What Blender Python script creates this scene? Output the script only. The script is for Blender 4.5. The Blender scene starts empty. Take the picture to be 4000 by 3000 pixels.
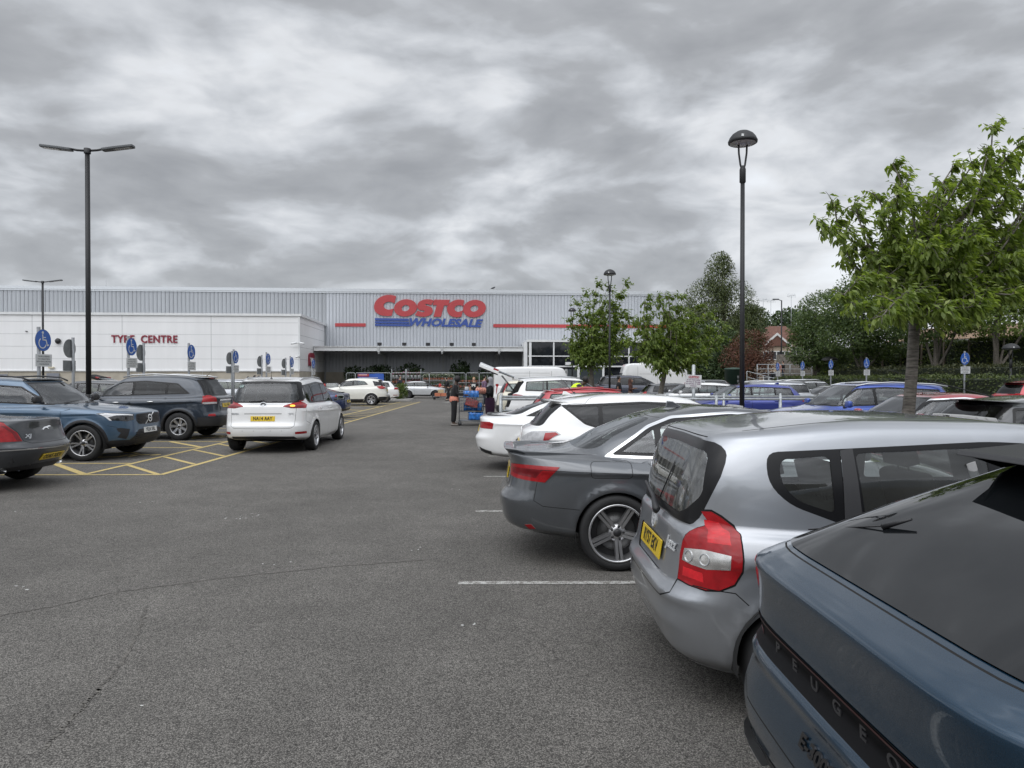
import bpy, bmesh, math, random
import numpy as np
from mathutils import Vector, Matrix, Euler
from mathutils.geometry import delaunay_2d_cdt
SC = bpy.context.scene
COL = SC.collection
R = math.radians
PI = math.pi
rnd = random.Random(7)

# ------------------------------------------------------------------ materials
MATS = {}
def new_mat(name):
    m = bpy.data.materials.new(name); m.use_nodes = True
    nt = m.node_tree; nt.nodes.clear()
    out = nt.nodes.new('ShaderNodeOutputMaterial')
    return m, nt, out
def nd(nt, typ, **kw):
    n = nt.nodes.new(typ)
    for k, v in kw.items():
        if k in n.inputs: n.inputs[k].default_value = v
        else: setattr(n, k, v)
    return n
def c4(c): return (c[0], c[1], c[2], 1.0)
def pbr(name, col, rough=.5, metal=0., coat=0., var=0., vscale=3., bump=0., bscale=40., spec=.5, emit=None, estr=0., sheen=0.):
    """Principled material with a little procedural unevenness."""
    if name in MATS: return MATS[name]
    m, nt, out = new_mat(name)
    p = nd(nt, 'ShaderNodeBsdfPrincipled')
    p.inputs['Base Color'].default_value = c4(col)
    p.inputs['Roughness'].default_value = rough
    p.inputs['Metallic'].default_value = metal
    p.inputs['Coat Weight'].default_value = coat
    p.inputs['Coat Roughness'].default_value = .04
    p.inputs['Specular IOR Level'].default_value = spec
    if emit:
        p.inputs['Emission Color'].default_value = c4(emit); p.inputs['Emission Strength'].default_value = estr
    nt.links.new(p.outputs[0], out.inputs[0])
    if var or bump:
        tc = nd(nt, 'ShaderNodeTexCoord')
        if var:
            n = nd(nt, 'ShaderNodeTexNoise', Scale=vscale, Detail=6.)
            nt.links.new(tc.outputs['Object'], n.inputs['Vector'])
            r = nd(nt, 'ShaderNodeMapRange')
            r.inputs['From Min'].default_value = .3; r.inputs['From Max'].default_value = .7
            r.inputs['To Min'].default_value = 1 - var; r.inputs['To Max'].default_value = 1 + var
            nt.links.new(n.outputs['Fac'], r.inputs['Value'])
            mx = nd(nt, 'ShaderNodeVectorMath', operation='SCALE')
            mx.inputs[0].default_value = col
            nt.links.new(r.outputs[0], mx.inputs['Scale'])
            nt.links.new(mx.outputs[0], p.inputs['Base Color'])
        if bump:
            n = nd(nt, 'ShaderNodeTexNoise', Scale=bscale, Detail=4.)
            nt.links.new(tc.outputs['Object'], n.inputs['Vector'])
            b = nd(nt, 'ShaderNodeBump', Strength=bump, Distance=.01)
            nt.links.new(n.outputs['Fac'], b.inputs['Height'])
            nt.links.new(b.outputs[0], p.inputs['Normal'])
    MATS[name] = m
    return m
def streaky(name, col, rough, metal=0., amt=.10):
    """Wall sheet with faint rain streaks and uneven weathering."""
    m, nt, out = new_mat(name); p = nd(nt, 'ShaderNodeBsdfPrincipled'); p.inputs['Roughness'].default_value = rough; p.inputs['Metallic'].default_value = metal
    tc = nd(nt, 'ShaderNodeTexCoord'); f = None
    for sc, s in (((1.6, 1.6, .07), 1.), ((.12, .12, .12), 1.2)):
        mp = nd(nt, 'ShaderNodeMapping'); mp.inputs['Scale'].default_value = sc; nt.links.new(tc.outputs['Object'], mp.inputs[0])
        n = nd(nt, 'ShaderNodeTexNoise', Scale=s, Detail=7., Roughness=.65); nt.links.new(mp.outputs[0], n.inputs['Vector'])
        r = nd(nt, 'ShaderNodeMapRange'); nt.links.new(n.outputs['Fac'], r.inputs['Value']); r.inputs['From Min'].default_value = .3; r.inputs['From Max'].default_value = .72; r.inputs['To Min'].default_value = 1.04; r.inputs['To Max'].default_value = 1.04 - amt
        if f is None: f = r.outputs[0]
        else:
            k = nt.nodes.new('ShaderNodeMath'); k.operation = 'MULTIPLY'; nt.links.new(f, k.inputs[0]); nt.links.new(r.outputs[0], k.inputs[1]); f = k.outputs[0]
    v = nd(nt, 'ShaderNodeVectorMath', operation='SCALE'); v.inputs[0].default_value = col; nt.links.new(f, v.inputs['Scale']); nt.links.new(v.outputs[0], p.inputs['Base Color']); nt.links.new(p.outputs[0], out.inputs[0])
    MATS[name] = m; return m
def paint(name, col, metal=.5, rough=.33, dirt=.1):
    """Car paint: metallic base under clear coat, road film of dust towards rough patches."""
    if name in MATS: return MATS[name]
    m, nt, out = new_mat(name)
    p = nd(nt, 'ShaderNodeBsdfPrincipled')
    p.inputs['Metallic'].default_value = metal
    p.inputs['Coat Weight'].default_value = 1.; p.inputs['Coat Roughness'].default_value = .025
    tc = nd(nt, 'ShaderNodeTexCoord')
    n = nd(nt, 'ShaderNodeTexNoise', Scale=2.2, Detail=7., Roughness=.65)
    nt.links.new(tc.outputs['Object'], n.inputs['Vector'])
    r = nd(nt, 'ShaderNodeMapRange')
    r.inputs['From Min'].default_value = .35; r.inputs['From Max'].default_value = .75
    r.inputs['To Min'].default_value = 0; r.inputs['To Max'].default_value = dirt
    nt.links.new(n.outputs['Fac'], r.inputs['Value'])
    mx = nd(nt, 'ShaderNodeMix', data_type='RGBA')
    mx.inputs[6].default_value = c4(col); mx.inputs[7].default_value = (.17, .16, .14, 1)
    nt.links.new(r.outputs[0], mx.inputs[0]); nt.links.new(mx.outputs[2], p.inputs['Base Color'])
    fl = nd(nt, 'ShaderNodeTexVoronoi', Scale=900.)
    nt.links.new(tc.outputs['Object'], fl.inputs['Vector'])
    r2 = nd(nt, 'ShaderNodeMapRange')
    r2.inputs['To Min'].default_value = rough - .06; r2.inputs['To Max'].default_value = rough + .08
    nt.links.new(fl.outputs['Distance'], r2.inputs['Value']); nt.links.new(r2.outputs[0], p.inputs['Roughness'])
    rc = nd(nt, 'ShaderNodeMapRange')
    rc.inputs['From Min'].default_value = .35; rc.inputs['From Max'].default_value = .8
    rc.inputs['To Min'].default_value = .02; rc.inputs['To Max'].default_value = .10
    nt.links.new(n.outputs['Fac'], rc.inputs['Value']); nt.links.new(rc.outputs[0], p.inputs['Coat Roughness'])
    nt.links.new(p.outputs[0], out.inputs[0])
    MATS[name] = m
    return m
def glass(name, tint, ior=1.8, dust=(.015, .09), streak=False):
    if name in MATS: return MATS[name]
    m, nt, out = new_mat(name)
    t = nd(nt, 'ShaderNodeBsdfTransparent'); t.inputs[0].default_value = c4(tint)
    g = nd(nt, 'ShaderNodeBsdfGlossy'); g.inputs['Roughness'].default_value = .015; g.inputs['Color'].default_value = (.95, .97, 1, 1)
    f = nd(nt, 'ShaderNodeFresnel', IOR=ior)
    mx = nd(nt, 'ShaderNodeMixShader')
    nt.links.new(f.outputs[0], mx.inputs[0]); nt.links.new(t.outputs[0], mx.inputs[1]); nt.links.new(g.outputs[0], mx.inputs[2])
    d = nd(nt, 'ShaderNodeBsdfDiffuse'); d.inputs[0].default_value = (.3, .3, .28, 1)
    tc = nd(nt, 'ShaderNodeTexCoord'); n = nd(nt, 'ShaderNodeTexNoise', Scale=2.5, Detail=6.)
    mp = nd(nt, 'ShaderNodeMapping'); mp.inputs['Scale'].default_value = (1., 9., .9) if streak else (1, 1, 1)
    nt.links.new(tc.outputs['Object'], mp.inputs[0]); nt.links.new(mp.outputs[0], n.inputs['Vector'])
    r = nd(nt, 'ShaderNodeMapRange')
    r.inputs['From Min'].default_value = .4; r.inputs['From Max'].default_value = .8
    r.inputs['To Min'].default_value = dust[0]; r.inputs['To Max'].default_value = dust[1]
    nt.links.new(n.outputs['Fac'], r.inputs['Value'])
    m2 = nd(nt, 'ShaderNodeMixShader')
    nt.links.new(r.outputs[0], m2.inputs[0]); nt.links.new(mx.outputs[0], m2.inputs[1]); nt.links.new(d.outputs[0], m2.inputs[2])
    nt.links.new(m2.outputs[0], out.inputs[0])
    MATS[name] = m
    return m
def lens(name, col, rough=.06, wave=60.):
    """Lamp plastic: glossy cover over a ribbed inner reflector."""
    if name in MATS: return MATS[name]
    m, nt, out = new_mat(name)
    p = nd(nt, 'ShaderNodeBsdfPrincipled')
    p.inputs['Roughness'].default_value = .35; p.inputs['Specular IOR Level'].default_value = .2; p.inputs['Coat Weight'].default_value = .55; p.inputs['Coat Roughness'].default_value = .04
    tc = nd(nt, 'ShaderNodeTexCoord')
    w = nd(nt, 'ShaderNodeTexWave', Scale=wave, Distortion=.8); w.bands_direction = 'Z'
    v = nd(nt, 'ShaderNodeTexNoise', Scale=22., Detail=3.)
    nt.links.new(tc.outputs['Object'], w.inputs['Vector']); nt.links.new(tc.outputs['Object'], v.inputs['Vector'])
    a = nd(nt, 'ShaderNodeMath', operation='MULTIPLY'); nt.links.new(w.outputs['Fac'], a.inputs[0]); nt.links.new(v.outputs['Fac'], a.inputs[1])
    r = nd(nt, 'ShaderNodeMapRange')
    r.inputs['From Min'].default_value = .1; r.inputs['From Max'].default_value = .55
    r.inputs['To Min'].default_value = .62; r.inputs['To Max'].default_value = 1.4
    nt.links.new(a.outputs[0], r.inputs['Value'])
    s = nd(nt, 'ShaderNodeVectorMath', operation='SCALE'); s.inputs[0].default_value = col
    nt.links.new(r.outputs[0], s.inputs['Scale']); nt.links.new(s.outputs[0], p.inputs['Base Color'])
    nt.links.new(p.outputs[0], out.inputs[0])
    MATS[name] = m
    return m
BLACK = pbr('black_plastic', (.018, .018, .02), .45, bump=.15, bscale=300.)
TRIM = pbr('gloss_black_trim', (.009, .009, .010), .28, spec=.28)
GAP = pbr('panel_gap', (.004, .004, .004), .9)
UNDER = pbr('underbody', (.01, .01, .01), .9)
LINER = pbr('cabin_lining', (.30, .30, .295), .85)
SEATM = pbr('seat_fabric', (.085, .087, .09), .9, bump=.2, bscale=200.)
TYRE = pbr('tyre_rubber', (.013, .013, .0135), .75, var=.25, vscale=8., bump=.2, bscale=60.)
ALLOY = pbr('alloy', (.52, .52, .53), .28, metal=.85, coat=.3, var=.08, vscale=9.)
ALLOYD = pbr('dark_alloy', (.10, .10, .105), .35, metal=.7, coat=.3)
CHROME = pbr('chrome', (.78, .79, .80), .12, metal=1.)
SATIN = pbr('satin_silver', (.55, .56, .57), .35, metal=.8)
REDL = lens('red_lamp', (.32, .006, .010), wave=95.)
DREDL = lens('dark_red_lamp', (.16, .006, .010))
CLEARL = lens('clear_lamp', (.46, .46, .47), wave=70.)
AMBER = pbr('amber_lit', (.9, .35, .02), .2, emit=(1., .42, .05), estr=1.6)
MIRRORM = pbr('mirror_glass', (.75, .78, .8), .03, metal=1.)
YPLATE = pbr('yellow_plate', (.72, .50, .02), .35, coat=.3)
WPLATE = pbr('white_plate', (.72, .73, .72), .35, coat=.3)
INK = pbr('plate_black', (.012, .012, .012), .4)
G_CLEAR = glass('clear_glass', (.78, .84, .82))
G_TINT = glass('green_glass', (.50, .57, .55), 1.65)
G_DARK = glass('dark_glass', (.05, .055, .06), 1.45, (.01, .04))
G_DUST_SHEEN = glass('dust_sheen_glass', (.72, .78, .76), 2.3, (.10, .46), True)  # streaky dust film, paled so its colour stands in for the sky's reflection
GALV = pbr('galvanised_steel', (.40, .42, .43), .5, metal=.5, var=.2, vscale=12.)
POLE = pbr('black_post_paint', (.011, .0115, .013), .5, var=.15, vscale=5.)

# ------------------------------------------------------------------ scene objects
def tag(o, label=None, cat=None, group=None, kind=None):
    if label: o['label'] = label
    if cat: o['category'] = cat
    if group: o['group'] = group
    if kind: o['kind'] = kind
    return o
def empty(name, loc=(0, 0, 0), rz=0., label=None, cat=None, group=None):
    o = bpy.data.objects.new(name, None); COL.objects.link(o)
    o.empty_display_size = .2
    o.location = loc; o.rotation_euler = (0, 0, rz)
    return tag(o, label, cat, group)
def link(name, me, parent=None):
    o = bpy.data.objects.new(name, me); COL.objects.link(o)
    if parent is not None: o.parent = parent
    return o
def copy_tree(o, parent=None):
    c = o.copy(); COL.objects.link(c)
    if parent is not None: c.parent = parent
    for ch in list(o.children): copy_tree(ch, c)
    return c

class MB:
    """Collects geometry and links it as ONE mesh object."""
    def __init__(s): s.v = []; s.f = []; s.sm = []; s.mi = []
    def add(s, vs, fs, M=None, smooth=False, mi=0):
        o = len(s.v)
        for p in vs:
            p = Vector(p)
            s.v.append(tuple(M @ p if M is not None else p))
        for f in fs:
            s.f.append([o + i for i in f]); s.sm.append(smooth); s.mi.append(mi)
        return s
    def box(s, c, d, M=None, mi=0, taper=1.):
        x, y, z = c; a, b, h = d[0] / 2, d[1] / 2, d[2] / 2; t = taper
        vs = [(x - a, y - b, z - h), (x + a, y - b, z - h), (x + a, y + b, z - h), (x - a, y + b, z - h),
              (x - a * t, y - b * t, z + h), (x + a * t, y - b * t, z + h), (x + a * t, y + b * t, z + h), (x - a * t, y + b * t, z + h)]
        return s.add(vs, [(3, 2, 1, 0), (4, 5, 6, 7), (0, 1, 5, 4), (1, 2, 6, 5), (2, 3, 7, 6), (3, 0, 4, 7)], M, mi=mi)
    def tube(s, pts, r, n=10, caps=True, mi=0, flat=1.):
        pts = [Vector(p) for p in pts]; k = len(pts)
        rs = r if isinstance(r, (list, tuple)) else [r] * k
        vs = []; up = None
        for i, p in enumerate(pts):
            t = (pts[min(i + 1, k - 1)] - pts[max(i - 1, 0)])
            t = t.normalized() if t.length > 1e-9 else Vector((0, 0, 1))
            if up is None:
                a = Vector((0, 0, 1)) if abs(t.z) < .9 else Vector((1, 0, 0))
                up = (a - t * a.dot(t)).normalized()
            else:
                up = (up - t * up.dot(t)); up = up.normalized() if up.length > 1e-6 else Vector((1, 0, 0))
            b = t.cross(up)
            for j in range(n):
                an = 2 * PI * j / n
                vs.append(p + up * (math.cos(an) * rs[i]) + b * (math.sin(an) * rs[i] * flat))
        fs = []
        for i in range(k - 1):
            for j in range(n):
                fs.append((i * n + j, i * n + (j + 1) % n, (i + 1) * n + (j + 1) % n, (i + 1) * n + j))
        s.add(vs, fs, None, True, mi)
        if caps:
            s.add(vs[:n][::-1], [tuple(range(n))], mi=mi); s.add(vs[-n:], [tuple(range(n))], mi=mi)
        return s
    def lathe(s, prof, n=24, M=None, mi=0, smooth=True, arc=2 * PI, cap=False):
        """prof: (radius, height) pairs turned about +z of M."""
        vs = []; closed = abs(arc - 2 * PI) < 1e-6
        m = n if closed else n + 1
        for r, z in prof:
            for j in range(m):
                a = arc * j / n
                vs.append((r * math.cos(a), r * math.sin(a), z))
        fs = []
        for i in range(len(prof) - 1):
            for j in range(n):
                j2 = (j + 1) % m
                fs.append((i * m + j, i * m + j2, (i + 1) * m + j2, (i + 1) * m + j))
        s.add(vs, fs, M, smooth, mi)
        if cap and closed:
            s.add(vs[:m][::-1], [tuple(range(m))], M, mi=mi); s.add(vs[-m:], [tuple(range(m))], M, mi=mi)
        return s
    def prism(s, poly, h0, h1, M=None, mi=0, smooth=False):
        """2-D polygon (x, y) extruded along z from h0 to h1."""
        n = len(poly)
        vs = [(p[0], p[1], h0) for p in poly] + [(p[0], p[1], h1) for p in poly]
        s.add(vs, [tuple(range(n))[::-1], tuple(range(n, 2 * n))], M, mi=mi)
        s.add(vs, [(i, (i + 1) % n, n + (i + 1) % n, n + i) for i in range(n)], M, smooth, mi)
        return s
    def mesh(s, name, mats, bevel=0., seg=2, ang=30):
        me = bpy.data.meshes.new(name)
        me.from_pydata(s.v, [], s.f)
        me.polygons.foreach_set('use_smooth', s.sm); me.polygons.foreach_set('material_index', s.mi)
        for m in (mats if isinstance(mats, (list, tuple)) else [mats]): me.materials.append(m)
        bm = bmesh.new(); bm.from_mesh(me)
        bmesh.ops.remove_doubles(bm, verts=bm.verts, dist=1e-5)
        bmesh.ops.recalc_face_normals(bm, faces=bm.faces)
        if bevel:
            es = [e for e in bm.edges if len(e.link_faces) == 2 and e.calc_face_angle(0) > R(ang)]
            bmesh.ops.bevel(bm, geom=es, offset=bevel, segments=seg, profile=.5, affect='EDGES', clamp_overlap=True)
        bm.to_mesh(me); bm.free()
        me.update()
        return me
    def build(s, name, mats, parent=None, bevel=0., seg=2, ang=30):
        return link(name, s.mesh(name, mats, bevel, seg, ang), parent)
def subsurf(o, lv=2):
    m = o.modifiers.new('Subdivision', 'SUBSURF'); m.levels = lv; m.render_levels = lv
    for p in o.data.polygons: p.use_smooth = True
    return o
def rounded(pts, r, n=4):
    """Round the corners of a 2-D polygon; r is one radius or one per corner."""
    out = []; k = len(pts)
    for i in range(k):
        p = np.array(pts[i][:2], float); a = np.array(pts[i - 1][:2], float); b = np.array(pts[(i + 1) % k][:2], float)
        ri = r[i] if isinstance(r, (list, tuple)) else r
        da = np.linalg.norm(a - p); db = np.linalg.norm(b - p); q = min(ri, da * .48, db * .48)
        if q < 1e-4: out.append(tuple(p)); continue
        A = p + (a - p) / da * q; B = p + (b - p) / db * q
        for t in np.linspace(0, 1, n + 1):
            out.append(tuple((1 - t) ** 2 * A + 2 * t * (1 - t) * p + t * t * B))
    return out
def half(pts, r, n=4):
    """Half outline from the centre line out and back, rounded at its outer corners only."""
    q = [(0, pts[0][1])] + list(pts) + [(0, pts[-1][1] + .012)]
    rr = [0] + (list(r) if isinstance(r, (list, tuple)) else [r] * len(pts)) + [0]
    return rounded(q, rr, n)
_TXT = {}
def text_geo(s, size=1., bold=.0, shear=0., depth=.0, spacing=1., align='CENTER', wscale=1.):
    key = (s, size, bold, shear, depth, spacing, align, wscale)
    if key in _TXT: return _TXT[key]
    cu = bpy.data.curves.new('writing', 'FONT'); cu.body = s; cu.size = size; cu.offset = bold; cu.shear = shear
    cu.extrude = depth; cu.space_character = spacing; cu.align_x = align; cu.align_y = 'CENTER'; cu.resolution_u = 3
    o = bpy.data.objects.new('writing', cu); COL.objects.link(o)
    bpy.context.view_layer.update()
    dg = bpy.context.evaluated_depsgraph_get(); ev = o.evaluated_get(dg); me = ev.to_mesh()
    vs = [(v.co.x * wscale, v.co.y, v.co.z) for v in me.vertices]; fs = [tuple(p.vertices) for p in me.polygons]
    ev.to_mesh_clear()
    bpy.data.objects.remove(o); bpy.data.curves.remove(cu)
    _TXT[key] = (vs, fs)
    return vs, fs
def frame(o, x, y):
    """Matrix with origin o, x-axis along x, y-axis near y."""
    x = Vector(x).normalized(); y = Vector(y); z = x.cross(y).normalized(); y = z.cross(x)
    M = Matrix.Identity(4)
    for i in range(3): M[i][0] = x[i]; M[i][1] = y[i]; M[i][2] = z[i]; M[i][3] = o[i]
    return M
# ------------------------------------------------------------------ car bodies
# A body is one smooth surface P(u, v): u runs round the plan from the middle of the tail to the middle of the
# nose, v climbs a stack of plan outlines (sill, bumper, waist, belt, bonnet, glass base, roof edge, spine).
def pch(xk, yk, x):
    xk = np.asarray(xk, float); yk = np.asarray(yk, float); h = np.diff(xk); d = np.diff(yk) / h
    m = np.zeros(len(xk)); m[0] = d[0]; m[-1] = d[-1]
    for i in range(1, len(xk) - 1):
        if d[i - 1] * d[i] > 0: m[i] = 2 * d[i - 1] * d[i] / (d[i - 1] + d[i])
    x = np.clip(x, xk[0], xk[-1]); i = np.clip(np.searchsorted(xk, x) - 1, 0, len(xk) - 2); t = (x - xk[i]) / h[i]
    return ((2 * t**3 - 3 * t**2 + 1) * yk[i] + (t**3 - 2 * t**2 + t) * h[i] * m[i] +
            (-2 * t**3 + 3 * t**2) * yk[i + 1] + (t**3 - t**2) * h[i] * m[i + 1])
UB = (0., .20, .5, .80, 1.)
class Skin:
    def __init__(s, rings, disp=()):
        s.rings = rings; s.J = len(rings); s.disp = disp
        uu = np.linspace(0, 1, 221); vv = np.linspace(0, s.J - 1, 18 * (s.J - 1) + 1)
        U, V = np.meshgrid(uu, vv); s.su = U.ravel(); s.sv = V.ravel()
        s.sP = s.P(s.su, s.sv); G = s.sP.reshape(len(vv), len(uu), 3)
        s.dv = np.gradient(G, vv, axis=0).reshape(-1, 3); s.du = np.gradient(G, uu, axis=1).reshape(-1, 3)
        n = np.cross(s.dv, s.du); s.sN = n / np.maximum(np.linalg.norm(n, axis=1), 1e-12)[:, None]
    def ring(s, rg, u):
        xr, xf, w, zr, zm, zf, nr, nf = rg
        cx = 0.; x = np.empty_like(u); y = np.empty_like(u)
        def sp(t): return t + .28 * np.sin(PI * t) / PI
        cr = .5 ** (1 / nr); cf = .5 ** (1 / nf)
        k = u < UB[1]; t = sp(u[k] / UB[1]); y[k] = w * cr * t; x[k] = cx - (cx - xr) * (1 - (cr * t) ** nr) ** (1 / nr)
        k = (u >= UB[1]) & (u < UB[2]); t = sp(1 - (u[k] - UB[1]) / (UB[2] - UB[1])); x[k] = cx - (cx - xr) * cr * t; y[k] = w * (1 - (cr * t) ** nr) ** (1 / nr)
        k = (u >= UB[2]) & (u < UB[3]); t = sp((u[k] - UB[2]) / (UB[3] - UB[2])); x[k] = cx + (xf - cx) * cf * t; y[k] = w * (1 - (cf * t) ** nf) ** (1 / nf)
        k = u >= UB[3]; t = sp((1 - u[k]) / (1 - UB[3])); y[k] = w * cf * t; x[k] = cx + (xf - cx) * (1 - (cf * t) ** nf) ** (1 / nf)
        t = np.clip((x - xr) / (xf - xr), 0, 1)
        if isinstance(zm, (list, tuple)):
            z = pch([q[0] for q in zm], [q[1] for q in zm], t)
        else:
            z = zr * (2 * t - 1) * (t - 1) + zm * 4 * t * (1 - t) + zf * t * (2 * t - 1)
        return np.stack([x, y, z], -1)
    def P(s, u, v):
        u = np.clip(np.asarray(u, float), 0, 1); v = np.clip(np.asarray(v, float), 0, s.J - 1)
        B = np.stack([s.ring(rg, u) for rg in s.rings])
        d = B[1:] - B[:-1]; m = np.zeros_like(B); m[0] = d[0]; m[-1] = d[-1]
        pr = d[:-1] * d[1:]; sm = d[:-1] + d[1:]
        m[1:-1] = np.where(pr > 0, 2 * pr / np.where(np.abs(sm) < 1e-12, 1, sm), 0)
        i = np.clip(v.astype(int), 0, s.J - 2); t = (v - i)[:, None]; n = np.arange(len(u))
        p = ((2 * t**3 - 3 * t**2 + 1) * B[i, n] + (t**3 - 2 * t**2 + t) * m[i, n] +
             (-2 * t**3 + 3 * t**2) * B[i + 1, n] + (t**3 - t**2) * m[i + 1, n])
        for f in s.disp: p = p + f(p, u)
        return p
    def D(s, u, v):
        e = 1e-3; u0 = np.clip(u - e, 0, 1); u1 = np.clip(u + e, 0, 1); v0 = np.clip(v - 4 * e, 0, s.J - 1); v1 = np.clip(v + 4 * e, 0, s.J - 1)
        return (s.P(u1, v) - s.P(u0, v)) / (u1 - u0)[:, None], (s.P(u, v1) - s.P(u, v0)) / (v1 - v0)[:, None]
    def N(s, u, v):
        a, b = s.D(np.asarray(u, float), np.asarray(v, float)); n = np.cross(b, a)
        return n / np.maximum(np.linalg.norm(n, axis=1), 1e-12)[:, None]
    def inv(s, view, pts):
        """(u, v) of points given in a view: side (x, z), rear or front (y, z), top (x, y)."""
        pts = np.array([p[:2] for p in pts], float)
        ax = {'side': (0, 2), 'rear': (1, 2), 'front': (1, 2), 'top': (0, 1)}[view]
        msk = {'side': s.sN[:, 1] > .12, 'rear': (s.sN[:, 0] < -.1) & (s.sP[:, 0] < 0), 'front': (s.sN[:, 0] > .03) & (s.sP[:, 0] > 0), 'top': s.sN[:, 2] > .4}[view]
        Q = s.sP[msk][:, ax]; su = s.su[msk]; sv = s.sv[msk]
        k = np.array([np.argmin(((Q - p) ** 2).sum(1)) for p in pts])
        u = su[k].copy(); v = sv[k].copy(); a = s.du[msk][k][:, ax]; b = s.dv[msk][k][:, ax]
        for it in range(2):
            p = s.P(u, v)[:, ax]
            e = pts - p; det = a[:, 0] * b[:, 1] - a[:, 1] * b[:, 0]; ok = np.abs(det) > 1e-6; det = np.where(ok, det, 1)
            du = (e[:, 0] * b[:, 1] - e[:, 1] * b[:, 0]) / det; dv = (a[:, 0] * e[:, 1] - a[:, 1] * e[:, 0]) / det
            u = np.clip(u + np.where(ok, np.clip(du, -.03, .03), 0), 0, 1); v = np.clip(v + np.where(ok, np.clip(dv, -.3, .3), 0), 0, s.J - 1)
        if view in ('rear', 'front'):
            u = np.where(np.abs(pts[:, 0]) < 1e-6, 0. if view == 'rear' else 1., u)
        return np.stack([u, v], -1)
    def at(s, view, a, b):
        """Point and outward normal for a spot in a view; negative y or a mirrored side is handled by sign."""
        sg = 1
        if view in ('rear', 'front') and a < 0: a = -a; sg = -1
        uv = s.inv(view, [(a, b)]); p = s.P(uv[:, 0], uv[:, 1])[0]; n = s.N(uv[:, 0], uv[:, 1])[0]
        return Vector((p[0], p[1] * sg, p[2])), Vector((n[0], n[1] * sg, n[2]))
def dense(pts, step, closed=True):
    out = []; k = len(pts)
    for i in range(k if closed else k - 1):
        a = pts[i]; b = pts[(i + 1) % k]
        n = max(1, int(math.hypot(b[0] - a[0], b[1] - a[1]) / step))
        for j in range(n): out.append((a[0] + (b[0] - a[0]) * j / n, a[1] + (b[1] - a[1]) * j / n))
    if not closed: out.append(tuple(pts[-1][:2]))
    return out
US, VS = 3.2, .16
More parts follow.
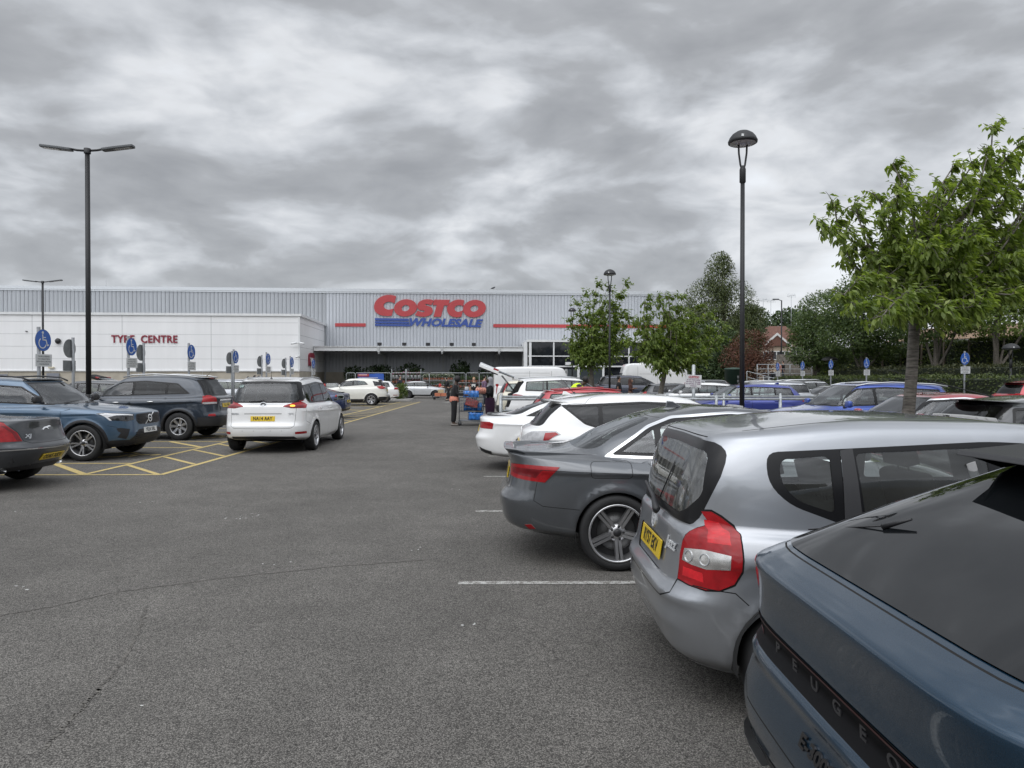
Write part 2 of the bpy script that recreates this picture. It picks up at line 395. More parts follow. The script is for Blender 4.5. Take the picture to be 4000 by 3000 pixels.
class Body:
    """Cuts windows, lamps, arches and panel gaps into a Skin and links the pieces as parts."""
    def __init__(s, root, skin, nu=64, per=5):
        s.root = root; s.k = skin; s.reg = []; s.nu = nu; s.per = per
    def cut(s, name, mat, view, pts, split=False, off=0., hole=False, rear=None, label=None, parent=None, step=.05):
        uv = s.k.inv(view, dense(pts, step)) if view != 'uv' else np.array(pts)
        s.reg.append(dict(name=name, mat=mat, uv=uv, split=split, off=off, hole=hole, label=label))
        return s
    def cut2(s, name, mat, pieces, **kw):
        """Outline whose points come from several views: [(view, [points]), ...]."""
        uv = np.concatenate([s.k.inv(v, p) for v, p in pieces])
        uv = np.array(dense([tuple(q) for q in uv * [US, VS]], .06)) / [US, VS]
        return s.cut(name, mat, 'uv', uv, **kw)
    def seam(s, view, pts, w=.006, closed=False):
        d = dense(pts + [pts[0]] if closed else pts, .06, False)
        if closed:
            h = len(d) // 2
            s._seam(view, d[:h + 1], w); s._seam(view, d[h:], w)
        else: s._seam(view, d, w)
        return s
    def _seam(s, view, d, w):
        uv = s.k.inv(view, d); u, v = uv[:, 0], uv[:, 1]
        p = s.k.P(u, v); a, b = s.k.D(u, v); n = s.k.N(u, v)
        t = np.gradient(p, axis=0); t /= np.maximum(np.linalg.norm(t, axis=1), 1e-9)[:, None]
        sd = np.cross(n, t) * (w / 2)
        aa = (a * a).sum(1); bb = (b * b).sum(1); ab = (a * b).sum(1); sa = (sd * a).sum(1); sb = (sd * b).sum(1)
        det = np.maximum(aa * bb - ab * ab, 1e-9)
        dl = np.stack([(sa * bb - sb * ab) / det, (sb * aa - sa * ab) / det], -1)
        lo = np.array([0, 0]); hi = np.array([1, s.k.J - 1])
        poly = np.concatenate([np.clip(uv + dl, lo, hi), np.clip(uv - dl, lo, hi)[::-1]])
        s.reg.append(dict(name=None, uv=poly, seam=True))
    def finish(s, paintmat, name='body', lining=None, zlin=.5):
        k = s.k; J = k.J
        us = np.linspace(0, 1, s.nu + 1); vs = np.linspace(0, J - 1, s.per * (J - 1) + 1)
        U, V = np.meshgrid(us, vs); g = np.stack([U.ravel() * US, V.ravel() * VS], -1)
        edge = (g[:, 0] < 1e-6) | (g[:, 0] > US - 1e-6) | (g[:, 1] < 1e-6) | (g[:, 1] > (J - 1) * VS - 1e-6)
        cell = min(US / s.nu, VS / s.per) * .38
        polys = []
        for r in s.reg:
            q = np.array(r['uv']) * [US, VS]
            keep = [0]
            for i in range(1, len(q)):
                if np.abs(q[i] - q[keep[-1]]).max() > 2e-4: keep.append(i)
            if len(keep) > 2 and np.abs(q[keep[-1]] - q[keep[0]]).max() < 2e-4: keep.pop()
            q = q[keep]
            if (q[:, 0] * np.roll(q[:, 1], -1) - q[:, 1] * np.roll(q[:, 0], -1)).sum() < 0: q = q[::-1]
            polys.append(q)
            if len(q) > 2:
                dd = np.array(dense([tuple(x) for x in q], cell * .7))
                bb0 = dd.min(0) - cell; bb1 = dd.max(0) + cell
                cand = np.where((g > bb0).all(1) & (g < bb1).all(1) & ~edge)[0]
                if len(cand):
                    dm = np.min(((g[cand][:, None] - dd[None]) ** 2).sum(-1), 1)
                    kill = cand[dm < (cell * (.9 if not r.get('seam') else .7)) ** 2]
                    m = np.ones(len(g), bool); m[kill] = False; g = g[m]; edge = edge[m]
        verts = [Vector(p) for p in g]; faces = []; fid = []
        for ri, q in enumerate(polys):
            if len(q) < 3: continue
            o = len(verts); verts += [Vector(p) for p in q]; faces.append(list(range(o, o + len(q)))); fid.append(ri)
        edges = [(q[i], q[(i + 1) % len(q)]) for q in faces for i in range(len(q))]
        vo, eo, fo, ov, oe, of = delaunay_2d_cdt(verts, edges, [], 0, 1e-6, False)
        vo = np.array([(p.x, p.y) for p in vo]); uu = np.clip(vo[:, 0] / US, 0, 1); vv = np.clip(vo[:, 1] / VS, 0, J - 1)
        P = k.P(uu, vv); N = k.N(uu, vv)
        fo = np.array(fo); cls = np.full(len(fo), -1); seam = np.zeros(len(fo), bool)
        cen = vo[fo].mean(1)
        for ri, q in enumerate(polys):
            if len(q) < 3: continue
            lo = q.min(0); hi = q.max(0); c = np.where((cen >= lo).all(1) & (cen <= hi).all(1))[0]
            if not len(c): continue
            x, y = cen[c][:, 0, None], cen[c][:, 1, None]; q2 = np.roll(q, -1, 0)
            up = (q[None, :, 1] > y) != (q2[None, :, 1] > y)
            dy = q2[:, 1] - q[:, 1]; xi = q[:, 0] + (y - q[:, 1]) * (q2[:, 0] - q[:, 0]) / np.where(np.abs(dy) < 1e-12, 1e-12, dy)
            ins = (up & (x < xi)).sum(1) % 2 == 1
            if s.reg[ri].get('seam'): seam[c[ins]] = True
            else: cls[c[ins]] = ri
        a = P[fo[:, 1]] - P[fo[:, 0]]; b = P[fo[:, 2]] - P[fo[:, 0]]; fn = np.cross(a, b)
        nm = N[fo[:, 0]] + N[fo[:, 1]] + N[fo[:, 2]]
        fl = (fn * nm).sum(1) < 0; fo[fl] = fo[fl][:, ::-1]
        good = np.linalg.norm(fn, axis=1) > 1e-9
        s.parts = {}
        def make(nm_, sel, mats, sides, off=0., seamsel=None, flip=False, parent=None):
            V_ = []; F_ = []; N_ = []; MI = []
            for sg in sides:
                f = fo[sel]
                if not len(f): continue
                ids, inv = np.unique(f, return_inverse=True); inv = inv.reshape(f.shape)
                p = P[ids] + N[ids] * off; n = N[ids] * (-1 if flip else 1)
                if sg < 0: p = p * [1, -1, 1]; n = n * [1, -1, 1]; inv = inv[:, ::-1]
                if flip: inv = inv[:, ::-1]
                o = sum(len(x) for x in V_)
                V_.append(p); N_.append(n); F_.append(inv + o); MI.append(seamsel[sel].astype(int) if seamsel is not None else np.zeros(len(f), int))
            if not V_: return None
            me = bpy.data.meshes.new(nm_)
            V_ = np.concatenate(V_); F_ = np.concatenate(F_); N_ = np.concatenate(N_); MI = np.concatenate(MI)
            me.from_pydata(V_.tolist(), [], F_.tolist())
            me.polygons.foreach_set('use_smooth', [True] * len(F_)); me.polygons.foreach_set('material_index', MI.tolist())
            for m in mats: me.materials.append(m)
            me.update()
            me.normals_split_custom_set_from_vertices(N_.tolist())
            return link(nm_, me, parent or s.root)
        body = (cls == -1) & good
        s.body = make(name, body, [paintmat, GAP], (1, -1), seamsel=seam)
        for ri, r in enumerate(s.reg):
            if r.get('seam') or r['hole']: continue
            sel = (cls == ri) & good
            for sides in (((1,), (-1,)) if r['split'] else ((1, -1),)):
                o = make(r['name'], sel, [r['mat'], GAP], sides, r['off'], seamsel=seam)
                if o is not None:
                    if r['label']: o['label'] = r['label']
                    s.parts.setdefault(r['name'], []).append(o)
        if lining is not None:
            zc = P[fo][:, :, 2].mean(1)
            make('cabin_lining', body & (zc > zlin), [lining], (1, -1), -.018, flip=True)
        return s

# ------------------------------------------------------------------ generic ring stack
def car_rings(L, W, H, zs=.20, zn=.72, xc=.95, zc=1.0, zb=.92, xd=None, zd=None, xrf=.30, xrr=None, zrf=None, zrr=None,
              wb=None, wr=None, nr=5.5, nf=4.2, bump=.0, hood=.5, roofmid=None, mod=None, tail=.05, zrb=None):
    xr, xf = -L / 2, L / 2; w = W / 2
    xd = xr + .22 if xd is None else xd; zd = zb + .06 if zd is None else zd
    xrr = xd + .25 if xrr is None else xrr; zrf = H - .07 if zrf is None else zrf; zrr = H - .08 if zrr is None else zrr
    wb = w - .08 if wb is None else wb; wr = w * .70 if wr is None else wr
    rs = [
        [xr + .16, xf - .20, w - .10, zs + .10, zs, zs + .02, nr - 1, nf],
        [xr + .045, xf - .07, w - .035, .36, zs + .10, .34, nr, nf],
        [xr, xf, w - .012, .53, .47, .50, nr, nf],
        [xr + .015, xf - .02, w, .68, .66, .62, nr, nf],
        [xr + tail, xf - .09, w - .006, min(.83, zd - .12), .80, zn, nr, nf],
        [xr + tail + .03, xf - .26, w - .03, zd - .05, [(0, zd - .05), (.2, zb - .03), (.62, zb - .05), (.82, (zb + zn) / 2 + .02), (1, zn + .055)], zn + .055, nr, nf - .6],
        [(xr + tail + .05) * .5 + xd * .5, xf * (1 - hood) + xc * hood, w - .055, zd, [(0, zd - .01), (.25, zb - .005), (.65, zb - .01), (1, zn * .4 + zc * .6 + .01)], 0, nr, nf - 1],
        [xd, xc, wb, zd + .012, [(0, zd + .012), (.25, zb + .02), (.65, zb + .015), (1, zc)], zc, nr, 3.6],
        None,
        [xrr, xrf, wr, zrr, [(0, zrr), (.45, H - .05), (.75, H - .055), (1, zrf)], zrf, nr, 4.5],
        [xrr + .10, xrf - .12, wr * .86, zrr + .02, [(0, zrr + .025), (.45, H - .018), (.75, H - .024), (1, zrf + .028)], zrf + .03, nr - 1, 4],
        [xrr + .22, xrf - .3, wr * .45, zrr + .03, [(0, zrr + .042), (.45, H - .003), (.75, H - .006), (1, zrf + .045)], zrf + .04, 4, 4],
        [xrr + .30, xrf - .4, .0005, zrr + .03, [(0, zrr + .05), (.45, H), (.75, H - .003), (1, zrf + .05)], zrf + .05, 4, 4]]
    a, b = rs[7], rs[9]
    za = a[4]; zb_ = b[4]
    mz = [(q[0], pch([p[0] for p in za], [p[1] for p in za], np.array([q[0]]))[0] * .5 + q[1] * .5) for q in zb_]
    rs[8] = [(a[0] + b[0]) / 2 - .03, (a[1] + b[1]) / 2 + .025, (a[2] + b[2]) / 2 + .022, 0, mz, 0, nr, 4]
    for j, ch in (mod or {}).items():
        for f, val in ch.items(): rs[j]['xr xf w zr zm zf nr nf'.split().index(f)] = val
    return rs
def flare(xs, rad, amp=.012):
    def f(p, u):
        d = np.zeros_like(p)
        for xc, zc in xs:
            r = np.hypot(p[:, 0] - xc, p[:, 2] - zc)
            d[:, 1] += amp * np.exp(-((r - rad - .015) / .045) ** 2) * np.clip((p[:, 1] - .4) * 4, 0, 1)
        return d
    return f
def crease(line, amp, wid, x0=-9, x1=9):
    """A pressed line along the flank: line is [(x, z)...]."""
    lx = [q[0] for q in line]; lz = [q[1] for q in line]
    def f(p, u):
        d = np.zeros_like(p); z0 = np.interp(p[:, 0], lx, lz); t = (p[:, 2] - z0) / wid
        fade = np.clip((p[:, 0] - lx[0]) / .25, 0, 1) * np.clip((lx[-1] - p[:, 0]) / .25, 0, 1)
        d[:, 1] = amp * np.where(t < 0, np.exp(-(t * 2.2) ** 2), np.exp(-(t * .8) ** 2)) * fade * np.clip((p[:, 1] - .5) * 5, 0, 1)
        return d
    return f
def rearcrease(z0, amp, wid, ymax=.8):
    def f(p, u):
        d = np.zeros_like(p); t = (p[:, 2] - z0) / wid
        d[:, 0] = -amp * np.exp(-t * t) * np.clip((ymax - np.abs(p[:, 1])) * 8, 0, 1) * (p[:, 0] < 0) * np.clip((-p[:, 0] - 1.2) * 3, 0, 1)
        return d
    return f

# ------------------------------------------------------------------ wheels, lamps, plates and cabin pieces
WH = {}
WSTY = {  # spokes, half angle at hub and at rim between the two arms of a pair, widths at hub and rim, colour
    'vdouble': (5, .34, .075, .026, .024, 'ALLOY'), 'ydark': (5, .05, .17, .026, .034, 'TWO'), 'seven': (7, 0, 0, .040, .062, 'ALLOY'),
    'ten': (5, .13, .30, .030, .028, 'ALLOY'), 'five': (5, 0, 0, .06, .075, 'ALLOY'), 'vv': (5, .07, .21, .034, .034, 'ALLOY'),
    'dark': (5, .06, .22, .03, .03, 'DARK'), 'steel': (9, 0, 0, .05, .04, 'ALLOY')}
def wheel_tpl(sty, rad, wid, ratio):
    key = (sty, rad, wid, ratio)
    if key in WH: return WH[key]
    M = Matrix.Rotation(-PI / 2, 4, 'X'); rr = rad * ratio; h = wid / 2
    t = MB()
    t.lathe([(rr, -h + .012), (rr + .012, -h + .002), (rr + .03, -h - .002), (rad * .93, -h), (rad * .975, -h + .016), (rad * .995, -h + .04), (rad, -h + .06),
             (rad, h - .06), (rad * .995, h - .04), (rad * .975, h - .016), (rad * .93, h), (rr + .03, h + .002), (rr + .012, h - .002), (rr, h - .012)], 48, M)
    tm = t.mesh('tyre', TYRE)
    n, ah, ar, wh, wr, colr = WSTY[sty]
    q = MB()
    q.lathe([(rr + .004, h - .010), (rr + .002, h - .001), (rr - .007, h), (rr - .014, h - .006), (rr - .02, h - .03), (rr - .035, -h + .03)], 48, M, mi=0)
    q.lathe([(.001, -.01), (rr - .03, -.012)], 36, M, mi=1)
    q.lathe([(.05, .0), (rr * .66, .0), (rr * .67, -.012)], 36, M, mi=2)
    arms = [(ah, ar), (-ah, -ar)] if ah else [(0, 0)]
    for i in range(n):
        for (s0, s1) in arms:
            a0 = 2 * PI * i / n + PI / 2; r0 = rr * .17; r1 = rr - .008
            p0 = Vector((math.cos(a0 + s0), math.sin(a0 + s0))) * r0; p1 = Vector((math.cos(a0 + s1), math.sin(a0 + s1))) * r1
            d = (p1 - p0).normalized(); e = Vector((-d.y, d.x))
            top = [p0 - e * wh / 2, p1 - e * wr / 2, p1 + e * wr / 2, p0 + e * wh / 2]
            z0, z1 = h - .045, h - .014
            vs = [(top[0].x, top[0].y, z0), (top[1].x, top[1].y, z1), (top[2].x, top[2].y, z1), (top[3].x, top[3].y, z0)]
            g = [p0 - e * wh * .8, p1 - e * wr * .75, p1 + e * wr * .75, p0 + e * wh * .8]
            vs += [(g[j].x, g[j].y, (z0, z1, z1, z0)[j] - .035) for j in range(4)]
            q.add(vs, [(0, 1, 2, 3)], M, mi=0); q.add(vs, [(0, 4, 5, 1), (2, 6, 7, 3), (1, 5, 6, 2)], M, mi=3)
    q.lathe([(.0, h - .028), (rr * .13, h - .028), (rr * .14, h - .036)], 20, M, mi=1)
    q.lathe([(rr * .13, h - .04), (rr * .30, h - .047), (rr * .31, h - .08)], 24, M, mi=0)
    for i in range(5):
        a = 2 * PI * (i + .5) / 5
        q.lathe([(.0, h - .034), (.011, h - .034), (.012, h - .05)], 8, M @ Matrix.Translation((math.cos(a) * rr * .22, math.sin(a) * rr * .22, 0)), mi=1)
    main = ALLOYD if colr == 'DARK' else ALLOY
    qm = q.mesh('rim', [main, BLACK, pbr('brake_disc', (.13, .13, .13), .4, metal=.7), ALLOYD if colr != 'ALLOY' else main])
    WH[key] = (tm, qm)
    return WH[key]
def add_wheels(root, xs, track, sty, rad, wid=.21, ratio=.70, steer=0.):
    tm, qm = wheel_tpl(sty, rad, wid, ratio)
    for i, x in enumerate(xs):
        for sg in (1, -1):
            w = bpy.data.objects.new('wheel', None); COL.objects.link(w); w.parent = root; w.empty_display_size = .1
            w.location = (x, sg * (track / 2), rad); w.rotation_euler = (0, rnd.uniform(0, 6), (0 if sg > 0 else PI) + (steer if i == 1 else 0))
            link('tyre', tm, w); link('rim', qm, w)
def under(root, xr, xf, W, xs, arch_r, zf=.24):
    m = MB(); w = W / 2
    m.box(((xs[0] + xs[1]) / 2, 0, zf + .06), (xs[1] - xs[0] + .5, W - .60, .16))
    m.box(((xs[0] + xs[1]) / 2, 0, zf + .07), (xs[1] - xs[0] - 2 * arch_r - .04, W - .14, .12))
    m.box(((xr + xs[0] - arch_r) / 2 + .10, 0, zf + .27), (xs[0] - arch_r - xr - .24, W - .62, .16))
    m.box(((xf + xs[1] + arch_r) / 2 - .10, 0, zf + .10), (xf - xs[1] - arch_r - .28, W - .66, .14))
    m.build('underbody', UNDER, root)
    for x in xs:
        for sg in (1, -1):
            l = MB(); n = 22
            for k in range(n):
                a0 = -.25 + (PI + .5) * k / n; a1 = -.25 + (PI + .5) * (k + 1) / n; r = arch_r + .004
                vs = []
                for a in (a0, a1):
                    for y in (w - .02, w - .34): vs.append((x + r * math.cos(a), sg * y, .33 + r * math.sin(a)))
                l.add(vs, [(0, 1, 3, 2)], smooth=True)
                l.add([(x, sg * (w - .335), .33), vs[1], vs[3]], [(0, 1, 2)])
            l.build('arch_liner', UNDER, root)
def plate(root, o, n, text, mat, w=.52, h=.111):
    n = Vector(n).normalized(); up = Vector((0, 0, 1)); x = up.cross(n).normalized()
    M = frame(Vector(o) + n * .006, x, up - n * up.dot(n))
    b = MB(); b.box((0, 0, 0), (w, h, .008), M)
    p = b.build('number_plate', mat, root, bevel=.002)
    vs, fs = text_geo(text, .105, .0035, 0, 0, 1.06, 'CENTER', .80)
    xs_ = [v[0] for v in vs]; sc = min(1., (w - .04) / (max(xs_) - min(xs_)))
    t = MB(); t.add([(v[0] * sc, v[1] * .98, .0055) for v in vs], fs, M)
    link('lettering', t.mesh('lettering', INK), p)
    return p
def emblem(root, name, o, n, polys, mat, depth=.006, up=(0, 0, 1)):
    """Small raised mark: list of 2-D polygons in metres on the surface at o with normal n."""
    n = Vector(n).normalized(); up = Vector(up); x = up.cross(n).normalized()
    M = frame(Vector(o), x, up - n * up.dot(n)); b = MB()
    for p in polys: b.prism(p, -.004, depth, M)
    return b.build(name, mat, root, bevel=.001, seg=1)
def letters(root, name, o, n, s, size, mat, bold=.002, shear=0., depth=.003, spacing=1., up=(0, 0, 1), lift=.004, wscale=1.):
    n = Vector(n).normalized(); up = Vector(up); x = up.cross(n).normalized()
    M = frame(Vector(o) + n * lift, x, up - n * up.dot(n))
    vs, fs = text_geo(s, size, bold, shear, depth, spacing, 'CENTER', wscale)
    b = MB(); b.add(vs, fs, M)
    return link(name, b.mesh(name, mat), root)
def ringpoly(r0, r1, n=20, sx=1.):
    """Annulus as quads."""
    return [[(sx * r0 * math.cos(a), r0 * math.sin(a)), (sx * r1 * math.cos(a), r1 * math.sin(a)), (sx * r1 * math.cos(b), r1 * math.sin(b)), (sx * r0 * math.cos(b), r0 * math.sin(b))]
            for a, b in [(2 * PI * i / n, 2 * PI * (i + 1) / n) for i in range(n)]]
def door_mirror(root, x, y, z, mat, sg, s=1., fwd=1):
    m = MB()
    m.box((x, sg * (y + .13 * s), z + .06 * s), (.10 * s, .21 * s, .145 * s), taper=.92)
    o = m.build('mirror', mat, root, bevel=.042 * s, seg=4)
    for p in o.data.polygons: p.use_smooth = True
    b = MB(); b.box((x - .045 * s - .004, sg * (y + .135 * s), z + .06 * s), (.012, .175 * s, .112 * s))
    b.build('mirror_glass', MIRRORM, o, bevel=.005)
    k = MB(); k.tube([(x + .02, sg * (y - .03), z - .01), (x, sg * (y + .05), z), (x, sg * (y + .11 * s), z + .02)], [.03, .026, .022], 8)
    k.build('mirror_arm', BLACK, o)
    return o
def handle(root, skin, x, z, mat, sides=(1, -1), L=.19):
    p, n = skin.at('side', x, z)
    for sg in sides:
        m = MB()
        m.tube([(x - L / 2, sg * (p.y - .005), z - .002), (x - L / 2 + .03, sg * (p.y + .028), z), (x + L / 2 - .03, sg * (p.y + .028), z), (x + L / 2, sg * (p.y - .005), z - .002)], [.009, .013, .013, .009], 8, flat=.7)
        m.build('door_handle', mat, root)
def rail(root, pts, r, mat, name='roof_rail'):
    for sg in (1, -1):
        m = MB(); m.tube([(p[0], sg * p[1], p[2]) for p in pts], r, 8); m.build(name, mat, root)
def wiper(root, pts, r=.007, name='wiper', blade=True):
    m = MB(); m.tube(pts, r, 6); return m.build(name, BLACK, root)
def aerial(root, x, y, z, L=.4, lean=-.55, fin=False, mat=None):
    m = MB()
    if fin:
        m.prism([(-.09, 0), (.10, 0), (.06, .018), (-.02, .062), (-.075, .066)], -.018, .018, Matrix.Translation((x, y, z)) @ Matrix.Rotation(PI / 2, 4, 'X'))
        return m.build('antenna', mat or BLACK, root, bevel=.008, seg=3)
    m.tube([(x, y, z), (x + L * lean, y, z + L)], [.005, .0025], 6)
    m.lathe([(.028, 0), (.022, .012), (.008, .03)], 12, Matrix.Translation((x, y, z - .004)))
    return m.build('antenna', BLACK, root)
_SEATS = {}
def seat(root, x, y, z, w=.50, rear=False, h=.62, mat=None):
    mat = mat or SEATM
    key = (w, rear, h, mat.name)
    if key not in _SEATS:
        tb = MB(); a = R(14); M = Matrix.Translation((0, 0, .12)) @ Matrix.Rotation(-a, 4, 'Y')
        tb.box((0, 0, h / 2), (.12, w, h), M)
        if not rear: tb.box((.28, 0, .04), (.5, w, .14))
        m1 = tb.mesh('seat', mat, bevel=.045, seg=3)
        hd = MB(); hd.box((-.005, 0, h + .13), (.09, .27, .17), M); hd.tube([M @ Vector((0, .06, h - .02)), M @ Vector((0, .06, h + .1))], .006, 6); hd.tube([M @ Vector((0, -.06, h - .02)), M @ Vector((0, -.06, h + .1))], .006, 6)
        m2 = hd.mesh('headrest', mat, bevel=.035, seg=3)
        for me in (m1, m2): me.polygons.foreach_set('use_smooth', [True] * len(me.polygons))
        _SEATS[key] = (m1, m2)
    m1, m2 = _SEATS[key]
    o = link('seat', m1, root); o.location = (x, y, z)
    link('headrest', m2, o)
    return o
def cabin(root, xc, zc, W, xs1, xs2, z=.42, rearseat=True, dash=True):
    w = W / 2 - .17
    f = MB(); f.box(((xc + xs2) / 2 - .1, 0, .36), (xc - xs2 + 1.0, 2 * w, .06)); f.build('cabin_floor', LINER, root)
    if dash:
        d = MB(); d.box((xc - .32, 0, zc - .20), (.50, 2 * w - .04, .26)); d.build('dashboard', BLACK, root, bevel=.06, seg=3)
        s = MB(); s.lathe([(.175 + .014 * math.cos(a), .014 * math.sin(a)) for a in np.linspace(0, 2 * PI, 9)], 24, Matrix.Translation((xc - .66, -.37, zc - .13)) @ Matrix.Rotation(R(-65), 4, 'Y'))
        s.tube([(xc - .66, -.37, zc - .13), (xc - .5, -.37, zc - .2)], .03, 8); s.box((xc - .66, -.37, zc - .13), (.03, .30, .05))
        s.build('steering_wheel', BLACK, root)
    for y in (.37, -.37): seat(root, xs1, y, z - .02)
    if rearseat:
        for y in (.36, -.36): seat(root, xs2, y, z - .02, .60, True, .56)
def clipx(poly, x0, x1):
    """Part of a convex polygon between two uprights."""
    for lim, sg in ((x0, 1), (x1, -1)):
        out = []
        for i in range(len(poly)):
            a = poly[i]; b = poly[(i + 1) % len(poly)]
            da = (a[0] - lim) * sg; db = (b[0] - lim) * sg
            if da >= 0: out.append(a)
            if (da > 0) != (db > 0) and abs(da - db) > 1e-9:
                t = da / (da - db); out.append((a[0] + (b[0] - a[0]) * t, a[1] + (b[1] - a[1]) * t))
        poly = out
    return poly
def inset(poly, d):
    """Convex polygon drawn in by d."""
    q = [np.array(p[:2], float) for p in poly]; n = len(q)
    ar = sum(q[i][0] * q[(i + 1) % n][1] - q[i][1] * q[(i + 1) % n][0] for i in range(n))
    sg = 1 if ar > 0 else -1
    out = []
    L = []
    for i in range(n):
        e = q[(i + 1) % n] - q[i]; ln = np.linalg.norm(e)
        if ln < 1e-6: continue
        e = e / ln; nrm = np.array([-e[1], e[0]]) * sg; L.append((q[i] + nrm * d, e))
    for i in range(len(L)):
        p, e = L[i - 1]; r, f = L[i]
        den = e[0] * f[1] - e[1] * f[0]
        if abs(den) < 1e-3: out.append(tuple(r)); continue
        t = ((r - p)[0] * f[1] - (r - p)[1] * f[0]) / den; out.append(tuple(p + e * t))
    return out
def arch(b, x, z, r):
    uv = b.k.inv('side', [(x + r * math.cos(a), z + r * math.sin(a)) for a in np.linspace(.02, PI - .02, 26)])
    a0 = uv[0].copy(); a1 = uv[-1].copy(); a0[1] = 0; a1[1] = 0
    b.cut('arch', None, 'uv', np.concatenate([uv, [a1], [a0]]), hole=True)
def make_car(name, label, group, X, Y, rz, P, S, scale=1., cat='car'):
    """One vehicle from its measurements S in paint P; returns (root, skin, body)."""
    root = empty(name, (X, Y, 0), rz, label, cat, group)
    L, W, H = S['L'], S['W'], S['H']; xs = S['xs']; ar = S.get('ar', .36); zc = S.get('zc', .33)
    rg = car_rings(L, W, H, mod=S.get('mod'), **S.get('r', {}))
    disp = [flare([(x, zc) for x in xs], ar, S.get('flare', .012))] + list(S.get('disp', []))
    sk = Skin(rg, disp); b = Body(root, sk, S.get('nu', 60), S.get('per', 5))
    for x in xs:
        if S.get('clad'):
            cr = ar + S['clad']; pts = [(x + cr * math.cos(a), zc + cr * math.sin(a)) for a in np.linspace(.0, PI, 22)]
            uv = sk.inv('side', pts); a0 = uv[0].copy(); a1 = uv[-1].copy(); a0[1] = a1[1] = 0
            b.cut('wheel_arch_trim', BLACK, 'uv', np.concatenate([uv, [a1], [a0]]), split=True, off=.004)
        arch(b, x, zc, ar)
    if S.get('sillz'):
        x0, x1 = xs[0] + ar + S.get('clad', 0) + .004, xs[1] - ar - S.get('clad', 0) - .004
        uv = sk.inv('side', dense([(x0, S['sillz']), (x1, S['sillz'])], .1, False)); lo = uv[::-1].copy(); lo[:, 1] = 0
        b.cut('sill_trim', BLACK, 'uv', np.concatenate([uv, lo]), split=True, off=.003)
    for vw, z1, nm, mt in S.get('lower', []):       # dark lower band of a bumper up to height z1, ends at the wheel arches
        xe = (xs[0] - ar - S.get('clad', 0) - .01) if vw == 'rear' else (xs[1] + ar + S.get('clad', 0) + .01)
        pr = dense([(0, z1), (W / 2 - .30, z1)], .1, False); ps = [(xe * .995 + (-L / 2 if vw == 'rear' else L / 2) * .005, z1)]
        uv = np.concatenate([sk.inv(vw, pr), sk.inv('side', ps)]); lo = uv[::-1].copy(); lo[:, 1] = 0
        b.cut(nm, mt, 'uv', np.concatenate([uv, lo]), off=.002)
    d = S.get('dlo')
    if d:
        fm = S.get('frame', TRIM); out = d['pts']
        if S.get('chrome'): b.cut('chrome_strip', CHROME, 'side', rounded(inset(out, -S['chrome']), .03), split=True, off=.002)
        b.cut('window_frame', fm, 'side', rounded(out, .04, 3), split=True)
        xsd = d['pillars']
        for i in range(len(xsd) - 1):
            pl = clipx(out, xsd[i], xsd[i + 1])
            if len(pl) < 3: continue
            gm = S.get('gr', G_TINT) if xsd[i + 1] <= d.get('dark', -9) + .02 else S.get('gf', G_CLEAR)
            b.cut('side_window', gm, 'side', rounded(inset(pl, d.get('fr', .03)), .03, 3), split=True, off=-.004)
    if S.get('rearwin'):
        rw = S['rearwin']; f = S.get('rwf', .035)
        b.cut('window_border', TRIM, 'rear', half(rw, .05))
        c = (0, sum(q[1] for q in rw) / len(rw))
        ins = [(q[0] - f * (1.4 if q[0] > 0 else 0), q[1] + (f if q[1] < c[1] else -f)) for q in rw]
        b.cut('rear_window', S.get('gr', G_TINT), 'rear', half(ins, .05), off=-.004)
    if S.get('wind'):
        wd = S['wind']; b.cut('windscreen_border', TRIM, 'front', [(0, wd[0][1] - .02)] + [(q[0] + .02, q[1] + (-.02 if i == 0 else .02)) for i, q in enumerate(wd)] + [(0, wd[-1][1] + .02)])
        b.cut('windscreen', S.get('gf', G_CLEAR), 'front', [(0, wd[0][1])] + list(wd) + [(0, wd[-1][1])], off=-.003)
    for c in S.get('cuts', []):
        nm, mt, vw, pts = c[:4]; kw = dict(c[4]) if len(c) > 4 else {}
        if mt is None: mt = P
        if vw == 'mix': b.cut2(nm, mt, pts, **kw)
        else: b.cut(nm, mt, vw, pts, **kw)
    for s in S.get('seams', []): b.seam(*s)
    b.finish(P, lining=LINER if S.get('lining', True) else None, zlin=S.get('zlin', .9))
    under(root, -L / 2, L / 2, W, xs, ar)
    sty, rad, wid, ratio = S.get('wheel', ('ten', .32, .2, .68))
    add_wheels(root, xs, W - wid + S.get('tk', 0.), sty, rad, wid, ratio, S.get('steer', 0.))
    if S.get('cabin'): cabin(root, S['cabin'][0], S['cabin'][1], W, S['cabin'][2], S['cabin'][3], S.get('seatz', .42))
    for vw, z, txt, mt in S.get('plates', []):
        p, n = sk.at(vw, 0, z); plate(root, p, n, txt, mt)
    if S.get('mirror'):
        x, y, z = S['mirror'][:3]; mm = S['mirror'][3] if len(S['mirror']) > 3 else P
        for sg in (1, -1): door_mirror(root, x, y, z, mm, sg)
    for x, z in S.get('handles', []): handle(root, sk, x, z, S.get('hm', P))
    if S.get('rails'): rail(root, S['rails'], .017, S.get('railm', SATIN))
    if S.get('fin'): aerial(root, S['fin'][0], 0, S['fin'][1], fin=True, mat=P)
    if S.get('mast'): aerial(root, S['mast'][0], S['mast'][1], S['mast'][2], S['mast'][3], S['mast'][4])
    root.scale = (scale,) * 3
    return root, sk, b
def dloz(x0b, x1b, x1t, x0t, zb0, zb1, zt0, zt1, ztm=None):
    """Side glass outline: rear-bottom x0b, front-bottom x1b, front-top x1t, rear-top x0t and their heights."""
    pts = [(x0b, zb0), (x1b, zb1), (x1t, zt1)]
    if ztm: pts.append(((x1t + x0t) / 2 + .1, ztm))
    return pts + [(x0t, zt0)]
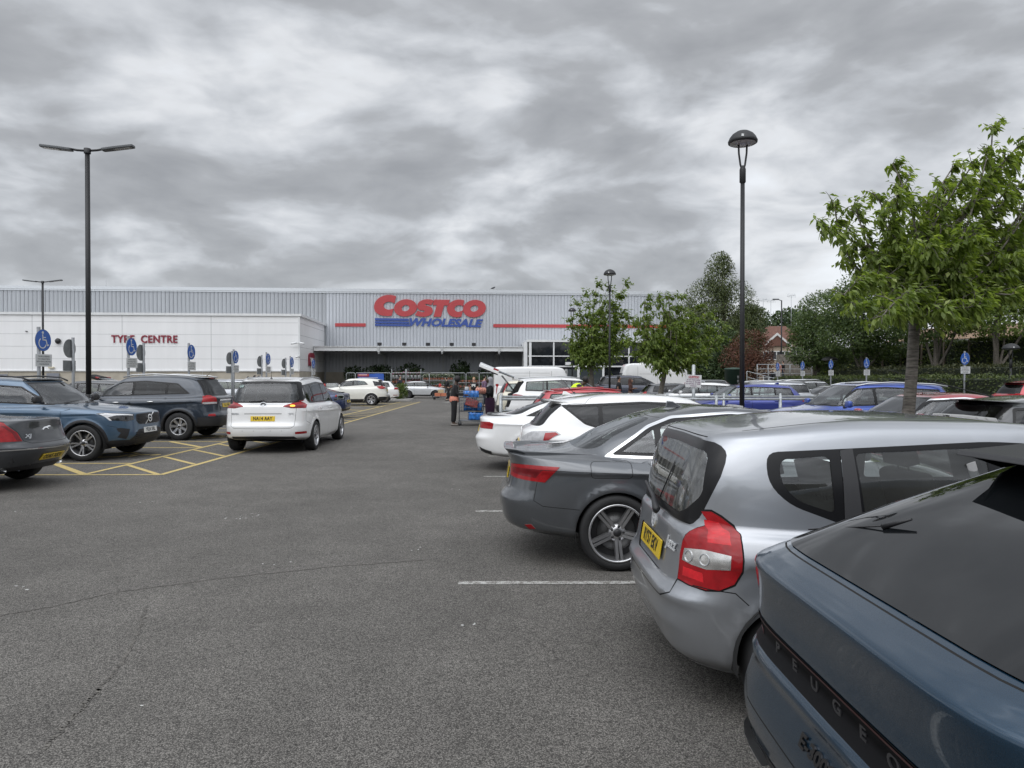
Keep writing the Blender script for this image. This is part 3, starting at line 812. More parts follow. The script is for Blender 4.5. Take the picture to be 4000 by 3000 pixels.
def lip(root, name, mat, sk, z, a, back, rise, deep=.10, drop=.012, n=15):
    """Blade that follows the tail edge at height z over half-width a."""
    m = MB(); vs = []
    for y in np.linspace(-a, a, n):
        p, _ = sk.at('rear', y, z); k = 1 - (abs(y) / a) ** 6
        vs += [(p.x - back * k - .002, y, z + rise * k), (p.x - back * k * .8, y, z + rise * k - .010), (p.x + .012, y, z - drop), (p.x + deep, y, z - .004), (p.x + deep * .6, y, z + rise * k * .75 + .006)]
    fs = []
    for i in range(n - 1):
        for j in range(5): fs.append((i * 5 + j, i * 5 + (j + 1) % 5, (i + 1) * 5 + (j + 1) % 5, (i + 1) * 5 + j))
    fs += [tuple(range(5)), tuple(range((n - 1) * 5, n * 5))]
    m.add(vs, fs, smooth=False)
    o = m.build(name, mat, root)
    for p in o.data.polygons: p.use_smooth = True
    md = o.modifiers.new('Bevel', 'BEVEL'); md.width = .004; md.segments = 2; md.limit_method = 'ANGLE'
    return o
# ------------------------------------------------------------------ camera, light, sky, ground
SC.view_settings.view_transform = 'Standard'; SC.view_settings.look = 'None'
SC.view_settings.exposure = .12; SC.view_settings.gamma = 1; SC.view_settings.use_curve_mapping = False
SC.cycles.max_bounces = 8; SC.cycles.transparent_max_bounces = 24; SC.cycles.sample_clamp_indirect = 6
SC.cycles.caustics_reflective = False; SC.cycles.caustics_refractive = False
FPX, CXP, HZ = 2750., 1980., 1475.        # focal length and vanishing point in pixels of the photograph
cam = bpy.data.cameras.new('camera'); camo = bpy.data.objects.new('camera', cam); COL.objects.link(camo)
cam.sensor_width = 36; cam.lens = 36 * FPX / 4000; cam.clip_end = 3000; cam.clip_start = .05
camo.location = (0, 0, 1.7)
camo.rotation_euler = (R(90) - math.atan(25 / FPX), 0, -math.atan(20 / FPX))
SC.camera = camo
def at(px, py, Y): return Vector(((px - CXP) * Y / FPX, Y, 1.7 - (py - HZ) * Y / FPX))
def gx(px, Y): return (px - CXP) * Y / FPX

w = bpy.data.worlds.new('World'); SC.world = w; w.use_nodes = True
nt = w.node_tree; nt.nodes.clear()
out = nt.nodes.new('ShaderNodeOutputWorld'); bg = nd(nt, 'ShaderNodeBackground')
RELIEF = .60
SKYOFF = (3.9, 6.1, 0.2)
SUN_EL, SUN_AZ = R(52), R(200)      # behind the camera, a little to the left, hidden by cloud
sky = nd(nt, 'ShaderNodeTexSky', sky_type='NISHITA'); sky.sun_disc = False; sky.sun_elevation = SUN_EL; sky.sun_rotation = SUN_AZ
tc = nd(nt, 'ShaderNodeTexCoord')
sp = nd(nt, 'ShaderNodeSeparateXYZ'); nt.links.new(tc.outputs['Generated'], sp.inputs[0])
def mth(op, a, b=None, c=None, clamp=False):
    n = nt.nodes.new('ShaderNodeMath'); n.operation = op; n.use_clamp = clamp
    for i, x in enumerate((a, b, c)):
        if x is None: continue
        if isinstance(x, (int, float)): n.inputs[i].default_value = x
        else: nt.links.new(x, n.inputs[i])
    return n.outputs[0]
zc = mth('ADD', mth('MAXIMUM', sp.outputs[2], 0.), .42)
cx_ = mth('DIVIDE', sp.outputs[0], zc); cy_ = mth('DIVIDE', sp.outputs[1], zc)
cv = nd(nt, 'ShaderNodeCombineXYZ'); nt.links.new(cx_, cv.inputs[0]); nt.links.new(cy_, cv.inputs[1]); nt.links.new(mth('MULTIPLY', sp.outputs[2], 2.2), cv.inputs[2])
def noise(scale, det, rough, dist=0., off=(0, 0, 0), src=None):
    mp = nd(nt, 'ShaderNodeMapping'); mp.inputs['Location'].default_value = off
    nt.links.new(src or cv.outputs[0], mp.inputs[0])
    n = nd(nt, 'ShaderNodeTexNoise', Scale=scale, Detail=det, Roughness=rough, Distortion=dist)
    nt.links.new(mp.outputs[0], n.inputs['Vector']); return n
# billows: broad masses whose edges are pushed about by finer turbulence
wn = noise(1.6, 3., .5, 0, (7.3, 2.1, 1.5)); wv = nd(nt, 'ShaderNodeVectorMath', operation='MULTIPLY_ADD'); nt.links.new(wn.outputs['Color'], wv.inputs[0]); wv.inputs[1].default_value = (.30, .30, .30); nt.links.new(cv.outputs[0], wv.inputs[2])
n1 = noise(.98, 4., .45, 0, SKYOFF, wv.outputs[0]).outputs['Fac']; n2 = noise(2.9, 6., .48, .0, (4.1, 2.2, 0), wv.outputs[0]).outputs['Fac']; n3 = noise(7., 6., .55, .2, (8.2, 1.1, 0)).outputs['Fac']
n2b = noise(2.9, 6., .48, .0, (4.1 + .02, 2.2 + .08, .10), wv.outputs[0]).outputs['Fac']; n4 = noise(6.2, 5., .48, .0, (1.1, 5.2, 3.), wv.outputs[0]).outputs['Fac']; n4b = noise(6.2, 5., .48, .0, (1.1 + .01, 5.2 + .04, 3.05), wv.outputs[0]).outputs['Fac']
cl = mth('ADD', mth('MULTIPLY', n1, .60), mth('ADD', mth('MULTIPLY', n2, .34), mth('MULTIPLY', n3, .04)))
cl = mth('ADD', cl, mth('ADD', mth('MULTIPLY', mth('SUBTRACT', n2, n2b), RELIEF), mth('MULTIPLY', mth('SUBTRACT', n4, n4b), RELIEF * .45)))
rp = nd(nt, 'ShaderNodeValToRGB'); nt.links.new(cl, rp.inputs[0])
e = rp.color_ramp.elements
e[0].position = .29; e[0].color = (.300, .311, .330, 1); e[1].position = .70; e[1].color = (.76, .79, .83, 1)
for p_, c_ in ((.42, (.375, .388, .408, 1)), (.48, (.465, .484, .512, 1)), (.54, (.570, .590, .620, 1)), (.59, (.665, .682, .708, 1))):
    x = e.new(p_); x.color = c_
# thin places in the cloud let a little of the clear sky through
mxs = nd(nt, 'ShaderNodeMix', data_type='RGBA'); mxs.inputs[0].default_value = .06
sks = nd(nt, 'ShaderNodeVectorMath', operation='SCALE'); nt.links.new(sky.outputs[0], sks.inputs[0]); sks.inputs['Scale'].default_value = .08
nt.links.new(rp.outputs[0], mxs.inputs[6]); nt.links.new(sks.outputs[0], mxs.inputs[7])
# an overcast sky is brightest overhead
ov = mth('ADD', mth('ADD', 1.08, mth('MULTIPLY', mth('POWER', mth('SUBTRACT', 1., mth('MAXIMUM', sp.outputs[2], 0.)), 12.), .14)), mth('MULTIPLY', mth('POWER', mth('MAXIMUM', mth('SUBTRACT', sp.outputs[2], .42), 0.), 1.2), 3.0))
dt = nd(nt, 'ShaderNodeVectorMath', operation='DOT_PRODUCT'); nt.links.new(tc.outputs['Generated'], dt.inputs[0])
dt.inputs[1].default_value = (math.sin(SUN_AZ) * math.cos(SUN_EL), math.cos(SUN_AZ) * math.cos(SUN_EL), math.sin(SUN_EL))
ov = mth('ADD', ov, mth('MULTIPLY', mth('POWER', mth('MAXIMUM', dt.outputs['Value'], 0.), 3.), 2.2))
sc_ = nd(nt, 'ShaderNodeVectorMath', operation='SCALE'); nt.links.new(mxs.outputs[2], sc_.inputs[0]); nt.links.new(ov, sc_.inputs['Scale'])
nt.links.new(sc_.outputs[0], bg.inputs['Color']); bg.inputs['Strength'].default_value = 1.
nt.links.new(bg.outputs[0], out.inputs[0])
sl = bpy.data.lights.new('sun', 'SUN'); sl.energy = .6; sl.angle = R(60); sl.color = (1., .965, .92)
so = bpy.data.objects.new('sun', sl); COL.objects.link(so)
sd = Vector((math.sin(SUN_AZ) * math.cos(SUN_EL), math.cos(SUN_AZ) * math.cos(SUN_EL), math.sin(SUN_EL)))
so.rotation_euler = (-sd).to_track_quat('-Z', 'Y').to_euler(); so.location = sd * 60

def asphalt():
    m, nt, out = new_mat('asphalt')
    p = nd(nt, 'ShaderNodeBsdfPrincipled'); p.inputs['Roughness'].default_value = .82; p.inputs['Specular IOR Level'].default_value = .3
    tc = nd(nt, 'ShaderNodeTexCoord'); O = tc.outputs['Object']
    def N(scale, det=4., rough=.55, dist=0., sc=(1, 1, 1)):
        mp = nd(nt, 'ShaderNodeMapping'); mp.inputs['Scale'].default_value = sc; nt.links.new(O, mp.inputs[0])
        n = nd(nt, 'ShaderNodeTexNoise', Scale=scale, Detail=det, Roughness=rough, Distortion=dist); nt.links.new(mp.outputs[0], n.inputs['Vector']); return n.outputs['Fac']
    def MR(x, a, b, c, d):
        r = nd(nt, 'ShaderNodeMapRange'); nt.links.new(x, r.inputs['Value'])
        for k, v in zip(('From Min', 'From Max', 'To Min', 'To Max'), (a, b, c, d)): r.inputs[k].default_value = v
        return r.outputs[0]
    def mul(a, b):
        n = nt.nodes.new('ShaderNodeMath'); n.operation = 'MULTIPLY'
        nt.links.new(a, n.inputs[0]); nt.links.new(b, n.inputs[1]); return n.outputs[0]
    vo = nd(nt, 'ShaderNodeTexVoronoi', Scale=150.); nt.links.new(O, vo.inputs['Vector'])
    stone = nd(nt, 'ShaderNodeSeparateColor'); nt.links.new(vo.outputs['Color'], stone.inputs[0])
    g = MR(stone.outputs[0], 0, 1, .56, 1.52)
    gap = MR(vo.outputs['Distance'], .25, .75, 1.12, .32)
    broad = MR(N(.22, 5.), .3, .7, .80, 1.18)
    mid = MR(N(1.6, 6., .6), .3, .7, .86, 1.13)
    fine = mul(MR(N(60., 4.), .25, .75, .72, 1.3), MR(N(17., 5., .7), .3, .7, .84, 1.18))
    worn = MR(N(.5, 4., .5, .4, (1., .12, 1)), .45, .75, 1., 1.12)
    f = mul(mul(mul(g, gap), mul(broad, mid)), mul(fine, worn))
    # hairline joints and scuffed tyre tracks
    wv = nd(nt, 'ShaderNodeTexVoronoi', Scale=.16, feature='DISTANCE_TO_EDGE'); mp = nd(nt, 'ShaderNodeMapping')
    wn = nd(nt, 'ShaderNodeTexNoise', Scale=1.2, Detail=5.); nt.links.new(O, wn.inputs['Vector'])
    ad = nd(nt, 'ShaderNodeVectorMath', operation='MULTIPLY_ADD'); nt.links.new(wn.outputs['Color'], ad.inputs[0]); ad.inputs[1].default_value = (.9, .9, 0); nt.links.new(O, ad.inputs[2])
    nt.links.new(ad.outputs[0], wv.inputs['Vector'])
    crack = mul(MR(wv.outputs['Distance'], 0, .003, .16, 0.), MR(N(.35, 2.), .48, .56, 0., 1.))
    s1 = nt.nodes.new('ShaderNodeMath'); s1.operation = 'SUBTRACT'; s1.inputs[0].default_value = 1.; nt.links.new(crack, s1.inputs[1])
    # dark oil drips and pale spilt specks
    ov = nd(nt, 'ShaderNodeTexVoronoi', Scale=1.3); nt.links.new(O, ov.inputs['Vector'])
    oil = MR(ov.outputs['Distance'], .02, .10, .75, 1.)
    f = mul(mul(f, s1.outputs[0]), oil)
    col = nd(nt, 'ShaderNodeVectorMath', operation='SCALE'); col.inputs[0].default_value = (.156, .147, .134); nt.links.new(f, col.inputs['Scale'])
    sp = nd(nt, 'ShaderNodeTexVoronoi', Scale=7.); nt.links.new(O, sp.inputs['Vector'])
    spk = mul(MR(sp.outputs['Distance'], .018, .03, 1., 0.), MR(N(3.1, 1.), .58, .6, 0., 1.))
    mx = nd(nt, 'ShaderNodeMix', data_type='RGBA'); nt.links.new(spk, mx.inputs[0]); nt.links.new(col.outputs[0], mx.inputs[6]); mx.inputs[7].default_value = (.45, .45, .43, 1)
    nt.links.new(mx.outputs[2], p.inputs['Base Color'])
    h = nt.nodes.new('ShaderNodeMath'); h.operation = 'MULTIPLY_ADD'; nt.links.new(vo.outputs['Distance'], h.inputs[0]); h.inputs[1].default_value = -1.; nt.links.new(stone.outputs[1], h.inputs[2])
    b = nd(nt, 'ShaderNodeBump', Strength=.6, Distance=.004); nt.links.new(h.outputs[0], b.inputs['Height']); nt.links.new(b.outputs[0], p.inputs['Normal'])
    nt.links.new(p.outputs[0], out.inputs[0]); return m
ASPH = asphalt()
g = MB(); g.add([(-400, -200, 0), (400, -200, 0), (400, 700, 0), (-400, 700, 0)], [(0, 1, 2, 3)])
tag(g.build('car_park_ground', ASPH), kind='structure')
# ------------------------------------------------------------------ people and the loaded trolley
def skin_mesh(name, V, E, RAD, mat, parent, levels=1, root=0):
    me = bpy.data.meshes.new(name); me.from_pydata([tuple(v) for v in V], E, []); o = bpy.data.objects.new(name, me); COL.objects.link(o)
    md = o.modifiers.new('Skin', 'SKIN'); md.use_smooth_shade = True
    for i, r in enumerate(RAD):
        rr = r if isinstance(r, tuple) else (r, r); me.skin_vertices[0].data[i].radius = rr
        me.skin_vertices[0].data[i].use_root = (i == root)
    s = o.modifiers.new('Sub', 'SUBSURF'); s.levels = levels; s.render_levels = levels
    bpy.context.view_layer.update(); dg = bpy.context.evaluated_depsgraph_get(); n = bpy.data.meshes.new_from_object(o.evaluated_get(dg)); n.name = name
    bpy.data.objects.remove(o); bpy.data.meshes.remove(me)
    n.materials.clear(); n.materials.append(mat); n.polygons.foreach_set('use_smooth', [True] * len(n.polygons))
    return link(name, n, parent)
def egg(name, c, r, mat, parent, zcut=-9., n=16, xcut=9.):
    m = MB(); vs = []; rows = 10
    for i in range(rows + 1):
        a = -PI / 2 + PI * i / rows
        for j in range(n): b = 2 * PI * j / n; vs.append((c[0] + min(xcut, r[0] * math.cos(a) * math.cos(b)), c[1] + r[1] * math.cos(a) * math.sin(b), c[2] + max(zcut, r[2] * math.sin(a))))
    m.add(vs, [(i * n + j, i * n + (j + 1) % n, (i + 1) * n + (j + 1) % n, (i + 1) * n + j) for i in range(rows) for j in range(n)], smooth=True)
    return m.build(name, mat, parent)
SK_D = pbr('skin_dark', (.065, .036, .024), .55); SK_M = pbr('skin_brown', (.23, .12, .075), .55); SK_L = pbr('skin_pale', (.48, .30, .22), .55)
HAIRB = pbr('hair_black', (.010, .009, .009), .6); HAIRF = pbr('hair_blonde', (.42, .25, .14), .6)
def cloth(name, c): return pbr('cloth_' + name, c, .9, bump=.25, bscale=60., var=.12, vscale=10.)
CBLK = cloth('black', (.014, .014, .016)); CSAL = cloth('salmon', (.62, .24, .17)); CGRY = cloth('grey', (.30, .30, .32)); CPUR = cloth('plum', (.045, .016, .045)); CNAVY = cloth('navy', (.02, .023, .035)); CWHT = cloth('white', (.6, .6, .58)); CHIV = cloth('hi_vis', (.62, .80, .03)); CBRN = cloth('brown', (.060, .026, .020)); CLIL = cloth('lilac', (.16, .10, .16)); CJEAN = cloth('denim', (.05, .07, .11)); CPINK = cloth('pink', (.45, .22, .18)); SHOE = pbr('shoe', (.05, .045, .04), .7); SHOEG = pbr('shoe_grey', (.20, .18, .16), .7)
def person(label, X, Y, ang, h=1.7, lean=0., fat=1., arms=None, legs=((0, 0), (0, 0)), top=CBLK, bottom=CBLK, skin=SK_L, hair=HAIRB, cover=None, coverm=None, band=None, skirt=False, long=True, shoes=SHOE, turn=0., z=0., bare_legs=False, group=None, vest=None):
    """arms: for left and right the elbow and wrist relative to the shoulder, in metres of a 1.75 m body."""
    root = empty('person', (X, Y, z), ang, label, 'person', group); s = h / 1.75; root.scale = (s, s, s)
    sn, cs = math.sin(lean), math.cos(lean)
    def up(x, y, zz): d = zz - .95; return Vector((x * cs + d * sn, y, .95 + d * cs - x * sn))
    arms = arms or (((-.03, .05, -.28), (.04, .06, -.52)), ((-.03, -.05, -.28), (.04, -.06, -.52)))
    V = [up(0, 0, .95), up(0, 0, 1.15), up(0, 0, 1.34), up(.0, 0, 1.47), up(.012, 0, 1.54), up(.025, 0, 1.60), up(.02, 0, 1.68), up(.01, 0, 1.735)]
    E = [(i, i + 1) for i in range(7)]; f = fat
    RD = [(.15 * f, .11 * f), (.135 * f, .10 * f), (.15 * f, .10 * f), .062, .055, (.066, .078), (.074, .088), (.05, .06)]
    TV, TE, TR = [up(0, 0, .90), up(0, 0, 1.15), up(0, 0, 1.34), up(0, 0, 1.47)], [(0, 1), (1, 2), (2, 3)], [(.170 * f, .135 * f), (.165 * f, .135 * f), (.170 * f, .125 * f), (.080, .078)]
    hands = []
    for sg, (el, wr) in zip((1, -1), arms):
        S_ = up(-.01, sg * .17 * (.6 + .4 * f), 1.41); e = S_ + Vector(el); w_ = S_ + Vector(wr); hands.append(w_)
        o = len(V); d = (w_ - e).normalized(); V += [S_, e, w_, w_ + d * .05, w_ + d * .09]; E += [(2, o), (o, o + 1), (o + 1, o + 2), (o + 2, o + 3), (o + 3, o + 4)]; RD += [.055, .042, .028, (.022, .036), (.016, .036)]
        side = d.cross(Vector((0, 0, 1))); side = side.normalized() if side.length > .05 else Vector((0, 1, 0)); dn = d.cross(side)
        for k, (off, ln) in enumerate(((-.030, .062), (-.010, .075), (.010, .072), (.029, .055))):
            b = w_ + d * .092 + side * off; i = len(V); V += [b + d * ln * .5 + dn * .006, b + d * ln * .85 + dn * .028]; E += [(o + 4, i), (i, i + 1)]; RD += [.0095, .0075]
        i = len(V); V += [w_ + d * .055 - side * .040 + dn * .01, w_ + d * .095 - side * .050 + dn * .02]; E += [(o + 3, i), (i, i + 1)]; RD += [.011, .008]
        q_ = len(TV); TV += [S_, e, e * .15 + w_ * .85 if long else S_ * .25 + e * .75]; TE += [(2, q_), (q_, q_ + 1), (q_ + 1, q_ + 2)] if long else [(2, q_), (q_, q_ + 2)]; TR += [.070 * (.7 + .3 * f), .056 * (.7 + .3 * f), .044 if long else .060]
        if not long: TV.pop(q_ + 1); TR.pop(q_ + 1); TE = TE[:-2] + [(2, q_), (q_, q_ + 1)]
    BV, BE, BR = [Vector((0, 0, 1.03))], [], [(.125 * f, .095 * f)]
    for sg, (kx, ax) in zip((1, -1), legs):
        hp = Vector((0, sg * .085 * f, .88)); kn = Vector((kx, sg * .10, .49)); an = Vector((ax, sg * .10, .09)); o = len(V)
        V += [hp, kn, an, an + Vector((.14, sg * .02, -.05))]; E += [(0, o), (o, o + 1), (o + 1, o + 2), (o + 2, o + 3)]; RD += [.075 * f, .056, .038, .032]
        q_ = len(BV); BV += [hp, kn, an + Vector((0, 0, .03))]; BE += [(0, q_), (q_, q_ + 1), (q_ + 1, q_ + 2)]; BR += [(.098 * f, .115 * f), .084 * (.6 + .4 * f), .066 * (.7 + .3 * f)]
        m = MB(); m.tube([an + Vector((-.07, 0, -.055)), an + Vector((-.02, 0, -.045)), an + Vector((.08, sg * .01, -.05)), an + Vector((.17, sg * .02, -.06)), an + Vector((.20, sg * .02, -.065))], [.028, .046, .042, .034, .012], 10, flat=1.05); m.build('shoe', shoes, root)
    i = len(V); V += [up(.105, 0, 1.625)]; E += [(6, i)]; RD += [.013]
    skin_mesh('body', V, E, RD, skin, root, 1)
    skin_mesh('top', TV, TE, TR, top, root, 1)
    if skirt: m = MB(); m.lathe([(.17 * f, 1.0), (.20 * f, .85), (.205, .55), (.19, .22), (.18, .20)], 16, Matrix.Diagonal((.85, 1, 1, 1))); m.build('skirt', bottom, root)
    else: skin_mesh('trousers', BV, BE, BR, bottom, root, 1)
    if band: m = MB(); m.lathe([(.145 * f, 1.06), (.163 * f, 1.0), (.168 * f, .93), (.155 * f, .87)], 18, Matrix.Diagonal((.80, 1, 1, 1))); m.build('shirt_hem', band, root)
    if vest: m = MB(); m.lathe([(.19 * f, .92), (.185 * f, 1.15), (.19 * f, 1.34), (.16, 1.44), (.08, 1.48)], 16, Matrix.Translation((0, 0, .95)) @ Matrix.Rotation(lean, 4, 'Y') @ Matrix.Translation((0, 0, -.95)) @ Matrix.Diagonal((.78, 1.12, 1, 1))); m.build('vest', vest, root)
    hd = up(.018, 0, 1.665)
    for sg in (1, -1): egg('eye', hd + Vector((.088 * cs, sg * .032, .015)), (.010, .014, .009), HAIRB, root, n=8)
    if hair: egg('hair', hd + Vector((-.018, 0, .022)), (.102, .090, .100), hair, root, xcut=.055)
    if cover == 'hood':
        m = MB(); m.lathe([(.155, 1.42), (.12, 1.50), (.115, 1.60), (.118, 1.68), (.10, 1.76), (.05, 1.80), (0, 1.805)], 16, Matrix.Translation((-.018, 0, 0)) @ Matrix.Diagonal((.95, .92, 1, 1)), arc=2 * PI); o = m.build('hood', coverm, root)
        egg('face', hd + Vector((.068, 0, -.01)), (.045, .062, .078), skin, root)
        for sg in (1, -1): egg('eye', hd + Vector((.110, sg * .026, .012)), (.006, .012, .007), HAIRB, root, n=8)
        egg('nose', hd + Vector((.114, 0, -.012)), (.012, .012, .02), skin, root, n=8)
    return root
FW = lambda ex, ez, wx, wz, iy=.02: (((ex, .05, ez), (wx, .05 - iy, wz)), ((ex, -.05, ez), (wx, -.05 + iy, wz)))
person('person in black top and trousers with a salmon shirt hem, standing at the loaded trolley', gx(1774, 24.9), 24.9, R(8), 1.72, .10, 1.28, FW(.06, -.27, .34, -.30), ((.02, 0), (-.02, -.06)), CBLK, CBLK, SK_D, None, None, None, CSAL, shoes=SHOEG)
egg('head_wrap', Vector((.12, 0, 1.68)), (.112, .104, .128), HAIRB, bpy.data.objects['person'])
person('person in grey hood and black fleece lifting a pink pack by the raised tailgate', gx(1914, 26.), 26., R(205), 1.68, .04, 1.12, (((.10, .06, -.26), (.36, -.02, -.20)), ((.08, -.05, -.27), (.36, .03, -.22))), ((0, 0), (.03, -.02)), CBLK, CPUR, SK_D, None, 'hood', CGRY, skirt=True)
person('person in dark jacket over a white shirt, standing by the small silver hatchback', gx(1563, 55.5), 55.5, R(-40), 1.82, 0, 1.08, None, ((.05, .1), (-.03, -.1)), CNAVY, CNAVY, SK_L, HAIRB, vest=None, band=CWHT)
person('blonde person in a black tee with a pale print, facing us behind the trolley', gx(1851, 42.), 42., R(-95), 1.70, 0, 1.15, FW(-.02, -.28, .22, -.42), ((0, 0), (0, 0)), CBLK, CJEAN, SK_L, HAIRF, long=False)
p = [o for o in bpy.data.objects if o.name.startswith('person')][-1]
m = MB(); m.prism(rounded([(-.12, 1.18), (.12, 1.18), (.12, 1.36), (-.12, 1.36)], .02), .135, .142, Matrix(((0, 0, 1, 0), (1, 0, 0, 0), (0, 1, 0, 0), (0, 0, 0, 1)))); [m.build('shirt_print', CWHT, q_) for q_ in bpy.data.objects if q_.get('label', '').startswith('blonde person')]
person('person in lilac top with dark hair left of the raised tailgate', gx(1892, 41.), 41., R(20), 1.82, 0, 1.1, None, ((.04, .1), (-.04, -.1)), CLIL, CNAVY, SK_L, HAIRB, cover=None)
person('person in black bending beside the flat trolley near the white flower bench', gx(1752, 52.), 52., R(200), 1.74, .25, 1.1, FW(.12, -.24, .34, -.34), ((.06, .1), (-.04, -.12)), CBLK, CBLK, SK_L, HAIRB)
person('person in yellow hi-vis vest leaning forward behind the red hatchback', gx(2222, 21.6), 21.6, R(-8), 1.93, R(42), 1.2, FW(.10, -.25, .25, -.45), ((.05, 0), (-.05, -.1)), CNAVY, CNAVY, SK_D, HAIRB, vest=CHIV)
person('person in black tee with dark beard walking beside the second domed lamp', gx(2418, 36.), 36., R(-15), 1.76, 0, 1.05, None, ((.10, .16), (-.06, -.22)), CBLK, CNAVY, SK_M, HAIRB, long=False)
person('person in brown coat and headscarf walking right of the one in black tee', gx(2463, 38.), 38., R(-25), 1.60, .03, 1.1, FW(.05, -.25, .22, -.20), ((.08, .1), (-.05, -.12)), CBRN, CBRN, SK_M, None, 'hood', CBRN, skirt=True)
WG = 'people walking by the workshop wall'
person('dark haired person seen over the white carrier roof, left of three', gx(972, 51.), 51., R(30), 1.75, 0, 1, None, ((.08, .1), (-.05, -.1)), CNAVY, CNAVY, SK_M, HAIRB, group=WG)
person('person in black cap over the white carrier roof, middle of three', gx(998, 50.), 50., R(10), 1.84, 0, 1, None, ((.08, .1), (-.05, -.1)), CBLK, CJEAN, SK_L, HAIRB, group=WG)
person('short haired person over the white carrier roof, right of three', gx(1014, 52.), 52., R(0), 1.82, 0, 1, None, ((.08, .1), (-.05, -.1)), CGRY, CJEAN, SK_L, HAIRB, group=WG)
person('person in white trousers and pink top on the ramp', gx(3047, 61.6), 61.6, R(200), 1.62, 0, 1, None, ((.05, .05), (-.05, -.1)), CPINK, CWHT, SK_L, HAIRB, z=1.44)
person('person in black top on the ramp beside the one in pink', gx(3062, 61.9), 61.9, R(180), 1.72, 0, 1, None, ((.05, .05), (-.05, -.1)), CBLK, CJEAN, SK_L, HAIRB, z=1.44)
# loaded shopping trolley
TX, TY = gx(1842, 25.2), 25.2
o = empty('shopping_trolley', (TX, TY, 0), R(4), 'grey wire shopping trolley loaded with shrink-wrapped packs', 'shopping trolley'); TG_ = pbr('trolley_steel', (.20, .21, .22), .4, metal=.6)
m = MB()
for s in (.30, -.30):
    m.tube([(-.44, s, .18), (-.44, s, 1.02)], .014, 6); m.tube([(-.46, s, .18), (.46, s * .9, .14)], .016, 6); m.tube([(.42, s * .9, .50), (.42, s * .9, .15)], .012, 6)
m.tube([(-.46, .3, .18), (-.46, -.3, .18)], .014, 6); m.tube([(.46, .27, .14), (.46, -.27, .14)], .014, 6); m.tube([(-.1, .3, .16), (-.1, -.3, .16)], .012, 6); m.build('frame', TG_, o)
m = MB(); m.tube([(-.50, .30, 1.04), (-.50, -.30, 1.04)], .018, 8); m.build('handle', CBLK, o)
m = MB()
for z in (.52, .64, .76, .88, 1.0):
    k = .26 + .05 * (z - .5) / .5; m.tube([(-.42, k, z), (.42, k, z), (.42, -k, z), (-.42, -k, z), (-.42, k, z)], .005 if z < .95 else .011, 5)
for i in range(13):
    x = -.42 + .84 * i / 12
    for s in (1, -1): m.tube([(x, s * .26, .52), (x, s * .31, 1.0)], .004, 4)
for i in range(8):
    y = -.26 + .52 * i / 7
    for x in (-.42, .42): m.tube([(x, y, .52), (x, y * 1.19, 1.0)], .004, 4)
m.build('basket', TG_, o); m = MB(); m.box((0, 0, .51), (.84, .52, .02)); m.build('basket_floor', BLACK, o); m = MB(); m.box((0, 0, .175), (.86, .52, .02)); m.build('lower_tray', TG_, o)
for x in (-.42, .42):
    for y in (.26, -.26):
        m = MB(); m.lathe([(.0, -.018), (.055, -.018), (.062, -.01), (.062, .01), (.055, .018), (0, .018)], 14, Matrix.Translation((x, y, .062)) @ Matrix.Rotation(PI / 2, 4, 'X')); w_ = m.build('castor', BLACK, o); m = MB(); m.box((x, y, .12), (.05, .05, .07)); m.build('fork', TG_, w_)
BW = pbr('blue_shrink_wrap', (.03, .17, .52), .2, coat=.6, var=.55, vscale=9., bump=.6, bscale=18.); NET = pbr('net_bag', (.30, .07, .07), .6, var=.8, vscale=30., bump=.8, bscale=40.); PKP = pbr('salmon_pack', (.68, .30, .22), .35, coat=.3, var=.2, vscale=16., bump=.5, bscale=25.)
def pack(name, c, d, mat, label, rz=.07, group=None, rows=(4, 3), ry=0.):
    Mx = Matrix.Translation((TX, TY, 0)) @ Matrix.Rotation(R(4), 4, 'Z') @ Matrix.Translation(c); q_ = empty(name, Mx.translation, R(4) + rz, label, 'pack', group); q_.rotation_euler.y = ry; m = MB()
    for i in range(rows[0]):
        for j in range(rows[1]): m.tube([((i + .5) / rows[0] * d[0] - d[0] / 2, (j + .5) / rows[1] * d[1] - d[1] / 2, -d[2] / 2 + .01), ((i + .5) / rows[0] * d[0] - d[0] / 2, (j + .5) / rows[1] * d[1] - d[1] / 2, d[2] / 2)], [d[0] / rows[0] * .5, d[0] / rows[0] * .47], 10)
    m.build('contents', mat, q_); m = MB(); m.box((0, 0, -.01), (d[0] * .98, d[1] * .98, d[2] * .86)); m.build('wrapping', mat, q_, bevel=.03)
BP = 'blue shrink-wrapped packs on the trolley'
pack('water_pack', (-.02, 0, 1.10), (.56, .40, .26), BW, 'blue shrink-wrapped pack on top of the trolley basket', .02, BP); pack('water_pack', (.05, .05, .66), (.66, .36, .28), BW, 'blue shrink-wrapped pack inside the trolley basket', 0, BP); pack('water_pack', (.16, -.02, .33), (.56, .42, .28), BW, 'blue shrink-wrapped pack on the lower tray of the trolley', .1, BP)
pack('net_bag', (.0, -.20, .80), (.46, .16, .28), NET, 'red and white net bag leaning in the trolley basket', .1, None, (3, 1), .3)
Mx = Matrix.Translation((TX - .17, TY - .02, 1.24)); m = MB(); m.lathe([(.02, 0), (.07, 0), (.078, .02), (.078, .11), (.07, .13), (.02, .13)], 16, Mx); tag(m.build('paper_roll', CWHT), 'white roll standing on the top blue pack', 'roll')
q_ = empty('pink_pack', (gx(1878, 25.75), 25.75, 1.22), R(10), 'salmon pink pack held over the trolley', 'pack'); m = MB(); m.box((0, 0, 0), (.37, .22, .23)); m.build('wrapping', PKP, q_, bevel=.05, seg=3); m = MB()
for i in range(6): m.tube([(-.16 + i * .064, -.10, -.08), (-.16 + i * .064, -.115, .0), (-.16 + i * .064, -.10, .08)], .026, 8)
m.build('rolls', PKP, q_)
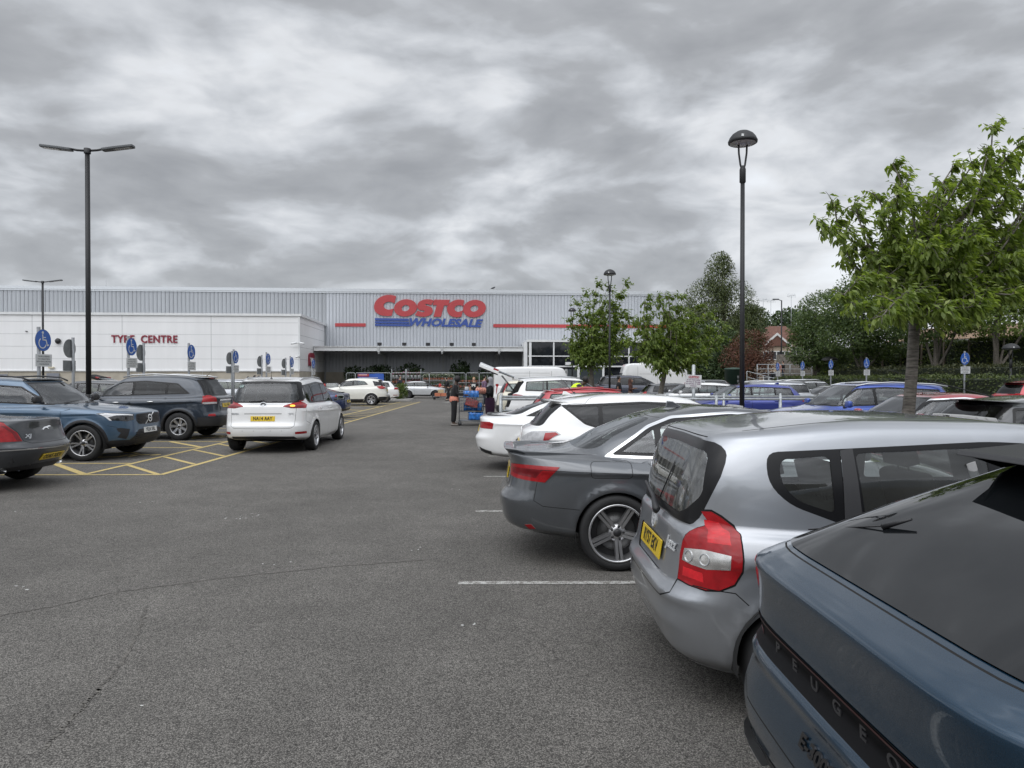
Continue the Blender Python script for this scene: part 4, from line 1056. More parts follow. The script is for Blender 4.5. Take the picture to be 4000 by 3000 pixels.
# flat trolley with boards near the shop front
o = empty('flat_trolley', (gx(1722, 54.5), 54.5, 0), R(8), 'flat trolley stacked with orange strapped boxes near the white flower bench', 'trolley'); m = MB(); m.box((0, 0, .22), (1.2, .7, .05)); m.build('deck', TG_, o); m = MB(); m.tube([(.6, .3, .2), (.62, .3, 1.0), (.62, -.3, 1.0), (.6, -.3, .2)], .02, 6); m.build('handle', TG_, o); OB = pbr('orange_boxes', (.50, .17, .09), .6)
for i, (x, z) in enumerate(((-.25, .38), (.2, .38), (0, .64))): m = MB(); m.box((x, 0, z), (.42, .55, .24)); m.build('load_box', OB if i < 2 else pbr('card_box', (.50, .38, .22), .8), o, bevel=.01)
for x in (-.5, .5):
    for y in (.25, -.25): m = MB(); m.lathe([(0, -.02), (.09, -.02), (.09, .02), (0, .02)], 12, Matrix.Translation((x, y, .09)) @ Matrix.Rotation(PI / 2, 4, 'X')); m.build('wheel', BLACK, o)
# ------------------------------------------------------------------ the cars
def silver_hatch(X, Y, rz):
    root = empty('parked_car', (X, Y, 0), rz, 'silver hatchback with kite-shaped red and clear tail lamps and a round rear badge', 'car', 'cars parked nose-in along the right row')
    L, W, H = 3.85, 1.675, 1.525; PM = paint('silver_paint', (.36, .375, .40), .75, .34, .12)
    xs = (-1.29, 1.16); ar = .335; G_LIGHTENED = glass('lightened_glass', (.88, .92, .90), 1.7, (.07, .17))  # pale film in the side glass paints in daylight seen through the cabin
    root.scale = (1, 1, .98)
    rg = car_rings(L, W, H, zs=.21, zn=.70, xc=1.13, zc=1.02, zb=.93, xd=-1.83, zd=.96, xrf=.28, xrr=-1.67, zrf=1.44, zrr=1.42, wb=.765, wr=.62, nr=6.,
                   mod={0: {'zr': .20, 'xr': -1.80, 'nr': 5}, 1: {'zr': .30, 'xr': -1.885}, 8: {'nr': 8}, 9: {'nr': 8}, 10: {'nr': 7}, 2: {'xr': -1.925}, 4: {'zr': .82, 'xr': -1.86}, 5: {'zr': .91, 'xr': -1.85}, 3: {'xr': -1.885, 'zr': .67}})
    sk = Skin(rg, [flare([(x, .30) for x in xs], ar, .014), crease([(-1.9, .80), (1.4, .70)], .010, .05), rearcrease(.585, .022, .035, .78), rearcrease(.44, .012, .05, .7)])
    b = Body(root, sk, 84, 6)
    for x in xs: arch(b, x, .30, ar)
    # tailgate glass in its black border
    b.cut2('window_border', TRIM, [('rear', [(0, .955), (.55, .955)]), ('side', [(-1.775, .965), (-1.75, 1.0), (-1.70, 1.12), (-1.655, 1.22), (-1.627, 1.29), (-1.616, 1.33), (-1.618, 1.352), (-1.632, 1.375), (-1.655, 1.39), (-1.69, 1.398)]), ('rear', [(.44, 1.40), (0, 1.405)])], label='black border of the tailgate glass')
    b.cut('rear_window', G_DUST_SHEEN, 'rear', half([(.48, 1.0), (.60, 1.12), (.56, 1.345)], [.12, .05, .08]), off=-.004)
    # side glass
    b.cut('window_frame', TRIM, 'side', rounded([(-1.43, 1.35), (-1.44, 1.20), (-1.34, 1.09), (-1.06, .985), (1.02, .985), (.42, 1.365), (-.3, 1.405)], [.06, .1, .1, .02, .05, .08, .1]), split=True)
    b.cut('door_pillar', pbr('door_pillar_black', (.030, .030, .032), .5), 'side', [(-1.075, .99), (-1.062, 1.36), (-1.0, 1.37), (-.985, .99)], split=True, off=.004)
    b.cut('quarter_window', G_LIGHTENED, 'side', rounded([(-1.37, 1.315), (-1.375, 1.20), (-1.30, 1.11), (-1.12, 1.05), (-1.12, 1.335)], [.05, .07, .06, .03, .04]), split=True, off=-.004)
    b.cut('side_window', G_LIGHTENED, 'side', rounded([(-.99, 1.345), (-.97, 1.02), (-.33, 1.02), (-.33, 1.375)], .03), split=True, off=-.004)
    b.cut('side_window', G_LIGHTENED, 'side', rounded([(-.22, 1.375), (-.22, 1.02), (.86, 1.02), (.42, 1.335), (.1, 1.365)], .03), split=True, off=-.004)
    b.cut('windscreen', G_CLEAR, 'front', [(0, 1.03), (.62, 1.03), (.50, 1.40), (0, 1.425)])
    # kite-shaped lamps wrapping the corner
    b.cut2('taillight_surround', GAP, [('rear', [(.562, .667), (.546, .80), (.552, .875), (.628, .995)]), ('side', [(-1.745, 1.045), (-1.70, 1.05), (-1.655, 1.025), (-1.60, .98), (-1.578, .90), (-1.582, .76), (-1.62, .69), (-1.69, .655), (-1.75, .647)])], split=True, off=.001)
    b.cut2('taillight', REDL, [('rear', [(.570, .675), (.553, .80), (.560, .870), (.634, .985)]), ('side', [(-1.74, 1.035), (-1.70, 1.04), (-1.66, 1.016), (-1.605, .97), (-1.585, .90), (-1.59, .77), (-1.625, .70), (-1.69, .663), (-1.75, .655)])], split=True, off=.006)
    b.cut2('reversing_lamp', pbr('lamp_reflector', (.60, .59, .57), .22, metal=.75, coat=1., var=.25, vscale=18.), [('rear', [(.578, .775), (.582, .838), (.68, .852)]), ('side', [(-1.635, .838), (-1.64, .770)]), ('rear', [(.70, .757)])], split=True, off=.007)
    b.cut2('brake_lens', lens('bright_red_lamp', (.62, .016, .024), wave=60.), [('side', [(-1.73, .89), (-1.63, .885), (-1.635, .95), (-1.67, .99), (-1.73, .995)])], split=True, off=.007)
    b.cut2('fog_lens', lens('bright_red_lamp', (.62, .016, .024), wave=60.), [('rear', [(.60, .70), (.595, .745), (.69, .735), (.70, .69)])], split=True, off=.007)
    b.cut('number_plate_recess', PM, 'rear', half([(.33, .645), (.35, .80)], .05), off=-.008)
    b.seam('rear', [(0, .545), (.46, .555), (.565, .60), (.562, .672)], .009)
    b.seam('rear', [(0, 1.415), (.45, 1.412)], .008)
    b.seam('side', [(-1.80, .665), (-1.62, .655), (-1.56, .60)], .006)
    b.seam('top', [(-1.50, .50), (-.6, .535), (.2, .52)], .012)
    for pts in ([(-1.02, .99), (-1.04, .80), (-.98, .62), (-.92, .30)], [(-.27, .99), (-.27, .30)], [(.92, 1.0), (.86, .8), (.85, .30)]): b.seam('side', pts, .006)
    b.finish(PM, lining=LINER, zlin=.86)
    under(root, -L / 2, L / 2, W, xs, ar); add_wheels(root, xs, W - .20, 'ten', .295, .185, .62)
    cabin(root, 1.1, 1.02, W, .0, -.88)
    p, n = sk.at('rear', 0, .745); plate(root, p, n, 'RY57 EKV', YPLATE)
    p, n = sk.at('rear', 0, .875)
    emblem(root, 'badge', p, n, ringpoly(.043, .050, 20, .95) + [[(-.028, -.03), (-.016, -.03), (-.020, .03), (-.034, .03)], [(.016, -.03), (.028, -.03), (.034, .03), (.020, .03)], [(-.02, -.006), (.02, -.006), (.02, .006), (-.02, .006)]], pbr('bright_badge', (.72, .73, .74), .3, metal=.3), .009)
    p, n = sk.at('rear', -.425, .825); letters(root, 'lettering', p, n, 'Jazz', .085, pbr('bright_badge', (.72, .73, .74), .3, metal=.3), .002, .25, .003, 1.15)
    for sg in (1, -1):
        for y in (.618, .692):
            p, n = sk.at('rear', sg * y, .804); emblem(root, 'bulb_bowl', p + n * .004, n, ringpoly(.026, .032, 18, .9), SATIN, .006)
    # wiper on the tailgate, high lamp, aerial
    p, n = sk.at('rear', -.10, .93); q, _ = sk.at('rear', .05, .985); q2, _ = sk.at('rear', .42, 1.03)
    wiper(root, [p + n * .02, p + n * .035, q + n * .03, q2 + n * .015], [.022, .024, .014, .008])
    a, na = sk.at('rear', -.02, 1.01); c, _ = sk.at('rear', -.16, 1.24); wiper(root, [a + na * .004, c + na * .008], .004, 'heater_line')
    door_mirror(root, .78, .76, 1.0, PM, -1); door_mirror(root, .78, .76, 1.0, PM, 1)
    for x in (-.82, .05): handle(root, sk, x, .86, PM)
    # belt of the driver's seat seen through the quarter glass
    m = MB(); m.tube([(-.42, -.70, 1.30), (-.30, -.66, .98), (-.28, -.66, .7)], .024, 8, flat=.2); m.build('seat_belt', pbr('belt_grey', (.25, .25, .25), .8), root)
    return root
silver_hatch(2.74, 4.2, 0)
RIGHT = 'cars parked nose-in along the right row'
LEFT = 'cars parked along the left side of the aisle'
SECOND = 'cars parked in the second row on the right'
# dark blue crossover nearest the camera
def blue_crossover(X, Y):
    P = paint('deep_blue_paint', (.004, .032, .066), .5, .26, .02)
    TG = pbr('tailgate_glass', (.006, .007, .008), .02, spec=.55)
    DC = pbr('dark_chrome', (.10, .10, .105), .22, metal=.9)
    S = dict(L=4.54, W=1.89, H=1.60, xs=(-1.42, 1.32), ar=.385, zc=.35, nu=100, per=7, clad=.05, sillz=.34,
             r=dict(zs=.24, zn=.85, xc=1.05, zc=1.08, zb=1.03, xd=-2.12, zd=1.095, xrf=.35, xrr=-1.22, zrf=1.50, zrr=1.42, wb=.84, wr=.63, nr=6.5, roofmid=None),
             mod={0: {'nr': 7}, 1: {'xr': -2.20, 'zr': .36, 'nr': 8}, 2: {'xr': -2.26, 'zr': .55, 'nr': 8}, 3: {'xr': -2.235, 'zr': .74}, 4: {'xr': -2.225, 'zr': .90}, 5: {'xr': -2.25, 'zr': 1.045, 'w': .905, 'zm': [(0, 1.045), (.2, 1.03), (.6, .99), (1, .90)]},
                  6: {'xr': -2.20, 'zr': 1.082, 'w': .885, 'zm': [(0, 1.082), (.25, 1.05), (.65, 1.02), (1, .98)]}, 7: {'nr': 8.}, 8: {'nr': 8.}, 9: {'nr': 8.}},
             disp=[rearcrease(.80, -.024, .035, .86), rearcrease(.735, .014, .022, .80)],
             dlo=dict(pts=dloz(-1.75, 1.0, .30, -1.1, 1.12, 1.04, 1.38, 1.44), pillars=(-1.9, -.95, -.1, 1.2), dark=-.1),
             lower=[('rear', .43, 'rear_bumper_trim', BLACK)],
             cuts=[('tailgate_glass', TG, 'rear', half([(.70, 1.108), (.775, 1.145), (.60, 1.40)], [.17, .05, .04]), dict(off=.004, label='raked dark tailgate glass')),
                   ('lamp_strip', pbr('strip_black', (.006, .006, .007), .55, spec=.12), 'mix', [('rear', [(.0, .757), (.70, .757)]), ('side', [(-2.03, .767), (-2.03, .862)]), ('rear', [(.70, .856), (0, .856)])], dict(off=.002)),
                   ('taillight', DREDL, 'mix', [('rear', [(.58, .787)]), ('side', [(-2.06, .787), (-2.06, .842)]), ('rear', [(.58, .835)])], dict(off=.004, split=True)),
                   ('light_line', pbr('unlit_red_line', (.045, .006, .006), .3), 'rear', [(0, .845), (.58, .845), (.58, .852), (0, .852)], dict(off=.004)),
                   ('silver_trim', SATIN, 'mix', [('rear', [(.50, .28), (.50, .41)]), ('side', [(-2.08, .42), (-2.04, .29)])], dict(off=.030, split=True))],
             seams=[('rear', [(0, .54), (.60, .56), (.74, .66), (.74, .76)], .007), ('rear', [(.74, .85), (.80, 1.0), (.80, 1.075)], .007), ('rear', [(0, 1.101), (.71, 1.101), (.79, 1.145), (.61, 1.41)], .007)],
             wheel=('dark', .355, .22, .66), cabin=(1.0, 1.05, 0., -.9), mirror=(.75, .85, 1.08, TRIM), gr=G_DARK)
    root, sk, b = make_car('parked_car', 'dark blue crossover with raked tailgate glass and black lettered strip, closest to the camera', RIGHT, X, Y, 0, P, S)
    for i, ch in enumerate('PEUGEOT'):
        p, n = sk.at('rear', (3 - i) * .140, .803)
        letters(root, 'lettering', p + n * .001, n, ch, .052, pbr('letter_grey', (.075, .075, .08), .3, metal=.6), .0012, 0, .003, 1, wscale=1.35)
    p, n = sk.at('rear', .04, .645); letters(root, 'badge', p, n, 'E-3008', .062, DC, .002, .2, wscale=1.2)
    m = MB(); pr = []
    for y in np.linspace(-.60, .60, 13):
        k = (abs(y) / .60); xt = -1.56 + .05 * k; zt = 1.425 + .012 * (1 - k)
        pr += [(xt, y, zt), (xt + .02, y, zt + .018), (xt + .40, y, zt + .055), (xt + .42, y, zt + .005), (xt + .08, y, zt - .006)]
    m.add(pr, [(i * 5 + j, i * 5 + (j + 1) % 5, (i + 1) * 5 + (j + 1) % 5, (i + 1) * 5 + j) for i in range(12) for j in range(5)] + [tuple(range(5)), tuple(range(60, 65))])
    m.build('spoiler', BLACK, root, bevel=.006, seg=3)
    for sg in (1, -1):
        m = MB(); m.add([(-1.50, sg * .57, 1.43), (-1.16, sg * .60, 1.46), (-1.10, sg * .62, 1.42), (-1.36, sg * .60, 1.385), (-1.50, sg * .54, 1.425), (-1.16, sg * .55, 1.45), (-1.10, sg * .57, 1.42), (-1.36, sg * .57, 1.38)],
              [(0, 1, 2, 3), (7, 6, 5, 4), (0, 4, 5, 1), (1, 5, 6, 2), (2, 6, 7, 3), (3, 7, 4, 0)])
        m.build('winglet', TRIM, root, bevel=.006)
    q, n1 = sk.at('rear', .70, 1.125); q2, n2 = sk.at('rear', .40, 1.20)
    wiper(root, [q + n1 * .012, q2 + n2 * .014], .003)
    w = MB(); w.tube([q2 + n2 * .010, q2 + n2 * .02 + Vector((.06, -.07, .03))], [.010, .004], 8); w.build('washer_nozzle', BLACK, root)
    return root
blue_crossover(3.11, 1.90)
# grey saloon with chrome window line
def grey_saloon(X, Y):
    P = paint('grey_metallic', (.095, .102, .112), .6, .3, .12)
    S = dict(L=4.73, W=1.84, H=1.43, xs=(-1.33, 1.49), ar=.365, zc=.33, nu=96, per=6,
             r=dict(zs=.19, zn=.68, xc=1.18, zc=.99, zb=.90, xd=-1.72, zd=1.015, xrf=.30, xrr=-.98, zrf=1.36, zrr=1.33, wb=.80, wr=.56, nr=4.6, tail=.0),
             mod={2: {'xr': -2.365}, 3: {'xr': -2.30, 'zr': .70}, 4: {'xr': -2.27, 'zr': .88, 'w': .912}, 5: {'xr': -2.30, 'zr': 1.0, 'w': .865, 'zm': [(0, 1.0), (.2, .93), (.62, .86), (.82, .80), (1, .735)]},
                  6: {'xr': -2.12, 'zr': 1.0, 'w': .835, 'zm': [(0, 1.0), (.25, .945), (.65, .90), (1, .86)]}},
             disp=[crease([(-2.3, .875), (2., .79)], .014, .045), rearcrease(.60, .02, .05, .8)],
             dlo=dict(pts=[(-1.36, 1.0), (1.02, .955), (.36, 1.33), (-.25, 1.365), (-.78, 1.325), (-1.0, 1.24)], pillars=(-1.5, -.93, -.08, 1.2)), chrome=.022, gr=G_CLEAR,
             cuts=[('rear_window', G_TINT, 'rear', half([(.60, 1.04), (.47, 1.32)], .06), dict(off=-.002)),
                   ('taillight', REDL, 'mix', [('rear', [(.45, .79), (.43, .90)]), ('side', [(-2.10, .912), (-1.83, .905), (-1.96, .765)])], dict(split=True, off=.005)),
                   ('light_band', DREDL, 'mix', [('rear', [(.50, .825), (.48, .872)]), ('side', [(-2.05, .88), (-1.98, .875), (-2.04, .80)])], dict(split=True, off=.006)),
                   ('reflector', REDL, 'mix', [('rear', [(.70, .335), (.70, .375)]), ('side', [(-2.08, .385), (-2.04, .345)])], dict(split=True, off=.005)),
                   ('diffuser', BLACK, 'rear', [(0, .20), (.62, .23), (.74, .31), (0, .33)], dict(off=.003))],
             seams=[('rear', [(0, .70), (.40, .70), (.44, .79)], .006), ('rear', [(.43, .90), (.52, .99), (0, 1.02)], .005), ('side', [(-2.03, .765), (-2.06, .60), (-1.98, .555), (-1.66, .535)], .006),
                    ('side', [(-2.0, .875), (1.3, .80)], .005), ('side', [(-.98, .99), (-1.03, .84), (-.84, .62), (-.80, .30)], .006), ('side', [(-.10, .97), (-.12, .3)], .006), ('side', [(1.03, .95), (1.0, .3)], .006),
                    ('side', rounded([(-1.56, .815), (-1.20, .815), (-1.20, .955), (-1.56, .955)], .04), .006, True), ('rear', [(0, 1.345), (.50, 1.33)], .008)],
             wheel=('vdouble', .335, .225, .76), cabin=(1.12, .98, .05, -.82), plates=[('rear', .79, 'YB66 ZXR', YPLATE)], mirror=(.80, .80, .99), handles=[(-.75, .84), (.15, .82)], fin=(-.62, 1.40))
    root, sk, b = make_car('parked_car', 'grey metallic saloon with shark fin antenna and bright chrome window line', RIGHT, X, Y, 0, P, S, 1.0)
    # boot lip and a blue balloon on the rear seat
    lip(root, 'boot_lip', P, sk, 1.0, .66, .03, .03)
    return root
grey_saloon(2.30, 7.05)
# white hatch with clear lamps
def white_hatch(X, Y):
    P = paint('white_paint', (.79, .79, .785), .0, .3, .10)
    S = dict(L=4.32, W=1.77, H=1.47, xs=(-1.32, 1.27), ar=.36, zc=.325, nu=80, per=6,
             r=dict(zs=.2, zn=.72, xc=1.32, zc=.98, zb=.95, xd=-1.96, zd=1.0, xrf=.32, xrr=-1.60, zrf=1.39, zrr=1.36, wb=.79, wr=.58, nr=4.8),
             disp=[crease([(-2.0, .86), (1.2, .72)], .014, .05), rearcrease(.62, .02, .05, .8)],
             dlo=dict(pts=[(-1.22, 1.05), (-1.05, 1.0), (1.14, .985), (.36, 1.335), (-.4, 1.365), (-1.55, 1.315)], pillars=(-1.8, -1.0, -.12, 1.3), dark=-.12), gr=G_DARK, gf=G_DARK,
             rearwin=[(.60, 1.02), (.52, 1.33)], rwf=.03, wind=[(.66, 1.02), (.50, 1.36)],
             cuts=[('taillight', CLEARL, 'mix', [('rear', [(.50, .78), (.46, .85), (.60, .92)]), ('side', [(-1.95, .95), (-1.62, .96), (-1.56, .92), (-1.80, .80)])], dict(split=True, off=.005)),
                   ('taillight_lens', REDL, 'mix', [('side', [(-1.80, .83), (-1.77, .935), (-1.63, .945), (-1.59, .92), (-1.72, .845)])], dict(split=True, off=.007)),
                   ('rear_bumper_trim', BLACK, 'rear', [(0, .28), (.6, .30), (.64, .42), (0, .42)])],
             seams=[('rear', [(0, .60), (.48, .62), (.55, .80)], .006), ('side', [(-.95, 1.0), (-1.02, .85), (-.9, .62), (-.86, .3)], .006), ('side', [(-.1, .98), (-.12, .3)], .006), ('side', [(1.1, .96), (1.05, .3)], .006), ('top', [(-1.56, .53), (-1.2, .6), (-.9, .35), (-.9, 0)], .006)],
             wheel=('five', .32, .21, .68), cabin=(1.2, .95, .05, -.85), plates=[('rear', .74, 'LD09 KTE', YPLATE)], mirror=(.9, .80, 1.0), handles=[(-.75, .86), (.1, .84)], mast=(-1.30, 0, 1.465, .22, -.9))
    root, sk, b = make_car('parked_car', 'white hatchback with kinked dark quarter glass and clear horizontal tail lamps', RIGHT, X, Y, 0, P, S)
    lip(root, 'spoiler', P, sk, 1.355, .54, .15, .02, .12)
    return root
white_hatch(2.30, 10.45)
def white_coupe(X, Y):
    P = paint('white_paint', (.79, .79, .785), .0, .3, .10)
    S = dict(L=4.64, W=1.85, H=1.385, xs=(-1.32, 1.45), ar=.36, zc=.33, nu=76, per=5,
             r=dict(zs=.18, zn=.68, xc=1.05, zc=.96, zb=.89, xd=-1.80, zd=.995, xrf=.2, xrr=-.85, zrf=1.315, zrr=1.30, wb=.80, wr=.54, nr=4.4, tail=.0),
             mod={2: {'xr': -2.32}, 3: {'xr': -2.27, 'zr': .70}, 4: {'xr': -2.24, 'zr': .86}, 5: {'xr': -2.25, 'zr': .985, 'w': .86}, 6: {'xr': -2.1, 'zr': .99, 'w': .83}},
             disp=[crease([(-2.2, .86), (2., .80)], .012, .05), rearcrease(.60, .025, .05, .8)],
             dlo=dict(pts=[(-1.42, .985), (.9, .95), (.25, 1.28), (-.3, 1.315), (-.85, 1.24)], pillars=(-1.5, -.72, 1.1)), gr=G_DARK, gf=G_DARK,
             cuts=[('rear_window', G_DARK, 'rear', half([(.62, 1.01), (.46, 1.285)], .06), dict(off=-.002)),
                   ('taillight', REDL, 'mix', [('rear', [(.42, .77), (.42, .88)]), ('side', [(-2.05, .885), (-1.98, .86), (-2.0, .76)])], dict(split=True, off=.005)),
                   ('bumper_vent', BLACK, 'mix', [('rear', [(.55, .36), (.55, .43)]), ('side', [(-2.02, .36), (-1.95, .28)]), ('rear', [(.6, .29)])], dict(split=True, off=.003))],
             seams=[('rear', [(0, .66), (.40, .66), (.42, .77)], .006), ('side', [(-.7, .98), (-.74, .8), (-.66, .3)], .006)],
             wheel=('five', .33, .22, .70), cabin=(1.05, .95, 0., -.85), plates=[('rear', .74, 'KP12 UYA', YPLATE)], mirror=(.7, .80, .97), fin=(-.6, 1.36))
    root, sk, b = make_car('parked_car', 'low white coupe with red block tail lamp and small boot lip', RIGHT, X, Y, 0, P, S, 1.01)
    lip(root, 'boot_lip', BLACK, sk, .985, .60, .02, .028, .06)
    return root
white_coupe(1.76, 13.5)
# white people carrier driving up the aisle, left indicator... right lamp lit amber
def people_carrier(X, Y, rz):
    P = paint('white_paint', (.79, .79, .785), .0, .3, .10)
    S = dict(L=4.66, W=1.90, H=1.665, xs=(-1.42, 1.34), ar=.375, zc=.335, nu=84, per=6,
             r=dict(zs=.2, zn=.82, xc=1.42, zc=1.05, zb=1.02, xd=-2.13, zd=1.075, xrf=.45, xrr=-1.88, zrf=1.57, zrr=1.58, wb=.86, wr=.65, nr=6.5),
             mod={2: {'xr': -2.33, 'zr': .52}, 3: {'xr': -2.27, 'zr': .72}, 4: {'zr': .92, 'xr': -2.25}, 5: {'zr': 1.01, 'xr': -2.235}, 8: {'nr': 7.5}, 9: {'nr': 7.5}},
             disp=[crease([(-2.2, .92), (1.8, .80)], .012, .05), rearcrease(.60, .018, .04, .85)],
             dlo=dict(pts=[(-1.78, 1.20), (-1.55, 1.08), (1.36, 1.04), (.46, 1.50), (-.5, 1.55), (-1.70, 1.48)], pillars=(-1.9, -1.15, -.18, .82, 1.5), dark=-.1), gr=G_DARK, gf=G_TINT, chrome=.012,
             cuts=[('window_border', TRIM, 'rear', half([(.72, 1.095), (.785, 1.17), (.66, 1.565)], [.05, .04, .06])),
                   ('rear_window', G_TINT, 'rear', half([(.66, 1.13), (.715, 1.19), (.615, 1.515)], .05), dict(off=-.004)),
                   ('taillight', REDL, 'mix', [('rear', [(.42, 1.02), (.58, 1.09), (.78, 1.15)]), ('side', [(-2.0, 1.14), (-1.83, 1.085), (-1.80, 1.05), (-1.96, .99)]), ('rear', [(.84, .98), (.60, .985)])], dict(split=True, off=.005)),
                   ('light_band', DREDL, 'mix', [('rear', [(.46, 1.018), (.60, 1.045), (.80, 1.05), (.82, .99), (.61, .993)])], dict(split=True, off=.006)),
                   ('chrome_bar', CHROME, 'rear', [(0, 1.03), (.41, 1.022), (.47, 1.05), (0, 1.058)], dict(off=.006)),
                   ('reflector', REDL, 'mix', [('rear', [(.69, .425), (.69, .475), (.87, .475), (.87, .425)])], dict(split=True, off=.004)),
                   ('bumper_vent', BLACK, 'rear', [(0, .30), (.70, .31), (.66, .375), (0, .385)], dict(off=.002))],
             seams=[('rear', [(0, .545), (.60, .555), (.675, .60), (.70, .985)], .007), ('rear', [(0, .865), (.40, .865)], .012), ('side', [(-1.98, .985), (-2.02, .70), (-1.80, .62)], .006),
                    ('side', [(-1.12, 1.05), (-1.18, .85), (-1.05, .65), (-1.0, .3)], .006), ('side', [(-.17, 1.05), (-.19, .3)], .006), ('side', [(.95, 1.04), (.95, .3)], .006)],
             wheel=('ten', .335, .225, .70), cabin=(1.3, 1.02, .15, -.75), seatz=.50, plates=[('rear', .76, 'NA14 AAY', YPLATE)], mirror=(1.0, .86, 1.08, TRIM), handles=[(-.95, .95), (.05, .93)], mast=(-1.65, 0, 1.63, .27, .12), zlin=1.0)
    root, sk, b = make_car('moving_car', 'white people carrier driving up the aisle with its right indicator lit', None, X, Y, rz, P, S, 1.03)
    p, n = sk.at('rear', 0, 1.045); n = Vector((-1, 0, .12))
    e = emblem(root, 'badge', p + n * .004, n, ringpoly(.062, .075, 24) + [[(-.05, .0), (-.01, .035), (.05, .03), (.0, .01)], [(-.05, -.03), (.01, -.035), (.045, .0), (0, -.01)], [(-.012, -.03), (.018, -.03), (.012, .03), (-.018, .03)]], CHROME, .012)
    q = emblem(root, 'badge_back', p + n * .002, n, [[(.068 * math.cos(a), .068 * math.sin(a)) for a in np.linspace(0, 2 * PI, 24)[:-1]]], BLACK, .006)
    p, n = sk.at('rear', .60, .865); letters(root, 'lettering', p, n, 'ZAFIRA', .052, SATIN, .001)
    p, n = sk.at('rear', -.60, .865); letters(root, 'lettering', p, n, 'CDTi', .045, SATIN, .001)
    p, n = sk.at('rear', .555, 1.455); letters(root, 'sticker', p, n, 'GB', .09, pbr('pale_sticker', (.35, .45, .43), .6), .002)
    p, n = sk.at('rear', -.62, 1.035); emblem(root, 'indicator', p + n * .006, n, [[(.055 * math.cos(a), .028 * math.sin(a)) for a in np.linspace(0, 2 * PI, 20)[:-1]]], AMBER, .006)
    p, n = sk.at('rear', .32, 1.12); q, n2 = sk.at('rear', .02, 1.14); wiper(root, [p + n * .02, q + n2 * .02], .010)
    p, n = sk.at('rear', 0, 1.60)
    lip(root, 'spoiler', P, sk, 1.60, .62, .07, .012, .10)
    for y in (.42, .18, -.18, -.42):
        p, n = sk.at('rear', y, .50); emblem(root, 'parking_sensor', p, n, [[(.012 * math.cos(a), .012 * math.sin(a)) for a in np.linspace(0, 2 * PI, 12)[:-1]]], SATIN, .002)
    rail(root, [(-1.60, .62, 1.595), (-1.3, .635, 1.64), (-.4, .64, 1.66), (.2, .62, 1.635), (.4, .60, 1.59)], .016, SATIN)
    return root
people_carrier(-5.50, 18.05, R(91.5))
